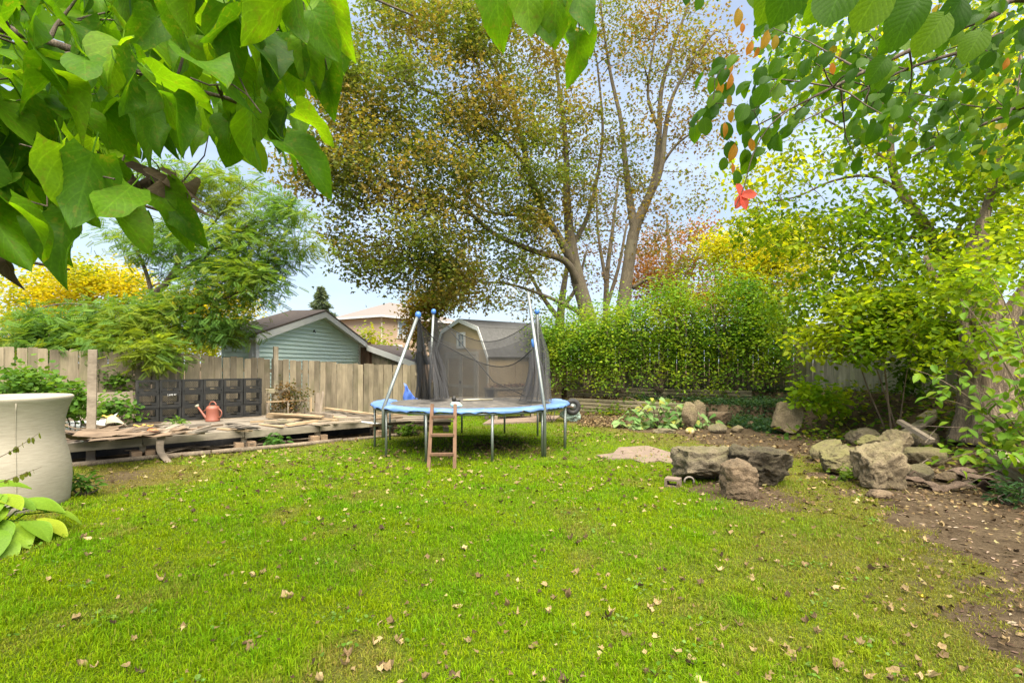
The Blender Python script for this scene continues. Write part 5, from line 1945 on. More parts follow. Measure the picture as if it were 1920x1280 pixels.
def grow(limbs, clumps, seed, twig_r=.012, sag=.12, min_r=.004, up=.25):
    """join each clump to the nearest limb by a tapering branch; returns tube list"""
    r = np.random.default_rng(seed)
    nodes = np.concatenate([l[:, :3] for l in limbs])
    nrad = np.concatenate([l[:, 3] for l in limbs])
    d0 = np.array([np.min(np.linalg.norm(nodes - c, axis=1)) for c in clumps])
    tubes = []
    for i in np.argsort(d0):
        c = clumps[i]
        dv = nodes - c
        dist = np.linalg.norm(dv, axis=1)
        cost = dist + np.maximum(dv[:, 2], 0) * .5 + (nrad < .006) * .25     # rather from below
        j = int(np.argmin(cost))
        a = nodes[j]
        L = dist[j]
        if L < .12: continue
        mid = (a + c) / 2 + r.normal(0, .09, 3) * L + np.array([0, 0, up * L * .35])
        n = int(np.clip(L / .35, 4, 9))
        path = bez(a, mid, c, n)
        path[1:-1] += r.normal(0, .015, (n - 2, 3)) * L ** .5
        r0 = min(nrad[j] * .75, twig_r * (.6 + .9 * L))
        rad = np.linspace(max(r0, min_r), min_r, n)
        tubes.append((path, rad))
        nodes = np.concatenate([nodes, path[1:]])
        nrad = np.concatenate([nrad, rad[1:]])
    return tubes

def leaves_round(clumps, per, crad, flat=.6, seed=0):
    r = np.random.default_rng(seed)
    n = len(clumps) * per
    C0 = np.repeat(np.arange(len(clumps)), per)
    off = r.normal(0, 1, (n, 3)) * np.array([1, 1, flat]) * crad * (.6 + .5 * r.random((len(clumps), 1)))[C0]
    return clumps[C0] + off, C0, unit(off)

def wood_parts(t, limbs, tubes, bark, sides=10, seed=1, thick=.02, rough=.05):
    for k, l in enumerate(limbs):
        mb = MB()
        mb.tube([tuple(p[:3]) for p in l], list(l[:, 3]), sides, True, rough, seed)
        mb.build('trunk' if k == 0 else 'limb', M[bark], t, True)
    tw = MB()
    for path, rad in tubes:
        if rad[0] > thick:
            mb = MB()
            mb.tube([tuple(p) for p in path], list(rad), 7, False)
            mb.build('branch', M[bark], t, True)
        else:
            tw.tube([tuple(p) for p in path], list(rad), 5, False)
    if tw.n:
        tag(tw.build('twigs', M[bark], t, True), kind='stuff')

def tree(name, label, limbs, clumps, bark, leafmat, shape, per, crad, size, colfn, base, cat='tree', seed=1, twig=.012, tilt=.8, droop=.25, outw=.4, flat=.6, group=None, sides=8, up=.25):
    t = thing(name, label, cat, base, group=group)
    wood_parts(t, limbs, grow(limbs, clumps, seed, twig, up=up), bark, sides + 4, seed, .02, .13 if bark == 'gnarl' else .05)
    P, ci, off = leaves_round(clumps, per, crad, flat, seed)
    ax, nr = leaf_frames(len(P), tilt, droop, off, outw)
    sz = rng.uniform(size[0], size[1], len(P))
    col = colfn(P, ci)
    me = scatter_mesh('crown', shape, P - np.array(base), ax, nr, sz, col, M[leafmat])
    o = link('crown', me, t)
    return t

def clump_mix(seed, cols, scale=.7, jitter=.25, var=.25):
    """leaf colours that drift through the crown"""
    cols = np.array(cols)
    def fn(P, ci):
        k = np.clip((fbm(P * scale, seed, 3) - .5) * 2.4 + .5 + rng.normal(0, jitter, len(P)), 0, .999) * (len(cols) - 1)
        i = np.floor(k).astype(int)
        f = (k - i)[:, None]
        c = cols[i] * (1 - f) + cols[np.minimum(i + 1, len(cols) - 1)] * f
        return np.clip(c * rng.uniform(1 - var, 1 + var, (len(P), 1)), .002, 1)
    return fn

M['maple_bark'] = bark_mat('maple_bark', (0.055, 0.043, 0.028), (0.16, 0.128, 0.085), 8, .3, .6, (0.168, 0.154, 0.091))
M['dark_bark'] = bark_mat('dark_bark', (0.05, 0.04, 0.03), (0.17, 0.13, 0.095), 12, .3, .6)
M['tan_bark'] = bark_mat('tan_bark', (0.09, 0.062, 0.04), (0.25, 0.185, 0.12), 10, .25, .7)

# the big maples behind the hedge
d = 19.5
L1 = [smooth_path(limb_px([(a_, b_, c_ * .74, e_) for a_, b_, c_, e_ in q], d)) for q in (
    [(1108, 640, 44, 0), (1100, 585, 40, 0), (1082, 520, 36, 0), (1072, 470, 31, 0), (1066, 420, 24, 0), (1062, 350, 18, .1), (1060, 260, 13, .2), (1046, 150, 9, .4), (1035, 40, 6, .6), (1030, -60, 4, .7)],
    [(1078, 500, 26, 0), (1045, 440, 20, -.4), (1012, 385, 17, -.9), (985, 290, 14, -1.2), (965, 210, 11, -1.5), (930, 130, 8, -2), (890, 60, 6, -2.2), (850, -20, 4, -2.4)],
    [(1088, 540, 22, 0), (1060, 490, 18, -.6), (1000, 470, 14, -1.4), (930, 440, 12, -2.4), (880, 400, 9, -3.2), (820, 370, 7, -4), (760, 350, 5, -4.6), (690, 330, 3, -5)],
    [(1096, 596, 15, 0), (1070, 576, 11, -.4), (1010, 550, 8, -1.2), (950, 532, 6, -2.0), (880, 528, 4, -2.8), (820, 520, 3, -3.4)],
    [(1020, 395, 13, -.8), (995, 330, 11, -1.4), (950, 270, 8, -2.2), (880, 220, 6, -3.2), (800, 170, 5, -4), (720, 140, 3, -4.6)],
    [(1068, 470, 15, 0), (1100, 410, 11, .3), (1120, 330, 9, .6), (1130, 240, 7, .8), (1120, 120, 5, 1)],
    [(1030, 420, 12, -.5), (980, 405, 9, -1.4), (900, 390, 7, -2.4), (820, 300, 5, -3.4), (700, 240, 3, -4.2)])]
BL = [(760, 120, 15.5, 170, 130, 1.8, 64), (640, 140, 15.2, 70, 110, 1.2, 20), (690, 290, 15.0, 140, 90, 1.6, 54), (610, 320, 14.8, 60, 70, 1.0, 14), (730, 420, 15.0, 120, 75, 1.5, 40), (840, 300, 16, 130, 120, 1.8, 58), (930, 180, 17, 120, 150, 2, 52),
      (820, 20, 16, 190, 70, 1.8, 40), (860, 470, 16, 110, 55, 1.4, 26), (700, 500, 15.2, 60, 36, .9, 12), (790, 510, 15.5, 70, 36, 1.0, 14), (960, 370, 17.5, 90, 90, 1.5, 30), (960, 500, 17.5, 60, 40, 1, 12), (1040, 300, 19, 70, 150, 1.6, 30), (1060, 120, 19.5, 90, 130, 1.8, 26), (990, 40, 18.5, 90, 70, 1.8, 20), (1000, 440, 18.2, 60, 60, 1.2, 12), (860, 540, 16.4, 60, 26, .9, 6), (560, 330, 14.8, 25, 25, .6, 3), (905, 560, 17, 30, 20, .6, 4)]
maple_cols = [(0.115, 0.17, 0.03), (0.14, 0.185, 0.034), (0.16, 0.185, 0.036), (0.19, 0.18, 0.04), (0.245, 0.185, 0.05)]
cl = blob_clumps(BL, 1, 5)
p = W(1108, 680, d)
tree('maple_tree', 'big spreading maple with browning leaves rising behind the hedge', L1, cl, 'maple_bark', 'leaf', 'maple', 122, .46, (.09, .145), clump_mix(3, maple_cols, .8, .25, .18), (p.x, p.y, .6), seed=5, twig=.02)

d = 19.0
L2 = [smooth_path(limb_px([(a_, b_, c_ * .74, e_) for a_, b_, c_, e_ in q], d)) for q in (
    [(1165, 640, 40, 0), (1168, 580, 36, 0), (1178, 500, 31, 0), (1190, 430, 29, 0), (1212, 380, 22, 0), (1228, 330, 17, 0), (1236, 250, 14, .2), (1240, 170, 11, .3), (1262, 90, 8, .5), (1290, 10, 6, .7), (1310, -60, 4, .8)],
    [(1190, 430, 24, 0), (1180, 370, 18, .3), (1172, 300, 14, .5), (1165, 230, 11, .7), (1145, 140, 8, 1), (1130, 40, 5, 1.2), (1122, -50, 4, 1.3)],
    [(1210, 385, 20, 0), (1238, 320, 15, -.3), (1248, 240, 12, -.4), (1262, 180, 9, -.6), (1300, 110, 7, -.7), (1340, 60, 4, -.9)],
    [(1238, 250, 9, .2), (1215, 180, 7, .2), (1225, 90, 5, .1), (1240, 0, 4, 0)],
    [(1228, 330, 9, 0), (1270, 270, 6, -.4), (1330, 230, 4, -.8)],
    [(1185, 540, 12, 0), (1220, 522, 7, -.3), (1270, 530, 4, -.6)])]
BL = [(1150, 90, 20, 80, 110, 1.5, 20), (1250, 80, 19.2, 100, 110, 1.6, 34), (1330, 90, 18.6, 60, 80, 1.2, 18), (1200, 240, 19.2, 90, 100, 1.5, 20), (1310, 240, 18.6, 50, 80, 1.2, 10), (1140, 330, 19.6, 70, 90, 1.4, 24), (1250, 370, 19, 80, 60, 1.3, 14), (1090, 400, 19.6, 60, 70, 1.3, 16), (1270, 520, 18.6, 60, 50, 1, 9), (1230, 440, 19, 60, 40, 1, 8), (1200, -10, 19.5, 130, 40, 1.4, 14)]
cl = blob_clumps(BL, 1, 6)
p = W(1165, 680, d)
tree('maple_tree', 'tall forked maple with sparse brown leaves right of the bigger maple', L2, cl, 'maple_bark', 'leaf', 'maple', 68, .46, (.09, .14), clump_mix(8, maple_cols[1:] + [(0.20, 0.12, 0.035)], .6, .25, .18), (p.x, p.y, .6), seed=9, twig=.017)

# thin bare-stemmed trees and a russet one further off
d = 27.0
L3 = [smooth_path(limb_px(q, d)) for q in (
    [(1135, 640, 12, 0), (1138, 520, 9, 0), (1150, 420, 6, 0), (1160, 330, 4, 0)], [(1138, 540, 8, 0), (1122, 440, 5, 0), (1118, 360, 3, 0)], [(1136, 580, 8, 0), (1160, 500, 6, 0), (1175, 420, 4, 0)])]
cl = blob_clumps([(1140, 440, 27, 60, 90, 1.2, 22), (1100, 520, 27, 40, 40, 1, 8)], 1, 4)
p = W(1135, 680, d)
tree('slender_tree', 'slender bare-stemmed tree seen between the two maples', L3, cl, 'maple_bark', 'leaf', 'maple', 42, .5, (.12, .17), clump_mix(4, [(0.12, 0.08, 0.03), (0.2, 0.11, 0.04), (0.1, 0.09, 0.03)], .6), (p.x, p.y, 0), seed=2)
d = 30.0
L4 = [smooth_path(limb_px(q, d)) for q in ([(1262, 650, 14, 0), (1262, 560, 11, 0), (1255, 480, 7, 0), (1250, 400, 4, 0)], [(1262, 580, 9, 0), (1300, 500, 6, 0), (1320, 440, 4, 0)])]
cl = blob_clumps([(1260, 540, 30, 75, 60, 2, 42), (1310, 470, 30, 40, 60, 1.5, 16), (1225, 480, 30, 50, 60, 1.6, 18), (1330, 560, 30, 50, 40, 1.4, 14)], 1, 7)
p = W(1262, 680, d)
tree('russet_tree', 'russet orange leaved tree far behind the hedge', L4, cl, 'maple_bark', 'leaf', 'maple', 110, .7, (.13, .2), clump_mix(14, [(0.22, 0.10, 0.03), (0.30, 0.14, 0.04), (0.18, 0.10, 0.035)], .5), (p.x, p.y, 0), seed=3)
d = 24.0
L5 = [smooth_path(limb_px(q, d)) for q in ([(1048, 650, 20, 0), (1052, 580, 15, 0), (1060, 520, 10, 0), (1075, 440, 6, 0)], [(1050, 600, 11, 0), (1020, 560, 8, 0), (985, 500, 5, 0)], [(1052, 580, 9, 0), (1080, 540, 7, 0), (1100, 470, 4, 0)])]
cl = blob_clumps([(985, 570, 22, 40, 30, 1, 9), (1020, 500, 23, 60, 50, 1.2, 10), (1075, 470, 24, 50, 50, 1.2, 8)], 1, 8)
p = W(1048, 680, d)
tree('bare_tree', 'grey low-forked tree with few leaves left of the maple trunks', L5, cl, 'maple_bark', 'leaf', 'maple', 45, .45, (.11, .16), clump_mix(24, maple_cols, .6), (p.x, p.y, 0), seed=12)
d = 20.5
L6 = [smooth_path(limb_px(q, d)) for q in ([(818, 680, 12, 0), (816, 610, 10, 0), (812, 550, 8, 0), (815, 490, 5, 0), (818, 430, 3, 0)],)]
cl = blob_clumps([(800, 560, 20, 45, 40, 1, 26), (782, 600, 20, 16, 30, .6, 6), (850, 545, 20, 40, 35, 1, 12), (800, 630, 20, 40, 30, .8, 14), (890, 530, 20, 40, 30, 1, 8)], 1, 9)
p = W(818, 680, d)
tree('young_maple', 'young maple with mottled yellow green leaves behind the trampoline poles', L6, cl, 'dark_bark', 'leaf', 'maple', 75, .36, (.12, .17), clump_mix(34, [(0.12, 0.20, 0.022), (0.18, 0.24, 0.026), (0.26, 0.25, 0.03), (0.28, 0.18, 0.045)], .8), (p.x, p.y, 0), seed=13)

# honey locust behind the fence
d = 13.2
L7 = [smooth_path(limb_px(q, d)) for q in (
    [(288, 720, 17, 0), (288, 640, 15, 0), (290, 560, 13, 0), (312, 530, 11, 0), (335, 490, 9, -.1), (334, 440, 6, -.1), (338, 380, 4, -.1), (330, 320, 3, -.2)],
    [(320, 520, 9, 0), (370, 490, 7, -.3), (420, 455, 5, -.6), (470, 420, 4, -.8), (540, 410, 2, -1)],
    [(288, 620, 9, 0), (240, 595, 7, -.5), (180, 575, 5, -.9), (110, 570, 3, -1.2), (40, 590, 2, -1.4)],
    [(290, 570, 8, 0), (270, 500, 6, .2), (240, 440, 4, .3), (210, 390, 3, .3)],
    [(330, 480, 6, 0), (390, 430, 4, .3), (440, 370, 3, .4), (490, 330, 2, .4)],
    [(288, 600, 7, 0), (350, 570, 5, -.6), (420, 560, 4, -1), (500, 520, 2, -1.2)])]
BL = [(390, 350, 13, 80, 45, 1, 26), (430, 440, 12.6, 90, 60, 1.2, 34), (520, 400, 12.3, 60, 30, .7, 12), (545, 460, 12.2, 35, 35, .5, 8), (330, 460, 13.2, 90, 60, 1.2, 26), (430, 535, 12.2, 85, 45, 1.1, 34), (490, 500, 12.2, 50, 40, .8, 12), (330, 590, 12.1, 110, 45, 1, 40), (200, 612, 11.9, 110, 42, 1, 38), (80, 620, 11.6, 100, 38, .9, 36), (400, 615, 12.4, 45, 35, .7, 12), (250, 440, 13.4, 60, 40, 1, 6), (280, 655, 11.0, 55, 25, .4, 14), (150, 650, 11.0, 100, 18, .5, 16), (290, 330, 13, 40, 30, .6, 6)]
cl = blob_clumps(BL, 1, 15)
p = W(288, 680, d)
tree('honey_locust_tree', 'feathery green honey locust tree leaning over the left fence', L7, cl, 'dark_bark', 'leaf', 'frond', 44, .31, (.18, .30), clump_mix(44, [(0.085, 0.18, 0.035), (0.11, 0.215, 0.038), (0.145, 0.24, 0.034), (0.20, 0.26, 0.028)], .9, .2), (p.x, p.y, 0), seed=15, twig=.010, tilt=.45, droop=.35, outw=.7, flat=.45)
# yellow tree behind it
d = 19.0
L8 = [smooth_path(limb_px(q, d)) for q in ([(170, 690, 16, 0), (172, 620, 13, 0), (165, 560, 9, 0), (150, 500, 5, 0)], [(172, 620, 10, 0), (240, 560, 7, 0), (300, 530, 4, 0)])]
cl = blob_clumps([(130, 530, 19, 90, 42, 1.5, 46), (220, 525, 19, 60, 40, 1.3, 24), (60, 560, 19, 50, 40, 1.3, 18), (150, 600, 19, 160, 45, 1.5, 46), (330, 600, 19.5, 90, 60, 1.5, 36), (410, 570, 20, 60, 60, 1.4, 22), (455, 600, 20, 35, 50, 1.2, 14), (60, 660, 18.5, 90, 30, 1, 20), (380, 650, 19, 60, 25, 1, 14)], 1, 16)
p = W(170, 680, d)
tree('yellow_tree', 'bright yellow autumn tree behind the honey locust', L8, cl, 'dark_bark', 'leaf_bright', 'oval', 100, .42, (.10, .16), clump_mix(54, [(0.44, 0.37, 0.014), (0.46, 0.39, 0.015), (0.36, 0.35, 0.016), (0.22, 0.27, 0.018)], .5, .2), (p.x, p.y, 0), seed=16, twig=.012)

# spruce on the skyline
sp0 = W(602, 680, 50)
t = thing('spruce_tree', 'dark pointed spruce on the skyline behind the garage', 'tree', (sp0.x, sp0.y, 0))
mb = MB()
mb.tube([(sp0.x, sp0.y, 0), (sp0.x, sp0.y, 9.0)], [.22, .03], 8)
mb.build('trunk', M['dark_bark'], t, True)
n = 9000
h = rng.uniform(0, 1, n) ** .8
hz = 9.0 - h * 7.4
rad_ = (.12 + 4.6 * h * (1 - .3 * h)) * (.72 + .28 * np.sin(hz * 7.0)) * np.sqrt(rng.uniform(.05, 1, n))
an = rng.uniform(0, 2 * np.pi, n)
lobes = .75 + .3 * np.sin(an * 5 + hz * 2.2)
rad_ = rad_ * lobes
P = np.stack([rad_ * np.cos(an), rad_ * np.sin(an), hz - .22 * rad_], 1)
ax = unit(np.stack([np.cos(an), np.sin(an), -.35 + rng.normal(0, .3, n)], 1))
nr = unit(np.stack([rng.normal(0, .5, n), rng.normal(0, .5, n), np.ones(n)], 1))
nr = unit(nr - ax * (nr * ax).sum(1, keepdims=True))
link('crown', scatter_mesh('crown', 'narrow', P, ax, nr, rng.uniform(.25, .5, n), palette(n, [(0.09, 0.13, 0.08), (0.12, 0.165, 0.10), (0.16, 0.20, 0.13)]), M['leaf']), t)

# ------------------------------------------------------------------ hedge: seven privet bushes grown together
hedge_cols = [(0.105, 0.225, 0.026), (0.16, 0.30, 0.028), (0.23, 0.36, 0.03), (0.33, 0.41, 0.032)]
hx = [(1040, 17.0, 608, 55), (1100, 16.6, 585, 60), (1165, 16.2, 582, 60), (1235, 15.9, 548, 66), (1310, 15.5, 552, 66), (1375, 15.2, 530, 62), (1440, 15.0, 560, 60)]
pos = ('at the far left end of the hedge, right behind the wheelbarrow', 'second from the left end of the hedge', 'third from the left end of the hedge', 'in the middle of the hedge', 'third from the right end of the hedge', 'second from the right end, tallest of the hedge', 'at the right end of the hedge before the grey fence')
for i, (px, d, ytop, hw) in enumerate(hx):
    b0 = W(px, 728, d)
    stems = []
    rr = random.Random(40 + i)
    for k in range(5):
        x1 = px + rr.uniform(-hw, hw) * .8
        stems.append(smooth_path(limb_px([(px + rr.uniform(-8, 8), 735, 4, 0), (px + (x1 - px) * .4, 690, 3, rr.uniform(-.2, .2)), (x1, ytop + 40, 2, rr.uniform(-.4, .4))], d), 4))
    mid = (ytop + 705) / 2
    cl = blob_clumps([(px, mid - 4, d, hw * 1.08, (698 - ytop) / 2, .75, 92), (px, ytop + 30, d, hw * .7, 32, .5, 16), (px + rr.uniform(-30, 30), ytop - 2, d, 10, 22, .2, 4), (px + rr.uniform(-40, 40), ytop + 2, d, 8, 26, .2, 4), (px + rr.uniform(-50, 50), ytop - 12, d, 7, 20, .2, 3), (px + rr.uniform(-20, 20), 705, d - .4, hw * .8, 18, .4, 6)], 1, 60 + i)
    tree('privet_bush', f'leafy green privet bush {pos[i]}', stems, cl, 'tan_bark', 'leaf', 'oval', 50, .29, (.06, .115), clump_mix(70 + i, hedge_cols, 1.6, .2), (b0.x, b0.y, .68), 'bush', 60 + i, .006, .7, .1, .5, .8, 'privet bushes of the hedge', 5)

# ------------------------------------------------------------------ trees on the right
lime = [(0.10, 0.185, 0.011), (0.165, 0.25, 0.013), (0.24, 0.30, 0.015), (0.34, 0.345, 0.017)]
yel = [(0.27, 0.32, 0.018), (0.34, 0.36, 0.018), (0.42, 0.39, 0.018)]
d = 17.5
L9 = [smooth_path(limb_px(q, d)) for q in ([(1400, 700, 14, 0), (1402, 600, 11, 0), (1410, 520, 8, 0), (1415, 450, 4, 0)], [(1402, 590, 7, 0), (1450, 520, 5, 0), (1480, 460, 3, 0)])]
cl = blob_clumps([(1390, 480, 17.5, 70, 45, 1.2, 40), (1450, 460, 17.5, 60, 50, 1.2, 30), (1420, 530, 17.3, 90, 45, 1.2, 36), (1500, 500, 17, 60, 60, 1.2, 28), (1350, 470, 17.5, 30, 30, .8, 8), (1430, 590, 16.8, 70, 40, .8, 20)], 1, 81)
p = W(1400, 680, d)
tree('golden_tree', 'golden yellow leaved tree just behind the right end of the hedge', L9, cl, 'tan_bark', 'leaf_bright', 'narrow', 85, .38, (.12, .2), clump_mix(84, lime[2:] + yel, .7, .2), (p.x, p.y, .7), seed=81)

d = 11.0
L10 = [smooth_path(limb_px(q, d)) for q in (
    [(1815, 640, 34, -.6), (1795, 540, 26, -.6), (1765, 470, 22, -.4), (1725, 410, 19, -.2), (1690, 360, 16, 0), (1672, 310, 13, 0), (1668, 250, 11, .1), (1655, 190, 8, .2), (1650, 110, 6, .2), (1640, 20, 4, .2)],
    [(1690, 358, 9, 0), (1630, 330, 6, .2), (1560, 340, 4, .4), (1490, 370, 3, .6), (1420, 380, 2, .8)],
    [(1672, 310, 8, 0), (1610, 260, 5, .1), (1540, 220, 3, .2)],
    [(1745, 440, 9, -.3), (1680, 450, 6, -.2), (1600, 470, 4, 0), (1520, 460, 3, .2)],
    [(1668, 250, 7, .1), (1720, 190, 5, .2), (1780, 120, 4, .3), (1830, 60, 3, .3)],
    [(1765, 470, 9, -.4), (1830, 380, 6, -.6), (1880, 300, 4, -.8), (1930, 220, 3, -.9)])]
BL = [(1560, 300, 11.2, 110, 60, 1.2, 26), (1450, 370, 11.6, 80, 50, 1, 20), (1650, 200, 11, 120, 80, 1.2, 40), (1620, 400, 11, 110, 60, 1.2, 44), (1520, 450, 11.3, 100, 55, 1.2, 38), (1740, 330, 10.6, 90, 80, 1.2, 44), (1700, 470, 10.4, 110, 60, 1.2, 48), (1580, 540, 11, 100, 50, 1.2, 40), (1840, 250, 10.2, 90, 120, 1.3, 52), (1850, 420, 9.8, 80, 80, 1, 40), (1700, 80, 11, 180, 80, 1.3, 44), (1850, 90, 10.4, 90, 90, 1.2, 34), (1500, 200, 11.6, 70, 60, 1, 12), (1680, 570, 10.2, 90, 45, 1, 34), (1550, 110, 11.4, 90, 60, 1, 18), (1440, 300, 11.8, 60, 40, .8, 8), (1920, 330, 9.6, 60, 120, 1, 20), (1480, 590, 12.2, 50, 40, .8, 14), (1380, 330, 12, 40, 60, .8, 8), (1410, 430, 12, 50, 50, .8, 12), (1490, 90, 11.6, 70, 70, .9, 12)]
cl = blob_clumps([q[:6] + (int(q[6] * (1.0 if q[1] < 410 and q[0] < 1800 else 1.25)),) for q in BL], 1, 82)
p = W(1815, 680, d - .6)
tree('lime_green_tree', 'leaning tree with loose lime green leaves filling the upper right', L10, cl, 'tan_bark', 'leaf_bright', 'oval', 24, .31, (.09, .16), clump_mix(85, [tuple(x * 1.2 for x in q) for q in lime], .7, .25), (p.x, p.y, .7), seed=82, twig=.010, droop=.65, flat=.45, tilt=.6)

# gnarled old trunk on the bank
M['gnarl'] = bark_mat('gnarled_bark', (0.035, 0.023, 0.014), (0.351, 0.265, 0.176), 7, .22, 1.0)
d = 8.3
L11 = [smooth_path(limb_px(q, d)) for q in (
    [(1862, 825, 136, 0), (1860, 780, 108, 0), (1856, 730, 92, .1), (1848, 660, 82, .15), (1838, 600, 78, .2), (1832, 550, 66, .25), (1828, 500, 46, .3), (1836, 450, 30, .3), (1850, 390, 16, .3), (1875, 300, 11, .3), (1900, 180, 8, .3), (1930, 20, 5, .3)],
    [(1850, 640, 44, -.25), (1812, 590, 30, -.1), (1780, 550, 18, .1), (1752, 520, 12, .3), (1735, 480, 8, .4)],
    [(1870, 640, 40, -.1), (1900, 580, 28, -.1), (1945, 510, 20, -.1), (2000, 420, 13, 0)],
    [(1835, 700, 26, -.45), (1815, 650, 22, -.4), (1805, 600, 16, -.3), (1815, 545, 12, -.2)],
    [(1885, 800, 60, -.3), (1915, 740, 44, -.25), (1920, 680, 34, -.1)])]
cl = blob_clumps([(1880, 480, 8.2, 70, 60, .8, 22), (1790, 520, 8.4, 60, 40, .7, 16), (1900, 330, 8.4, 60, 80, .8, 18), (1760, 600, 8.5, 50, 50, .5, 16), (1850, 540, 7.3, 70, 40, .3, 12), (1880, 640, 7.2, 50, 40, .25, 8), (1790, 660, 7.6, 30, 50, .25, 6), (1900, 200, 8.3, 60, 80, .8, 14), (1730, 640, 8.8, 40, 40, .5, 8)], 1, 83)
p = W(1858, 770, d)
tree('gnarled_tree', 'thick gnarled old tree trunk with peeling bark on the right bank', L11, cl, 'gnarl', 'leaf_bright', 'oval', 40, .26, (.08, .135), clump_mix(86, [tuple(x * 1.15 for x in q) for q in lime[:3]], .9, .25), (p.x, p.y, .75), seed=83, twig=.008, sides=26, droop=.4)

# thin saplings on the bank
def sapling(label, base, tops, blobs, seed, cols, per=34, shape='oval', size=(.09, .16), group='saplings on the right bank', crad=.2):
    b0 = W(*base)
    limbs = [smooth_path([(b0.x, b0.y, b0.z - .08, .016)] + [tuple(W(*q[:3])) + (q[3],) for q in tp_], 5) for tp_ in tops]
    cl = blob_clumps(blobs, 1, seed)
    tree('sapling', label, limbs, cl, 'tan_bark', 'leaf_bright', shape, per, crad, size, clump_mix(seed, [tuple(x * 1.2 for x in q) for q in cols], 1.1, .25), tuple(b0), 'sapling', seed, .006, .7, .35, .5, .7, group, 6)
sapling('leaning sapling, left one of the three thin stems on the bank', (1664, 806, 10.0), [[(1632, 740, 10, .014), (1610, 680, 10, .011), (1590, 640, 10, .008), (1570, 600, 10, .004)]], [(1580, 620, 10, 60, 40, .6, 18), (1530, 650, 10.2, 50, 30, .5, 10), (1600, 560, 10, 60, 40, .6, 14)], 91, lime[:3])
sapling('upright sapling, middle one of the three thin stems on the bank', (1672, 812, 9.6), [[(1664, 740, 9.6, .017), (1656, 660, 9.6, .013), (1652, 590, 9.6, .008), (1650, 520, 9.6, .004)]], [(1650, 600, 9.6, 60, 45, .6, 20), (1690, 560, 9.6, 60, 40, .6, 16), (1620, 660, 9.4, 40, 20, .4, 5)], 92, lime[:3])
sapling('bowed sapling, right one of the three thin stems on the bank', (1684, 806, 9.7), [[(1660, 740, 9.7, .013), (1636, 670, 9.8, .010), (1620, 630, 9.8, .006)], [(1700, 700, 9.8, .008), (1715, 650, 9.9, .005)]], [(1620, 620, 9.8, 50, 30, .5, 10), (1720, 620, 9.8, 50, 40, .5, 12)], 93, lime[:3])
sapling('dark stemmed sapling in front of the grey side fence', (1728, 740, 10.4), [[(1722, 680, 10.4, .012), (1715, 630, 10.4, .008)], [(1738, 690, 10.4, .009), (1745, 630, 10.4, .006)]], [(1725, 700, 10.2, 50, 40, .4, 12), (1750, 640, 10.4, 40, 40, .4, 10)], 94, [(0.04, 0.09, 0.015), (0.07, 0.13, 0.015)])
sapling('low bright leafy shoot hanging over the standing slab', (1500, 765, 11.6), [[(1520, 740, 11.3, .01), (1540, 730, 11.2, .006)], [(1560, 745, 11.3, .01), (1590, 750, 11.2, .006)]], [(1520, 738, 10.9, 34, 20, .3, 12), (1570, 748, 11.1, 34, 16, .3, 8)], 95, [tuple(x * 1.3 for x in q) for q in lime[:3]], 30, 'round', (.08, .15))

# ivy and ground plants
def ground_cover(name, label, pts, shape, size, cols, hgt, cat='ground cover', leafmat='leaf', tilt=.5):
    P = np.array(pts)
    n = len(P)
    P = P.copy()
    P[:, 2] = ground_z(P[:, 0], P[:, 1]) + np.abs(rng.normal(0, 1, n)) * hgt
    ax, nr = leaf_frames(n, tilt, .1)
    me = scatter_mesh(name, shape, P, ax, nr, rng.uniform(size[0], size[1], n), palette(n, cols), M[leafmat])
    return tag(link(name, me), label, cat, kind='stuff')
pts = []
for (cx, cy, rx, ry, n) in ((6.15, 12.6, .85, 1.0, 2600), (6.7, 13.6, .9, .8, 1700), (7.3, 14.3, 1.0, .6, 1200), (5.6, 14.4, .9, .5, 1300), (4.6, 15.7, 1.2, .5, 900), (5.9, 11.6, .4, .5, 600)):
    a = rng.uniform(0, 2 * np.pi, n)
    q = np.sqrt(rng.uniform(0, 1, n))
    pts.append(np.stack([cx + rx * q * np.cos(a), cy + ry * q * np.sin(a), np.zeros(n)], 1))
ground_cover('ivy', 'dark green ivy spreading over the bank behind the standing slab', np.concatenate(pts), 'maple', (.05, .085), [(0.028, 0.072, 0.028), (0.042, 0.095, 0.036), (0.065, 0.115, 0.045)], .09)
pts = []
for (px, py, n, s) in ((1190, 752, 60, .25), (1125, 741, 60, .3), (1150, 751, 70, .3), (1330, 760, 160, .4), (1350, 765, 100, .3), (1060, 735, 60, .2), (1180, 745, 60, .3)):
    c = W(px, py, 15.3)
    pts.append(np.stack([c.x + rng.normal(0, s, n), c.y + rng.normal(0, s, n), np.zeros(n)], 1))
for (cx, cy, s, n) in ((7.6, 9.6, .7, 300), (7.9, 11.2, .8, 350), (8.3, 12.6, .6, 250), (7.4, 7.6, .5, 300), (7.0, 6.6, .5, 260), (8.0, 8.5, .7, 260), (6.2, 10.4, .4, 120)):
    pts.append(np.stack([cx + rng.normal(0, s, n), cy + rng.normal(0, s, n), np.zeros(n)], 1))
ground_cover('bank_weeds', 'scattered green weeds on the terraces and the bank', np.concatenate(pts), 'round', (.06, .12), [(0.06, 0.13, 0.014), (0.10, 0.18, 0.016), (0.16, 0.2, 0.02)], .16, 'weeds', 'leaf_bright')

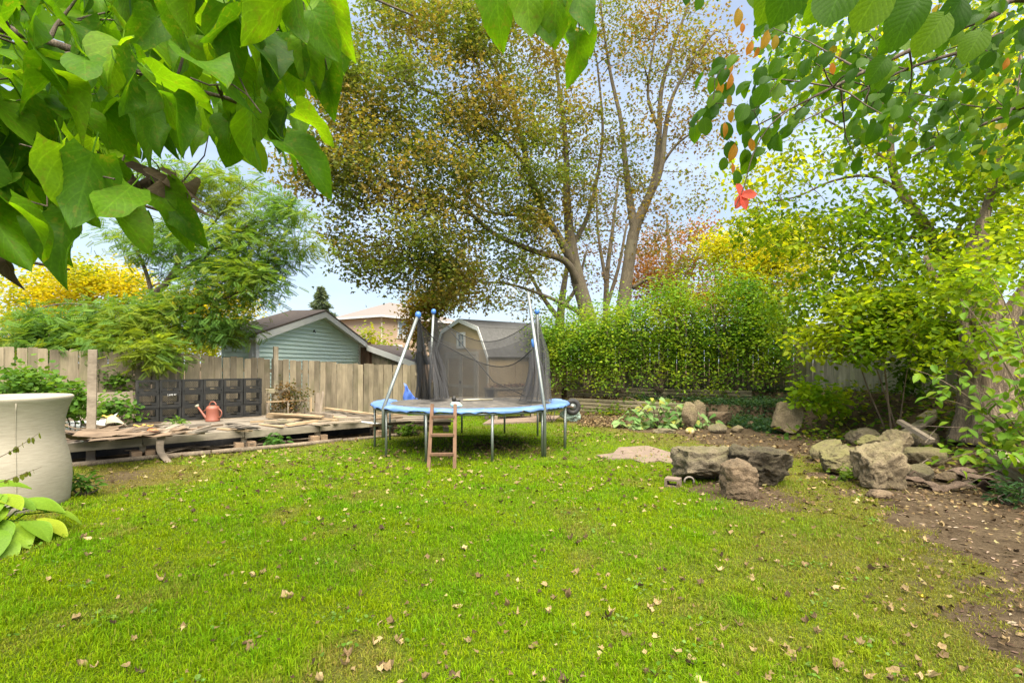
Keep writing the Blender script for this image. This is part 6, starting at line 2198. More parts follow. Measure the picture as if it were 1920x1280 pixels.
# bushes by the left fence
def bush(label, px, py, d, rx, ry, rd, n, per, cols, seed, size=(.06, .11), shape='round', group=None, crad=.14):
    b0 = W(px, 680, d)
    cl = blob_clumps([(px, py, d, rx, ry, rd, n)], 1, seed)
    st = [smooth_path([(b0.x, b0.y, 0, .012), (b0.x + .1 * k, b0.y, cl[:, 2].mean() * .6, .009), (cl[k % len(cl)][0], cl[k % len(cl)][1], cl[k % len(cl)][2], .004)], 4) for k in range(-1, 3)]
    tree('leafy_bush', label, st, cl, 'dark_bark', 'leaf', shape, per, crad, size, clump_mix(seed, cols, 1.5, .25), (b0.x, b0.y, 0), 'bush', seed, .005, .6, .2, .5, .8, group, 5)
gr3 = [(0.06, 0.14, 0.022), (0.09, 0.19, 0.024), (0.13, 0.23, 0.028)]
bush('dark leafy bush behind the beige planter at the far left', 45, 725, 8.7, 55, 35, .5, 34, 34, gr3, 101)
bush('leafy bush between the free-standing plank and the beige planter', 130, 748, 8.6, 38, 30, .35, 26, 36, gr3, 102)
bush('spreading bush behind the old bench left of the crates', 215, 715, 10.9, 48, 22, .3, 20, 34, gr3, 103)
bush('low bush under the old bench left of the crates', 215, 764, 9.9, 36, 14, .25, 14, 30, gr3, 104)
bush('brown-green vine tangle on the trestle right of the crates', 545, 745, 12.3, 40, 26, .15, 22, 30, [(0.05, 0.09, 0.016), (0.12, 0.10, 0.03), (0.2, 0.11, 0.04)], 105, (.05, .09), 'maple')
bush('small ragweed growing through the deck by the watering can', 338, 791, 10.15, 11, 5, .08, 5, 16, [(0.10, 0.2, 0.03), (0.14, 0.24, 0.04)], 106, (.08, .13), 'narrow', None, .07)
bush('small weed at the deck front below the planks', 516, 825, 9.5, 13, 8, .08, 6, 14, [(0.07, 0.17, 0.03), (0.1, 0.2, 0.04)], 107, (.1, .16), 'narrow', None, .06)
bush('weed clump on the lawn beside the beige planter', 152, 905, 5.95, 16, 16, .10, 7, 14, [(0.07, 0.16, 0.02), (0.1, 0.2, 0.025)], 108, (.09, .15), 'narrow', None, .06)
bush('weeds under the pallet behind the ladder', 770, 805, 10.9, 24, 9, .1, 8, 18, gr3, 109, (.06, .1), 'round', None, .08)
bush('low clover patch before the wedge-shaped boulder', 1590, 892, 6.75, 24, 7, .12, 9, 22, [(0.09, 0.17, 0.015), (0.14, 0.2, 0.02)], 110, (.04, .07), 'round', None, .06)
bush('yellow-green shrub on the garage side near the beige house', 700, 640, 27, 16, 22, .5, 12, 40, lime[1:], 111, (.15, .25), 'oval', None, .35)
bush('dark green fern-like tuft at the foot of the right timbers', 1888, 925, 5.6, 26, 14, .15, 9, 22, [(0.03, 0.08, 0.03), (0.05, 0.1, 0.03)], 112, (.06, .1), 'narrow', None, .08)

# ------------------------------------------------------------------ large single leaves
def broad_leaf(name, mat, wfn, nu=9, nv=4, fold=.18, bend=.25, wave=.03, seed=0, stalk=.3, serr=0.0, cup=0.0):
    """unit-length leaf along +x, base at the origin, with its stalk"""
    r = random.Random(seed)
    ph, ph2 = r.uniform(0, 6), r.uniform(0, 6)
    vs, uv, fs = [], [], []
    for i in range(nu + 1):
        u = i / nu
        w = wfn(u)
        for j in range(nv + 1):
            q = j / nv * 2 - 1
            ww = w * (1 + (serr * math.sin(u * 60) if abs(q) == 1 else 0))
            x = u + (-.10 * (q * q) * (1 - u) if u < .3 else 0)
            z = -bend * u * u + fold * abs(q) * w * 2 + wave * math.sin(7 * u + ph + 2 * q) * abs(q) + cup * (q * q) * w + .5 * wave * math.sin(11 * u + ph2) * (1 if q > 0 else -1) * abs(q)
            vs.append((x, q * ww, z))
            uv.append((u, j / nv))
    for i in range(nu):
        for j in range(nv):
            a = i * (nv + 1) + j
            fs.append((a, a + nv + 1, a + nv + 2, a + 1))
    if stalk:
        k = len(vs)
        w = .012
        for (x, z) in ((0, 0), (-stalk * .5, .03), (-stalk, .10)):
            for (dy, dz) in ((w, 0), (-w * .5, w * .8), (-w * .5, -w * .8)):
                vs.append((x, dy, z + dz))
                uv.append((.02, .5))
        for s_ in range(2):
            for j in range(3):
                a, b_ = k + s_ * 3 + j, k + s_ * 3 + (j + 1) % 3
                fs.append((a, b_, b_ + 3, a + 3))
    loops = [i for f in fs for i in f]
    tot = [len(f) for f in fs]
    return np_mesh(name, np.array(vs), loops, np.concatenate([[0], np.cumsum(tot)[:-1]]), tot, mat, True, uv=np.array(uv))

def w_heart(u): return .345 * (max(0.0, math.sin(math.pi * min(1, (u + .10) / 1.10) ** .72))) ** .72 * (1.0 if u < .97 else .5)
def w_oval(u): return .29 * max(0.0, math.sin(math.pi * (u * .985 + .012))) ** .75
def w_round(u): return .40 * max(0.0, math.sin(math.pi * (u * .985 + .012))) ** .62
hv = [(0, 0, 0)]
for u_ in (.0, .12, .3, .5, .7, .87): hv.append((u_ - .08 * (u_ < .1), .40 * (max(0.0, math.sin(math.pi * min(1, (u_ + .10) / 1.10) ** .72))) ** .72, .05))
hv.append((1, 0, -.12))
k_ = len(hv)
hv += [(x, -y, z) for x, y, z in hv[1:-1]]
LEAF['heart'] = (np.array(hv), [tuple([0, k_ - 1] + list(range(k_ - 2, 0, -1))), tuple([0] + list(range(k_, len(hv))) + [k_ - 1])])
def w_hosta(u): return .38 * max(0.0, math.sin(math.pi * (u * .98 + .015) ** .8)) ** .8

def leaf_matrix(P, ax, up, size):
    x = Vector(ax).normalized()
    z = Vector(up)
    z = z - x * z.dot(x)
    z.normalize()
    y = z.cross(x)
    m_ = Matrix((x * size, y * size, z * size)).transposed().to_4x4()
    m_.translation = P
    return m_

# the mulberry overhead at the left: trunk beside the camera's left, out of view
M['mul'] = broad_leaf_mat('mulberry_leaf', [(0.0, (0.045, 0.120, 0.006)), (.4, (0.075, 0.185, 0.007)), (.75, (0.115, 0.25, 0.008)), (1.0, (0.17, 0.31, 0.010))], .62, 6.0, (1.7, 1.55, .4), .5, 1.3, (0.16, 0.19, 0.02))
M['dead'] = broad_leaf_mat('dead_hanging_leaf', [(0, (0.06, 0.045, 0.03)), (1, (0.16, 0.12, 0.08))], .15, 6, (1, 1, 1), .9)
mul_me = [broad_leaf('leaf', M['mul'], w_heart, 12, 4, .05 + .07 * k, .05 + .11 * k, .03 + .018 * k, 10 + k, .28, .07) for k in range(6)]
def mesh_with(me, mat):
    c = me.copy()
    c.materials.clear()
    c.materials.append(mat)
    return c

import bisect
def inside(poly, x, y):
    c = False
    j = len(poly) - 1
    for i in range(len(poly)):
        xi, yi = poly[i]
        xj, yj = poly[j]
        if (yi > y) != (yj > y) and x < (xj - xi) * (y - yi) / (yj - yi) + xi: c = not c
        j = i
    return c

mul_poly = [(-120, -90), (585, -90), (608, 30), (618, 90), (614, 130), (600, 150), (580, 165), (550, 160), (530, 175), (505, 235), (498, 270), (470, 285), (430, 270), (390, 262), (365, 240), (320, 225), (285, 245), (265, 300), (245, 330), (215, 355), (170, 375), (135, 410), (60, 440), (20, 450), (-120, 450)]
t = thing('mulberry_tree', 'mulberry tree with broad glossy green leaves hanging in the upper left foreground', 'tree', (-3.1, .6, 0))
ml = [smooth_path(q, 6) for q in (
    [(-3.1, .6, -.05, .15), (-3.08, .65, .8, .12), (-3.0, .75, 1.6, .10), (-2.85, .9, 2.3, .075), (-2.5, 1.1, 2.9, .05), (-2.0, 1.3, 3.2, .03)],
    [(-2.85, .9, 2.3, .05), (-2.3, 1.3, 2.55, .028), (-1.7, 1.6, 2.62, .016), (-1.15, 1.75, 2.5, .008), (-.75, 1.8, 2.42, .004)],
    [(-2.9, .85, 2.1, .045), (-2.4, 1.4, 2.3, .022), (-1.95, 1.9, 2.3, .012), (-1.5, 2.2, 2.2, .006)],
    [(-2.95, .8, 1.9, .04), (-2.6, 1.5, 2.05, .02), (-2.2, 2.0, 2.0, .010), (-1.9, 2.2, 1.95, .005)],
    [(-2.5, 1.1, 2.9, .03), (-1.8, 1.3, 2.95, .016), (-1.1, 1.4, 2.85, .009), (-.6, 1.5, 2.7, .005), (-.3, 1.55, 2.6, .003)])]
r = random.Random(77)
tips = []
while len(tips) < 104:                     # leafy shoots spread through the canopy
    px, py = r.uniform(-120, 660), r.uniform(-90, 490)
    if not inside(mul_poly, px, py): continue
    d = r.uniform(1.25, 2.4)
    tips.append(W(px, py - 10, d))
tips_np = np.array([tuple(p) for p in tips])
tb = grow(ml, tips_np, 78, .010, min_r=.0022)
wood_parts(t, ml, tb, 'dark_bark', 10, 2)
for p in tips:
    for k in range(r.choice((2, 3, 3, 4))):
        q = p + Vector((r.uniform(-.10, .10), r.uniform(-.10, .10), r.uniform(-.05, .07)))
        a = r.uniform(0, 2 * math.pi)
        ax = Vector((math.cos(a) * .7 + .25, math.sin(a) * .7, -r.uniform(.35, 1.1)))
        up = Vector((r.gauss(0, .35), r.gauss(-.15, .35), 1))
        s_ = r.uniform(.125, .195)
        link_m('leaf', r.choice(mul_me), t, leaf_matrix(q, ax, up, s_))
# the deeper leaves of the canopy, one mass
n = 520
Pm = []
while len(Pm) < n:
    px, py = r.uniform(-160, 640), r.uniform(-120, 470)
    if inside(mul_poly, px + 20, py + 25): Pm.append(tuple(W(px, py, r.uniform(2.3, 3.3))))
Pm = np.array(Pm)
axm, nrm_ = leaf_frames(n, .5, .8)
tag(link('inner_leaves', scatter_mesh('inner_leaves', 'heart', Pm - np.array((-3.1, .6, 0)), axm, nrm_, rng.uniform(.13, .19, n), palette(n, [(0.08, 0.18, 0.010), (0.11, 0.235, 0.012), (0.15, 0.28, 0.014)]), M['leaf_bright']), t), kind='stuff')
# its leaves over the top middle of the view, on a shoot of their own
for (px, py, d, ax, s_) in ((930, -30, 1.35, (.05, 0, -1), .15), (985, -38, 1.3, (.10, .05, -1), .14), (1010, -30, 1.32, (.2, 0, -1), .16), (1045, -20, 1.3, (-.1, .1, -1), .13), (1075, -28, 1.3, (.35, 0, -1), .13), (1085, 62, 1.35, (-.05, 0, -1), .115), (1092, 58, 1.37, (.5, 0, -1), .07), (955, -45, 1.5, (-.15, 0, -1), .12), (1058, -36, 1.42, (.1, .1, -1), .14), (1030, -50, 1.35, (-.2, .1, -1), .13)):
    link_m('leaf', r.choice(mul_me), t, leaf_matrix(W(px, py, d), ax, (r.uniform(-.3, .3), -1 + r.uniform(-.3, .3), .5), s_))
mb = MB()
pts_ = [Vector((-.6, 1.5, 2.7)), W(800, -140, 1.5), W(930, -60, 1.38), W(1040, -60, 1.33), W(1080, -10, 1.34), W(1086, 55, 1.36)]
mb.tube(pts_, [.005, .005, .004, .003, .0022, .0015], 6)
mb.build('shoot', M['dark_bark'], t, True)
for (px, py, d, s_) in ((258, 335, 1.6, .10), (300, 320, 1.62, .12), (318, 330, 1.6, .11), (345, 345, 1.65, .11), (265, 345, 1.64, .09), (330, 325, 1.6, .08), (2, 470, 1.7, .12)):
    o = link_m('dead_leaf', mesh_with(mul_me[5], M['dead']), t, leaf_matrix(W(px, py, d), (r.uniform(-.2, .2), .1, -1), (r.uniform(-1, 1), -.6, .2), s_))
    o.scale = (o.scale[0], o.scale[1] * .5, o.scale[2] * 2.0)
for (px, py, d, ax, s_) in ((265, 400, 1.55, (-.1, 0, -1), .11), (300, 360, 1.6, (.6, 0, -.8), .17), (330, 395, 1.6, (.7, 0, -.8), .12), (240, 355, 1.62, (.2, .1, -1), .12), (45, 420, 1.6, (.0, 0, -1), .13), (100, 420, 1.7, (.2, 0, -1), .13)):
    link_m('leaf', r.choice(mul_me), t, leaf_matrix(W(px, py, d), ax, (r.uniform(-.3, .3), -.8, .6), s_))
for (px, py, d, ax, s_) in ((585, 20, 1.45, (.5, 0, -1), .15), (610, -10, 1.5, (.35, 0, -1), .16), (570, 80, 1.5, (.25, 0, -1), .14), (600, 95, 1.55, (.45, 0, -.9), .13), (612, 135, 1.55, (.1, 0, -1), .12), (540, 60, 1.5, (.3, 0, -1), .15), (560, 130, 1.6, (-.1, 0, -1), .11), (500, 110, 1.6, (.2, 0, -1), .14), (470, 190, 1.6, (.2, 0, -1), .13), (625, 60, 1.6, (.3, .1, -1), .12)):
    link_m('leaf', r.choice(mul_me), t, leaf_matrix(W(px, py, d), ax, (r.uniform(-.4, .4), -.8, .5), s_))
mb = MB()
mb.tube([W(430, -60, 1.6), W(520, 0, 1.5), W(580, 30, 1.48), W(605, 90, 1.53), W(614, 132, 1.55)], [.005, .004, .003, .002, .0015], 6)
mb.build('shoot', M['dark_bark'], t, True)

# the tree overhead at the right, with turning creeper leaves
M['elm'] = broad_leaf_mat('round_green_leaf', [(0.0, (0.028, 0.085, 0.005)), (.5, (0.055, 0.14, 0.006)), (1.0, (0.11, 0.21, 0.008))], .6, 8.0, (1.6, 1.5, .45), .5)
M['creeper'] = broad_leaf_mat('turning_creeper_leaf', [(0.0, (0.26, 0.20, 0.018)), (.4, (0.38, 0.21, 0.02)), (.75, (0.44, 0.17, 0.022)), (1.0, (0.42, 0.11, 0.03))], .5, 7.0, (1.3, 1.1, .8), .55, 1.3, (0.20, 0.17, 0.02))
M['red_leaf'] = broad_leaf_mat('red_creeper_leaf', [(0.0, (0.58, 0.09, 0.055)), (1.0, (0.66, 0.11, 0.075))], .5, 7.0, (1.2, 1.2, 1.1), .55)
elm_me = [broad_leaf('leaf', M['elm'], w_round, 7, 4, .06 + .05 * k, .08 + .08 * k, .015, 30 + k, .16) for k in range(5)]
crp_me = [broad_leaf('creeper_leaf', M['creeper'], w_oval, 7, 4, .12, .15 + .1 * k, .03, 40 + k, .12) for k in range(3)]
red_me = broad_leaf('red_leaf', M['red_leaf'], w_oval, 7, 4, .1, .1, .03, 47, .12)
t = thing('overhanging_tree', 'tree with round dark green leaves overhanging the upper right foreground', 'tree', (3.3, 1.2, 0))
mains = [
    [(3.3, 1.2, -.05, .13), (3.28, 1.25, 1.0, .11), (3.2, 1.35, 2.2, .09), (3.0, 1.5, 3.0, .06), (2.7, 1.6, 3.6, .04)],
    [(3.2, 1.35, 2.3, .06)] + [tuple(W(px, py, d)) + (q,) for px, py, d, q in ((1980, 0, 2.3, .018), (1860, 30, 2.3, .014), (1740, 80, 2.3, .011), (1620, 135, 2.3, .008), (1520, 185, 2.3, .005), (1420, 235, 2.35, .003))],
    [(3.15, 1.4, 2.4, .05)] + [tuple(W(px, py, d)) + (q,) for px, py, d, q in ((1940, 60, 2.8, .015), (1830, 90, 2.9, .012), (1700, 130, 3.0, .008), (1580, 190, 3.0, .005), (1480, 240, 3.0, .003))],
    [(3.0, 1.5, 3.0, .05)] + [tuple(W(px, py, d)) + (q,) for px, py, d, q in ((1900, -150, 1.8, .015), (1700, -90, 1.6, .010), (1560, -50, 1.5, .006), (1420, -20, 1.45, .003))],
    [(3.2, 1.4, 2.2, .045)] + [tuple(W(px, py, d)) + (q,) for px, py, d, q in ((1960, 200, 3.0, .014), (1880, 220, 3.1, .010), (1780, 260, 3.2, .007), (1700, 300, 3.3, .003))],
    [tuple(W(1480, 205, 2.3)) + (.004,)] + [tuple(W(px, py, d)) + (q,) for px, py, d, q in ((1440, 240, 2.3, .003), (1412, 290, 2.3, .0028), (1395, 350, 2.3, .0024), (1378, 390, 2.3, .002))]]
el = [smooth_path(q, 7) for q in mains]
shoots = []
def region(n, x0, x1, y0, y1, d0, d1, cond=lambda x, y: True):
    k = 0
    while k < n:
        px, py = r.uniform(x0, x1), r.uniform(y0, y1)
        if not cond(px, py): continue
        shoots.append(W(px, py, r.uniform(d0, d1)))
        k += 1
region(34, 1400, 1960, -40, 330, 2.1, 3.4, lambda x, y: y < np.interp(x, [1400, 1500, 1700, 1960], [120, 230, 300, 340]) and y > np.interp(x, [1400, 1960], [40, -40]))
region(24, 1600, 1960, 0, 300, 2.3, 3.6)
region(8, 1330, 1480, 120, 300, 2.1, 2.6)
sh = np.array([tuple(p) for p in shoots])
tb = grow(el, sh, 99, .006, min_r=.0018, up=.1)
wood_parts(t, el, tb, 'dark_bark', 8, 4)
def put_leaf(p, ax, up, s_, me, nm='leaf'):
    link_m(nm, me, t, leaf_matrix(p, ax, up, s_))
n_l = 0
for p in shoots:
    dirv = Vector((-.7, r.uniform(-.4, .4), -.45))
    for k in range(4):
        q = p + dirv * (.05 * (k - 1.5)) + Vector((r.uniform(-.03, .03), r.uniform(-.05, .05), r.uniform(-.03, .03)))
        sd_ = 1 if k % 2 else -1
        ax = Vector((-.6 + .28 * sd_, r.uniform(-.45, .45), -.8 + r.uniform(-.2, .25)))
        put_leaf(q, ax, (r.gauss(0, .4), r.gauss(-.5, .4), .8), r.uniform(.055, .085), r.choice(elm_me))
        n_l += 1
for (px, py, d, ax, s_) in ((1450, -40, .95, (-.2, .1, -1), .12), (1500, -60, .9, (-.45, .1, -1), .15), (1590, -50, .85, (-.45, 0, -1), .15), (1660, -40, .95, (-.5, .1, -1), .16), (1560, -30, 1.1, (-.5, .2, -1), .13), (1720, 0, 1.1, (-.6, 0, -1), .16), (1770, 30, 1.15, (-.7, .1, -1), .15), (1420, -30, 1.3, (-.1, 0, -1), .10), (1285, -20, 1.5, (.1, 0, -1), .07), (1312, -10, 1.5, (-.1, 0, -1), .07), (1345, -25, 1.5, (.1, 0, -1), .06), (1700, 40, 1.3, (-.7, .2, -1), .13), (1660, 110, 1.4, (-.7, 0, -1), .12), (1840, 60, 1.5, (-.6, 0, -1), .15), (1800, 0, 1.2, (-.5, 0, -1), .16)):
    put_leaf(W(px, py, d * 1.2), ax, (r.uniform(-.5, .5), -.9, .4), s_ * .74, r.choice(elm_me))
# the farther leaves of the same canopy, one mass
n = 1700
Pm = []
while len(Pm) < n:
    px, py = r.uniform(1420, 2000), r.uniform(-80, 330)
    if py < np.interp(px, [1420, 1520, 1700, 2000], [130, 190, 290, 340]): Pm.append(tuple(W(px, py, r.uniform(2.8, 4.6))))
Pm = np.array(Pm)
axm, nrm_ = leaf_frames(n, .7, .5, np.tile([[-.7, 0, -.7]], (n, 1)), 1.3)
tag(link('inner_leaves', scatter_mesh('inner_leaves', 'round', Pm - np.array((3.3, 1.2, 0)), axm, nrm_, rng.uniform(.05, .085, n), palette(n, [(0.045, 0.12, 0.007), (0.08, 0.18, 0.009), (0.15, 0.25, 0.011), (0.32, 0.26, 0.02)], [3, 3, 2, .2]), M['leaf_bright']), t), kind='stuff')
# leaves of the hanging shoot
for (px, py, s_) in ((1320, 230, .075), (1302, 245, .07), (1318, 235, .06), (1345, 180, .08), (1372, 165, .08), (1360, 240, .07), (1368, 275, .075), (1400, 290, .06), (1395, 255, .07), (1450, 165, .075), (1360, 305, .055), (1340, 205, .08), (1385, 215, .07), (1430, 250, .07), (1482, 245, .06), (1410, 190, .07), (1450, 220, .07), (1380, 330, .06), (1335, 155, .06), (1355, 118, .075), (1430, 135, .075), (1460, 120, .075)):
    put_leaf(W(px, py - 8, 2.3 + r.uniform(-.1, .1)), (r.uniform(-.6, .4), 0, -.8), (r.uniform(-.4, .4), -1, .3), s_, r.choice(elm_me))
for (px, py, s_) in ((1385, 18, .085), (1365, 108, .09), (1360, 130, .08), (1372, 140, .09), (1350, 150, .08), (1410, 80, .085), (1440, 60, .09), (1422, 90, .06), (1455, 68, .07), (1392, 45, .06), (1372, 208, .07), (1400, 222, .075), (1408, 262, .07), (1378, 272, .08), (1372, 305, .07), (1358, 232, .06), (1545, 110, .06), (1560, 120, .05), (1575, 95, .05), (1890, 110, .05), (1368, 180, .06)):
    put_leaf(W(px, py, 2.25 + r.uniform(-.1, .15)), (r.uniform(-.4, .3), 0, -1), (r.uniform(-1, 1), -1, .3), s_ * r.uniform(.6, .95), r.choice(crp_me), 'creeper_leaf')
for (ax, s_) in (((-.25, 0, .9), .062), ((.95, 0, .1), .075), ((.35, 0, -.9), .07), ((-.35, 0, -.9), .065)):
    put_leaf(W(1390, 366, 2.3), ax, (.1, -1, .1), s_, red_me, 'red_leaf')

# shrub reaching in from the right edge
M['shrub_leaf'] = broad_leaf_mat('shrub_leaf', [(0.0, (0.09, 0.19, 0.016)), (.5, (0.14, 0.26, 0.018)), (1.0, (0.22, 0.31, 0.022))], .42, 7.0, (1.5, 1.4, .5), .5)
shr_me = [broad_leaf('leaf', M['shrub_leaf'], w_oval, 6, 4, .10 + .04 * k, .15 + .08 * k, .02, 50 + k, .2) for k in range(4)]
t = thing('leafy_shrub', 'leafy shrub with drooping oval leaves reaching in from the right edge', 'shrub', (6.1, 5.9, .05))
st = []
ends = [(1705, 690, 6.6), (1740, 745, 6.4), (1790, 700, 6.2), (1780, 800, 6.2), (1820, 850, 6.0), (1760, 868, 6.2), (1850, 640, 6.0), (1800, 560, 6.2), (1860, 520, 6.0), (1880, 740, 5.8), (1900, 600, 5.6), (1890, 860, 5.6), (1840, 780, 6.0)]
root = Vector((6.2, 5.9, .05))
for e in ends:
    q = W(*e)
    mid = root.lerp(q, .5) + Vector((.15, 0, .35 + .2 * r.random()))
    pp = bez(np.array(root), np.array(mid), np.array(q), 10)
    st.append(np.concatenate([pp, np.linspace(.014, .003, 10)[:, None]], 1))
for l in st:
    mb = MB()
    mb.tube([tuple(p[:3]) for p in l], list(l[:, 3]), 6)
    mb.build('stem', M['tan_bark'], t, True)
for l in st:
    for k in range(22):
        f = r.uniform(.38, 1.0)
        q = Vector(l[min(9, int(f * 9))][:3]).lerp(Vector(l[min(9, int(f * 9) + 1)][:3]), r.random())
        q = q + Vector((r.gauss(0, .09), r.gauss(0, .12), r.gauss(0, .07)))
        a = r.uniform(0, 2 * math.pi)
        link_m('leaf', r.choice(shr_me), t, leaf_matrix(q, (math.cos(a) - .5, math.sin(a) * .8 - .2, -.35 + r.gauss(0, .2)), (r.gauss(0, .3), r.gauss(-.2, .3), 1), r.uniform(.09, .155)))

# squash plant
M['squash'] = broad_leaf_mat('squash_leaf', [(0.0, (0.09, 0.19, 0.045)), (.45, (0.15, 0.26, 0.08)), (.8, (0.23, 0.33, 0.13)), (1.0, (0.34, 0.33, 0.05))], .3, 5.0, (1.3, 1.3, .6), .65)
sq_me = [broad_leaf('leaf', M['squash'], w_heart, 6, 4, .08, .12 + .1 * k, .04, 60 + k, .35) for k in range(3)]
b0 = G(1240, 806)
t = thing('squash_plant', 'sprawling squash plant with large pale green leaves in front of the timber wall', 'plant', (b0.x, b0.y + .4, 0))
mb = MB()
sq = []
for k in range(9):
    a = r.uniform(0, 2 * math.pi)
    e = Vector((b0.x + .9 * math.cos(a), b0.y + .5 + .6 * math.sin(a), .35 + .35 * r.random()))
    pp = bez(np.array((b0.x, b0.y + .4, .0)), np.array((b0.x + .5 * math.cos(a), b0.y + .45 + .3 * math.sin(a), .75)), np.array(e), 7)
    sq.append(pp)
    mb.tube([tuple(p) for p in pp], np.linspace(.014, .006, 7).tolist(), 5)
mb.build('vine', M['tan_bark'], t, True)
for k in range(210):
    px = r.gauss(1232, 50)
    if px < 1155 or px > 1365: px = r.uniform(1165, 1350)
    ytop = np.interp(px, [1155, 1180, 1220, 1260, 1310, 1365], [785, 765, 745, 745, 772, 780])
    q = W(px, r.uniform(ytop, 808), b0.y + r.uniform(.05, .9))
    q.z = max(q.z, .05)
    a = r.uniform(0, 2 * math.pi)
    link_m('leaf', r.choice(sq_me), t, leaf_matrix(q, (math.cos(a), math.sin(a) - .4, -.3 + r.gauss(0, .2)), (r.gauss(0, .3), r.gauss(-.35, .3), 1), r.uniform(.13, .23)))
ball = rock_px('yellow and white ball lying under the squash leaves', 1285, 1302, 800, 814, .18, 71, 'rock_tan', cuts=0, lump=.02, name='old_ball', fine=.0)
ball['category'] = 'ball'
ball.data.materials.clear()
ball.data.materials.append(plain_mat('yellow_white_ball', (0.42, 0.30, 0.04), .6, 0, .2, 9, .05, (0.5, 0.5, 0.46), .9))

# hosta at the lower left
M['hosta'] = broad_leaf_mat('hosta_leaf', [(0.0, (0.12, 0.23, 0.018)), (.5, (0.17, 0.29, 0.02)), (.85, (0.22, 0.33, 0.02)), (1.0, (0.30, 0.36, 0.025))], .35, .0, (1.3, 1.3, .5), .42, 1.15)
# ribs run lengthwise on hosta: corrugated in the mesh itself
def hosta_leaf(seed):
    me = broad_leaf('leaf', M['hosta'], w_hosta, 12, 12, .06, .38, .02, seed, .35)
    v = np.empty(len(me.vertices) * 3, dtype=np.float32)
    me.vertices.foreach_get('co', v)
    v = v.reshape(-1, 3)
    k = 13 * 13
    q = np.tile(np.arange(13), 13)
    v[:k, 2] += .012 * np.where(q % 2 == 0, 1, -1) * np.sin(np.pi * np.clip(v[:k, 0], 0, 1))
    me.vertices.foreach_set('co', v.ravel())
    me.update()
    return me
ho_me = [hosta_leaf(70 + k) for k in range(3)]
hb = Vector((-4.62, 4.45, 0))
t = thing('hosta_plant', 'hosta with broad ribbed yellow-green leaves in front of the beige planter', 'plant', hb)
mb = MB()
for k in range(34):
    a = r.uniform(-2.6, 1.2)
    rad = r.uniform(.05, .52)
    z = .46 - .62 * rad + r.uniform(-.05, .05)
    q = hb + Vector((rad * math.cos(a), rad * math.sin(a), max(.06, z)))
    out = Vector((math.cos(a), math.sin(a), .12 - .8 * rad))
    link_m('leaf', r.choice(ho_me), t, leaf_matrix(q, out, (r.gauss(0, .15), r.gauss(0, .15), 1), r.uniform(.24, .34)))
    mb.tube([hb + Vector((.03 * math.cos(a), .03 * math.sin(a), 0)), hb.lerp(q, .6) + Vector((0, 0, .08)), q], [.008, .007, .005], 5)
mb.build('stalks', M['hosta'], t, True)
# twigs with small leaves before the barrel
M['twig_leaf'] = broad_leaf_mat('twig_leaf', [(0.0, (0.12, 0.17, 0.015)), (1.0, (0.2, 0.2, 0.03))], .4, 6, (1.3, 1.2, .6), .6)
tw_me = broad_leaf('leaf', M['twig_leaf'], w_oval, 5, 2, .1, .1, .02, 81, .2)
for (pa, pb_, pc_, lab) in (((-30, 870), (20, 850), (72, 812), 'upper thin twig with small drooping leaves before the beige planter'), ((-30, 915), (30, 893), (78, 875), 'lower thin twig with small drooping leaves before the beige planter')):
    A, B, E = W(*pa, 4.2), W(*pb_, 4.25), W(*pc_, 4.3)
    root = Vector((A.x - .5, A.y, 0.0))
    t = thing('leafy_twig', lab, 'twig', root)
    mb = MB()
    pp = bez(np.array(A), np.array(B), np.array(E), 9)
    mb.tube([tuple(root), tuple(Vector(root).lerp(A, .6) + Vector((-.05, 0, .08)))] + [tuple(p) for p in pp], [.005, .0045] + np.linspace(.004, .0015, 9).tolist(), 5)
    mb.build('stem', M['tan_bark'], t, True)
    for k in range(15):
        f = r.uniform(.35, 1)
        q = Vector(pp[min(8, int(f * 8.4))]) + Vector((r.uniform(-.02, .02), 0, 0))
        link_m('leaf', tw_me, t, leaf_matrix(q, (r.uniform(-.3, .2), r.uniform(-.2, .2), -1), (r.uniform(-1, 1), -1, .2), r.uniform(.03, .052)))

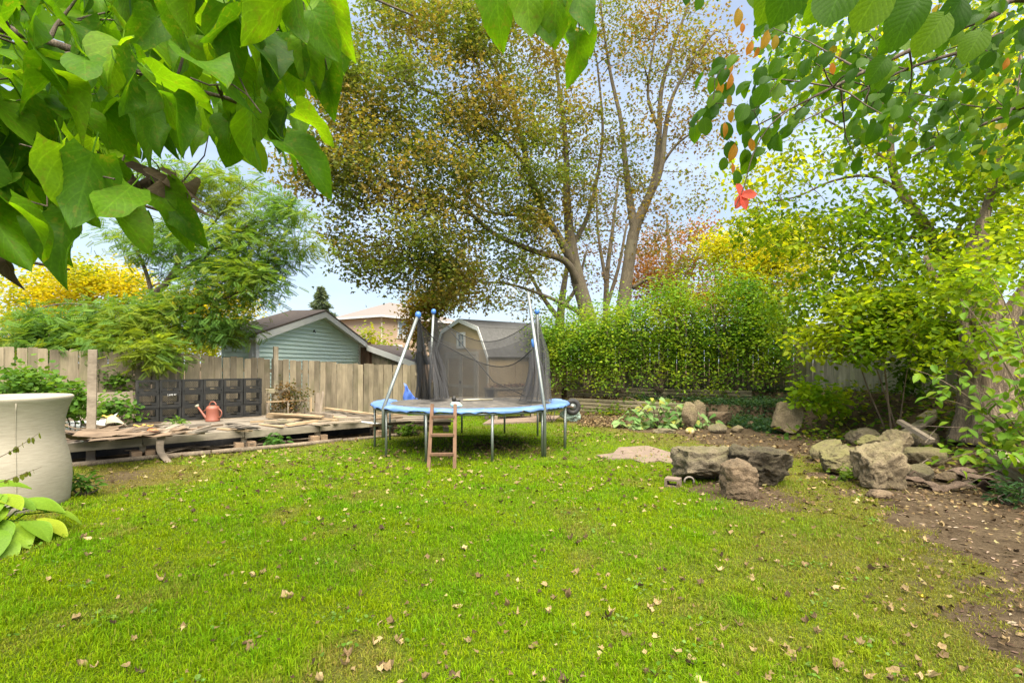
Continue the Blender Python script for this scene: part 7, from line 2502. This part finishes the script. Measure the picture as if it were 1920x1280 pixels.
# ------------------------------------------------------------------ fallen leaves
def dry_mat(name, stops):
    m, nt, b = new_mat(name)
    oi = nt.nodes.new('ShaderNodeObjectInfo')
    c = ramp(nt, oi.outputs['Random'], stops)
    n = noise(nt, coords(nt), 30, 5, .6)
    c = mixc(nt, 1.0, c, ramp(nt, n, [(.3, (.6, .6, .6)), (.7, (1.3, 1.25, 1.2))]), 'MULTIPLY')
    nt.links.new(c, b.inputs['Base Color'])
    b.inputs['Roughness'].default_value = .85
    bump(nt, b, n, .4, .004)
    return m
M['fallen'] = dry_mat('fallen_leaf', [(0, (0.055, 0.034, 0.014)), (.35, (0.14, 0.092, 0.038)), (.65, (0.27, 0.195, 0.088)), (1.0, (0.40, 0.30, 0.15))])
M['fallen_yellow'] = plain_mat('fallen_yellow_leaf', (0.62, 0.42, 0.02), .6)
def fallen_mesh(seed):
    r = random.Random(seed)
    lob = [(0, .2), (.35, .42), (.62, .37), (.95, .52), (1.25, .44), (1.57, .60), (1.89, .44), (2.19, .52), (2.52, .37), (2.79, .42), (3.14, .2)]
    pts = []
    for a, q in lob:
        a2 = a + (a - 1.57) * .35
        pts.append((q * math.cos(a2) * r.uniform(.7, 1.15), q * math.sin(a2) * r.uniform(.7, 1.15) - .1))
    curl, fold, tw = r.uniform(.8, 2.3), r.uniform(.4, 3.0), r.uniform(-1.6, 1.6)
    vs = [(0, -.1, 0)]
    fs = []
    k = len(pts)
    for s_ in (.5, 1.0):
        for (x, y) in pts:
            x, y = x * s_, (y + .1) * s_ - .1
            z = curl * (x * x + y * y) * .8 + fold * abs(x) * .3 + tw * x * y + r.uniform(-.09, .09)
            vs.append((x * (1 - .3 * curl * abs(x)), y * (1 - .12 * curl * abs(y)), z))
    for i in range(k - 1):
        fs.append((0, 1 + i, 2 + i))
        fs.append((1 + i, 1 + k + i, 2 + k + i, 2 + i))
    j = len(vs)
    vs += [(-.015, -.1, 0), (.015, -.1, 0), (.03, -.5, .1), (.0, -.5, .1)]
    fs.append((j, j + 1, j + 2, j + 3))
    return MB().add(vs, fs).mesh('fallen_leaf', M['fallen'])
fl = [fallen_mesh(200 + k) for k in range(14)]
r = random.Random(300)
cnt = 0
tries = 0
far_pts = []
spots = []
while cnt < 285 and tries < 20000:
    tries += 1
    py = 1290 - 430 * r.random() ** 1.0
    px = r.uniform(-20, 1950)
    p = G(px, py)
    if p.y > 6.5 or p.x < -4.4 and p.y < 5.2: continue
    cl_ = .35 + 1.1 * float(fbm(np.array([[p.x * .8, p.y * .8]]), 61)[0] - .3)
    if r.random() > cl_ * (.5 + .5 * (px > 500)): continue
    s_ = r.choice((r.uniform(.035, .06), r.uniform(.05, .085), r.uniform(.06, .10)))
    o = link('fallen_leaf', r.choice(fl), None, (p.x, p.y, gz(p.x, p.y) + .008 + .014 * r.random()), (r.uniform(-.5, .5), r.uniform(-.5, .5), r.uniform(0, 6.28)), (s_, s_, s_ * r.uniform(.6, 1.2)))
    if r.random() < .12: o.rotation_euler[0] += 2.6
    where = ('in the lower left of the lawn' if px < 500 else 'in the middle of the lawn' if px < 1150 else 'on the lawn in front of the fire pit' if px < 1560 else 'at the lower right near the dirt')
    near = 'nearest the camera ' if py > 1120 else 'halfway up ' if py > 980 else 'far back '
    tag(o, f'dry curled brown leaf {near}{where}', 'leaf', f'fallen leaves {near}{where}')
    cnt += 1
p = G(1728, 1124)
o = link('fallen_leaf', mesh_with(fl[0], M['fallen_yellow']), None, (p.x, p.y, gz(p.x, p.y) + .02), (.2, .1, 1), (.05, .05, .04))
tag(o, 'bright yellow leaf lying on the lawn at the lower right', 'leaf')
# the rest of the fallen leaves: farther lawn, litter by the wall, dirt at the right
P = []
def litter(n, x0, x1, y0, y1):
    for k in range(n):
        p = G(r.uniform(x0, x1), r.uniform(y0, y1))
        P.append((p.x, p.y, 0))
litter(900, 330, 1280, 815, 925)
litter(420, 150, 1560, 860, 960)
litter(1000, 1085, 1175, 775, 803)
litter(500, 1040, 1340, 786, 830)
litter(700, 1300, 1640, 815, 860)
litter(700, 1500, 1920, 860, 960)
litter(330, 1640, 1950, 920, 1160)
litter(300, 250, 760, 835, 872)
litter(420, -20, 1750, 930, 1100)
litter(160, 200, 1850, 1090, 1285)
for k in range(1500):
    P.append((r.uniform(6, 9), r.uniform(5, 13.5), 0))
for k in range(900):
    f = r.random()
    q = WALL1[0].lerp(WALL1[1], f)
    P.append((q.x + r.uniform(0, .6), q.y + r.uniform(.1, .8), 0))
for k in range(350):
    a, q = r.uniform(0, 6.28), r.uniform(0, 1.5)
    P.append((-.5 + q * math.cos(a), 9.5 + q * math.sin(a), 0))
P = np.array(P)
n = len(P)
P[:, 2] = ground_z(P[:, 0], P[:, 1]) + .012 + rng.uniform(0, .03, n)
a = rng.uniform(0, 2 * np.pi, n)
ax = unit(np.stack([np.cos(a), np.sin(a), rng.normal(0, .35, n)], 1))
nr = unit(np.stack([rng.normal(0, .45, n), rng.normal(0, .45, n), np.ones(n)], 1))
nr = unit(nr - ax * (nr * ax).sum(1, keepdims=True))
me = scatter_mesh('leaf_litter', 'maple', P, ax, nr, rng.uniform(.04, .085, n) * np.clip(.45 + .55 * (P[:, 1] - 3.5) / 4, .5, 1), palette(n, [(0.05, 0.032, 0.014), (0.12, 0.08, 0.035), (0.21, 0.15, 0.068), (0.30, 0.23, 0.11)], [1.3, 1.3, 1, .5]), M['dryleaf'])
tag(link('leaf_litter', me), 'brown fallen leaves strewn over the far lawn and the dirt', 'leaves', kind='stuff')
# wood chips and twigs in the dirt at the lower right
n = 2600
Y = rng.uniform(2.6, 8, n)
X = rng.uniform(2.0, 6.6, n)
dm, _ = ground_masks(X, Y)
k = dm > .5
X, Y = X[k], Y[k]
n = len(X)
a = rng.uniform(0, 2 * np.pi, n)
ax = unit(np.stack([np.cos(a), np.sin(a), rng.normal(0, .12, n)], 1))
nr = unit(np.stack([rng.normal(0, .3, n), rng.normal(0, .3, n), np.ones(n)], 1))
nr = unit(nr - ax * (nr * ax).sum(1, keepdims=True))
me = scatter_mesh('wood_chips', 'narrow', np.stack([X, Y, ground_z(X, Y) + .008], 1), ax, nr, rng.uniform(.02, .07, n), palette(n, [(0.10, 0.065, 0.045), (0.22, 0.15, 0.10), (0.36, 0.27, 0.19)]), M['dryleaf'])
tag(link('wood_chips', me), 'small wood chips and twigs over the dirt at the lower right', 'wood chips', kind='stuff')
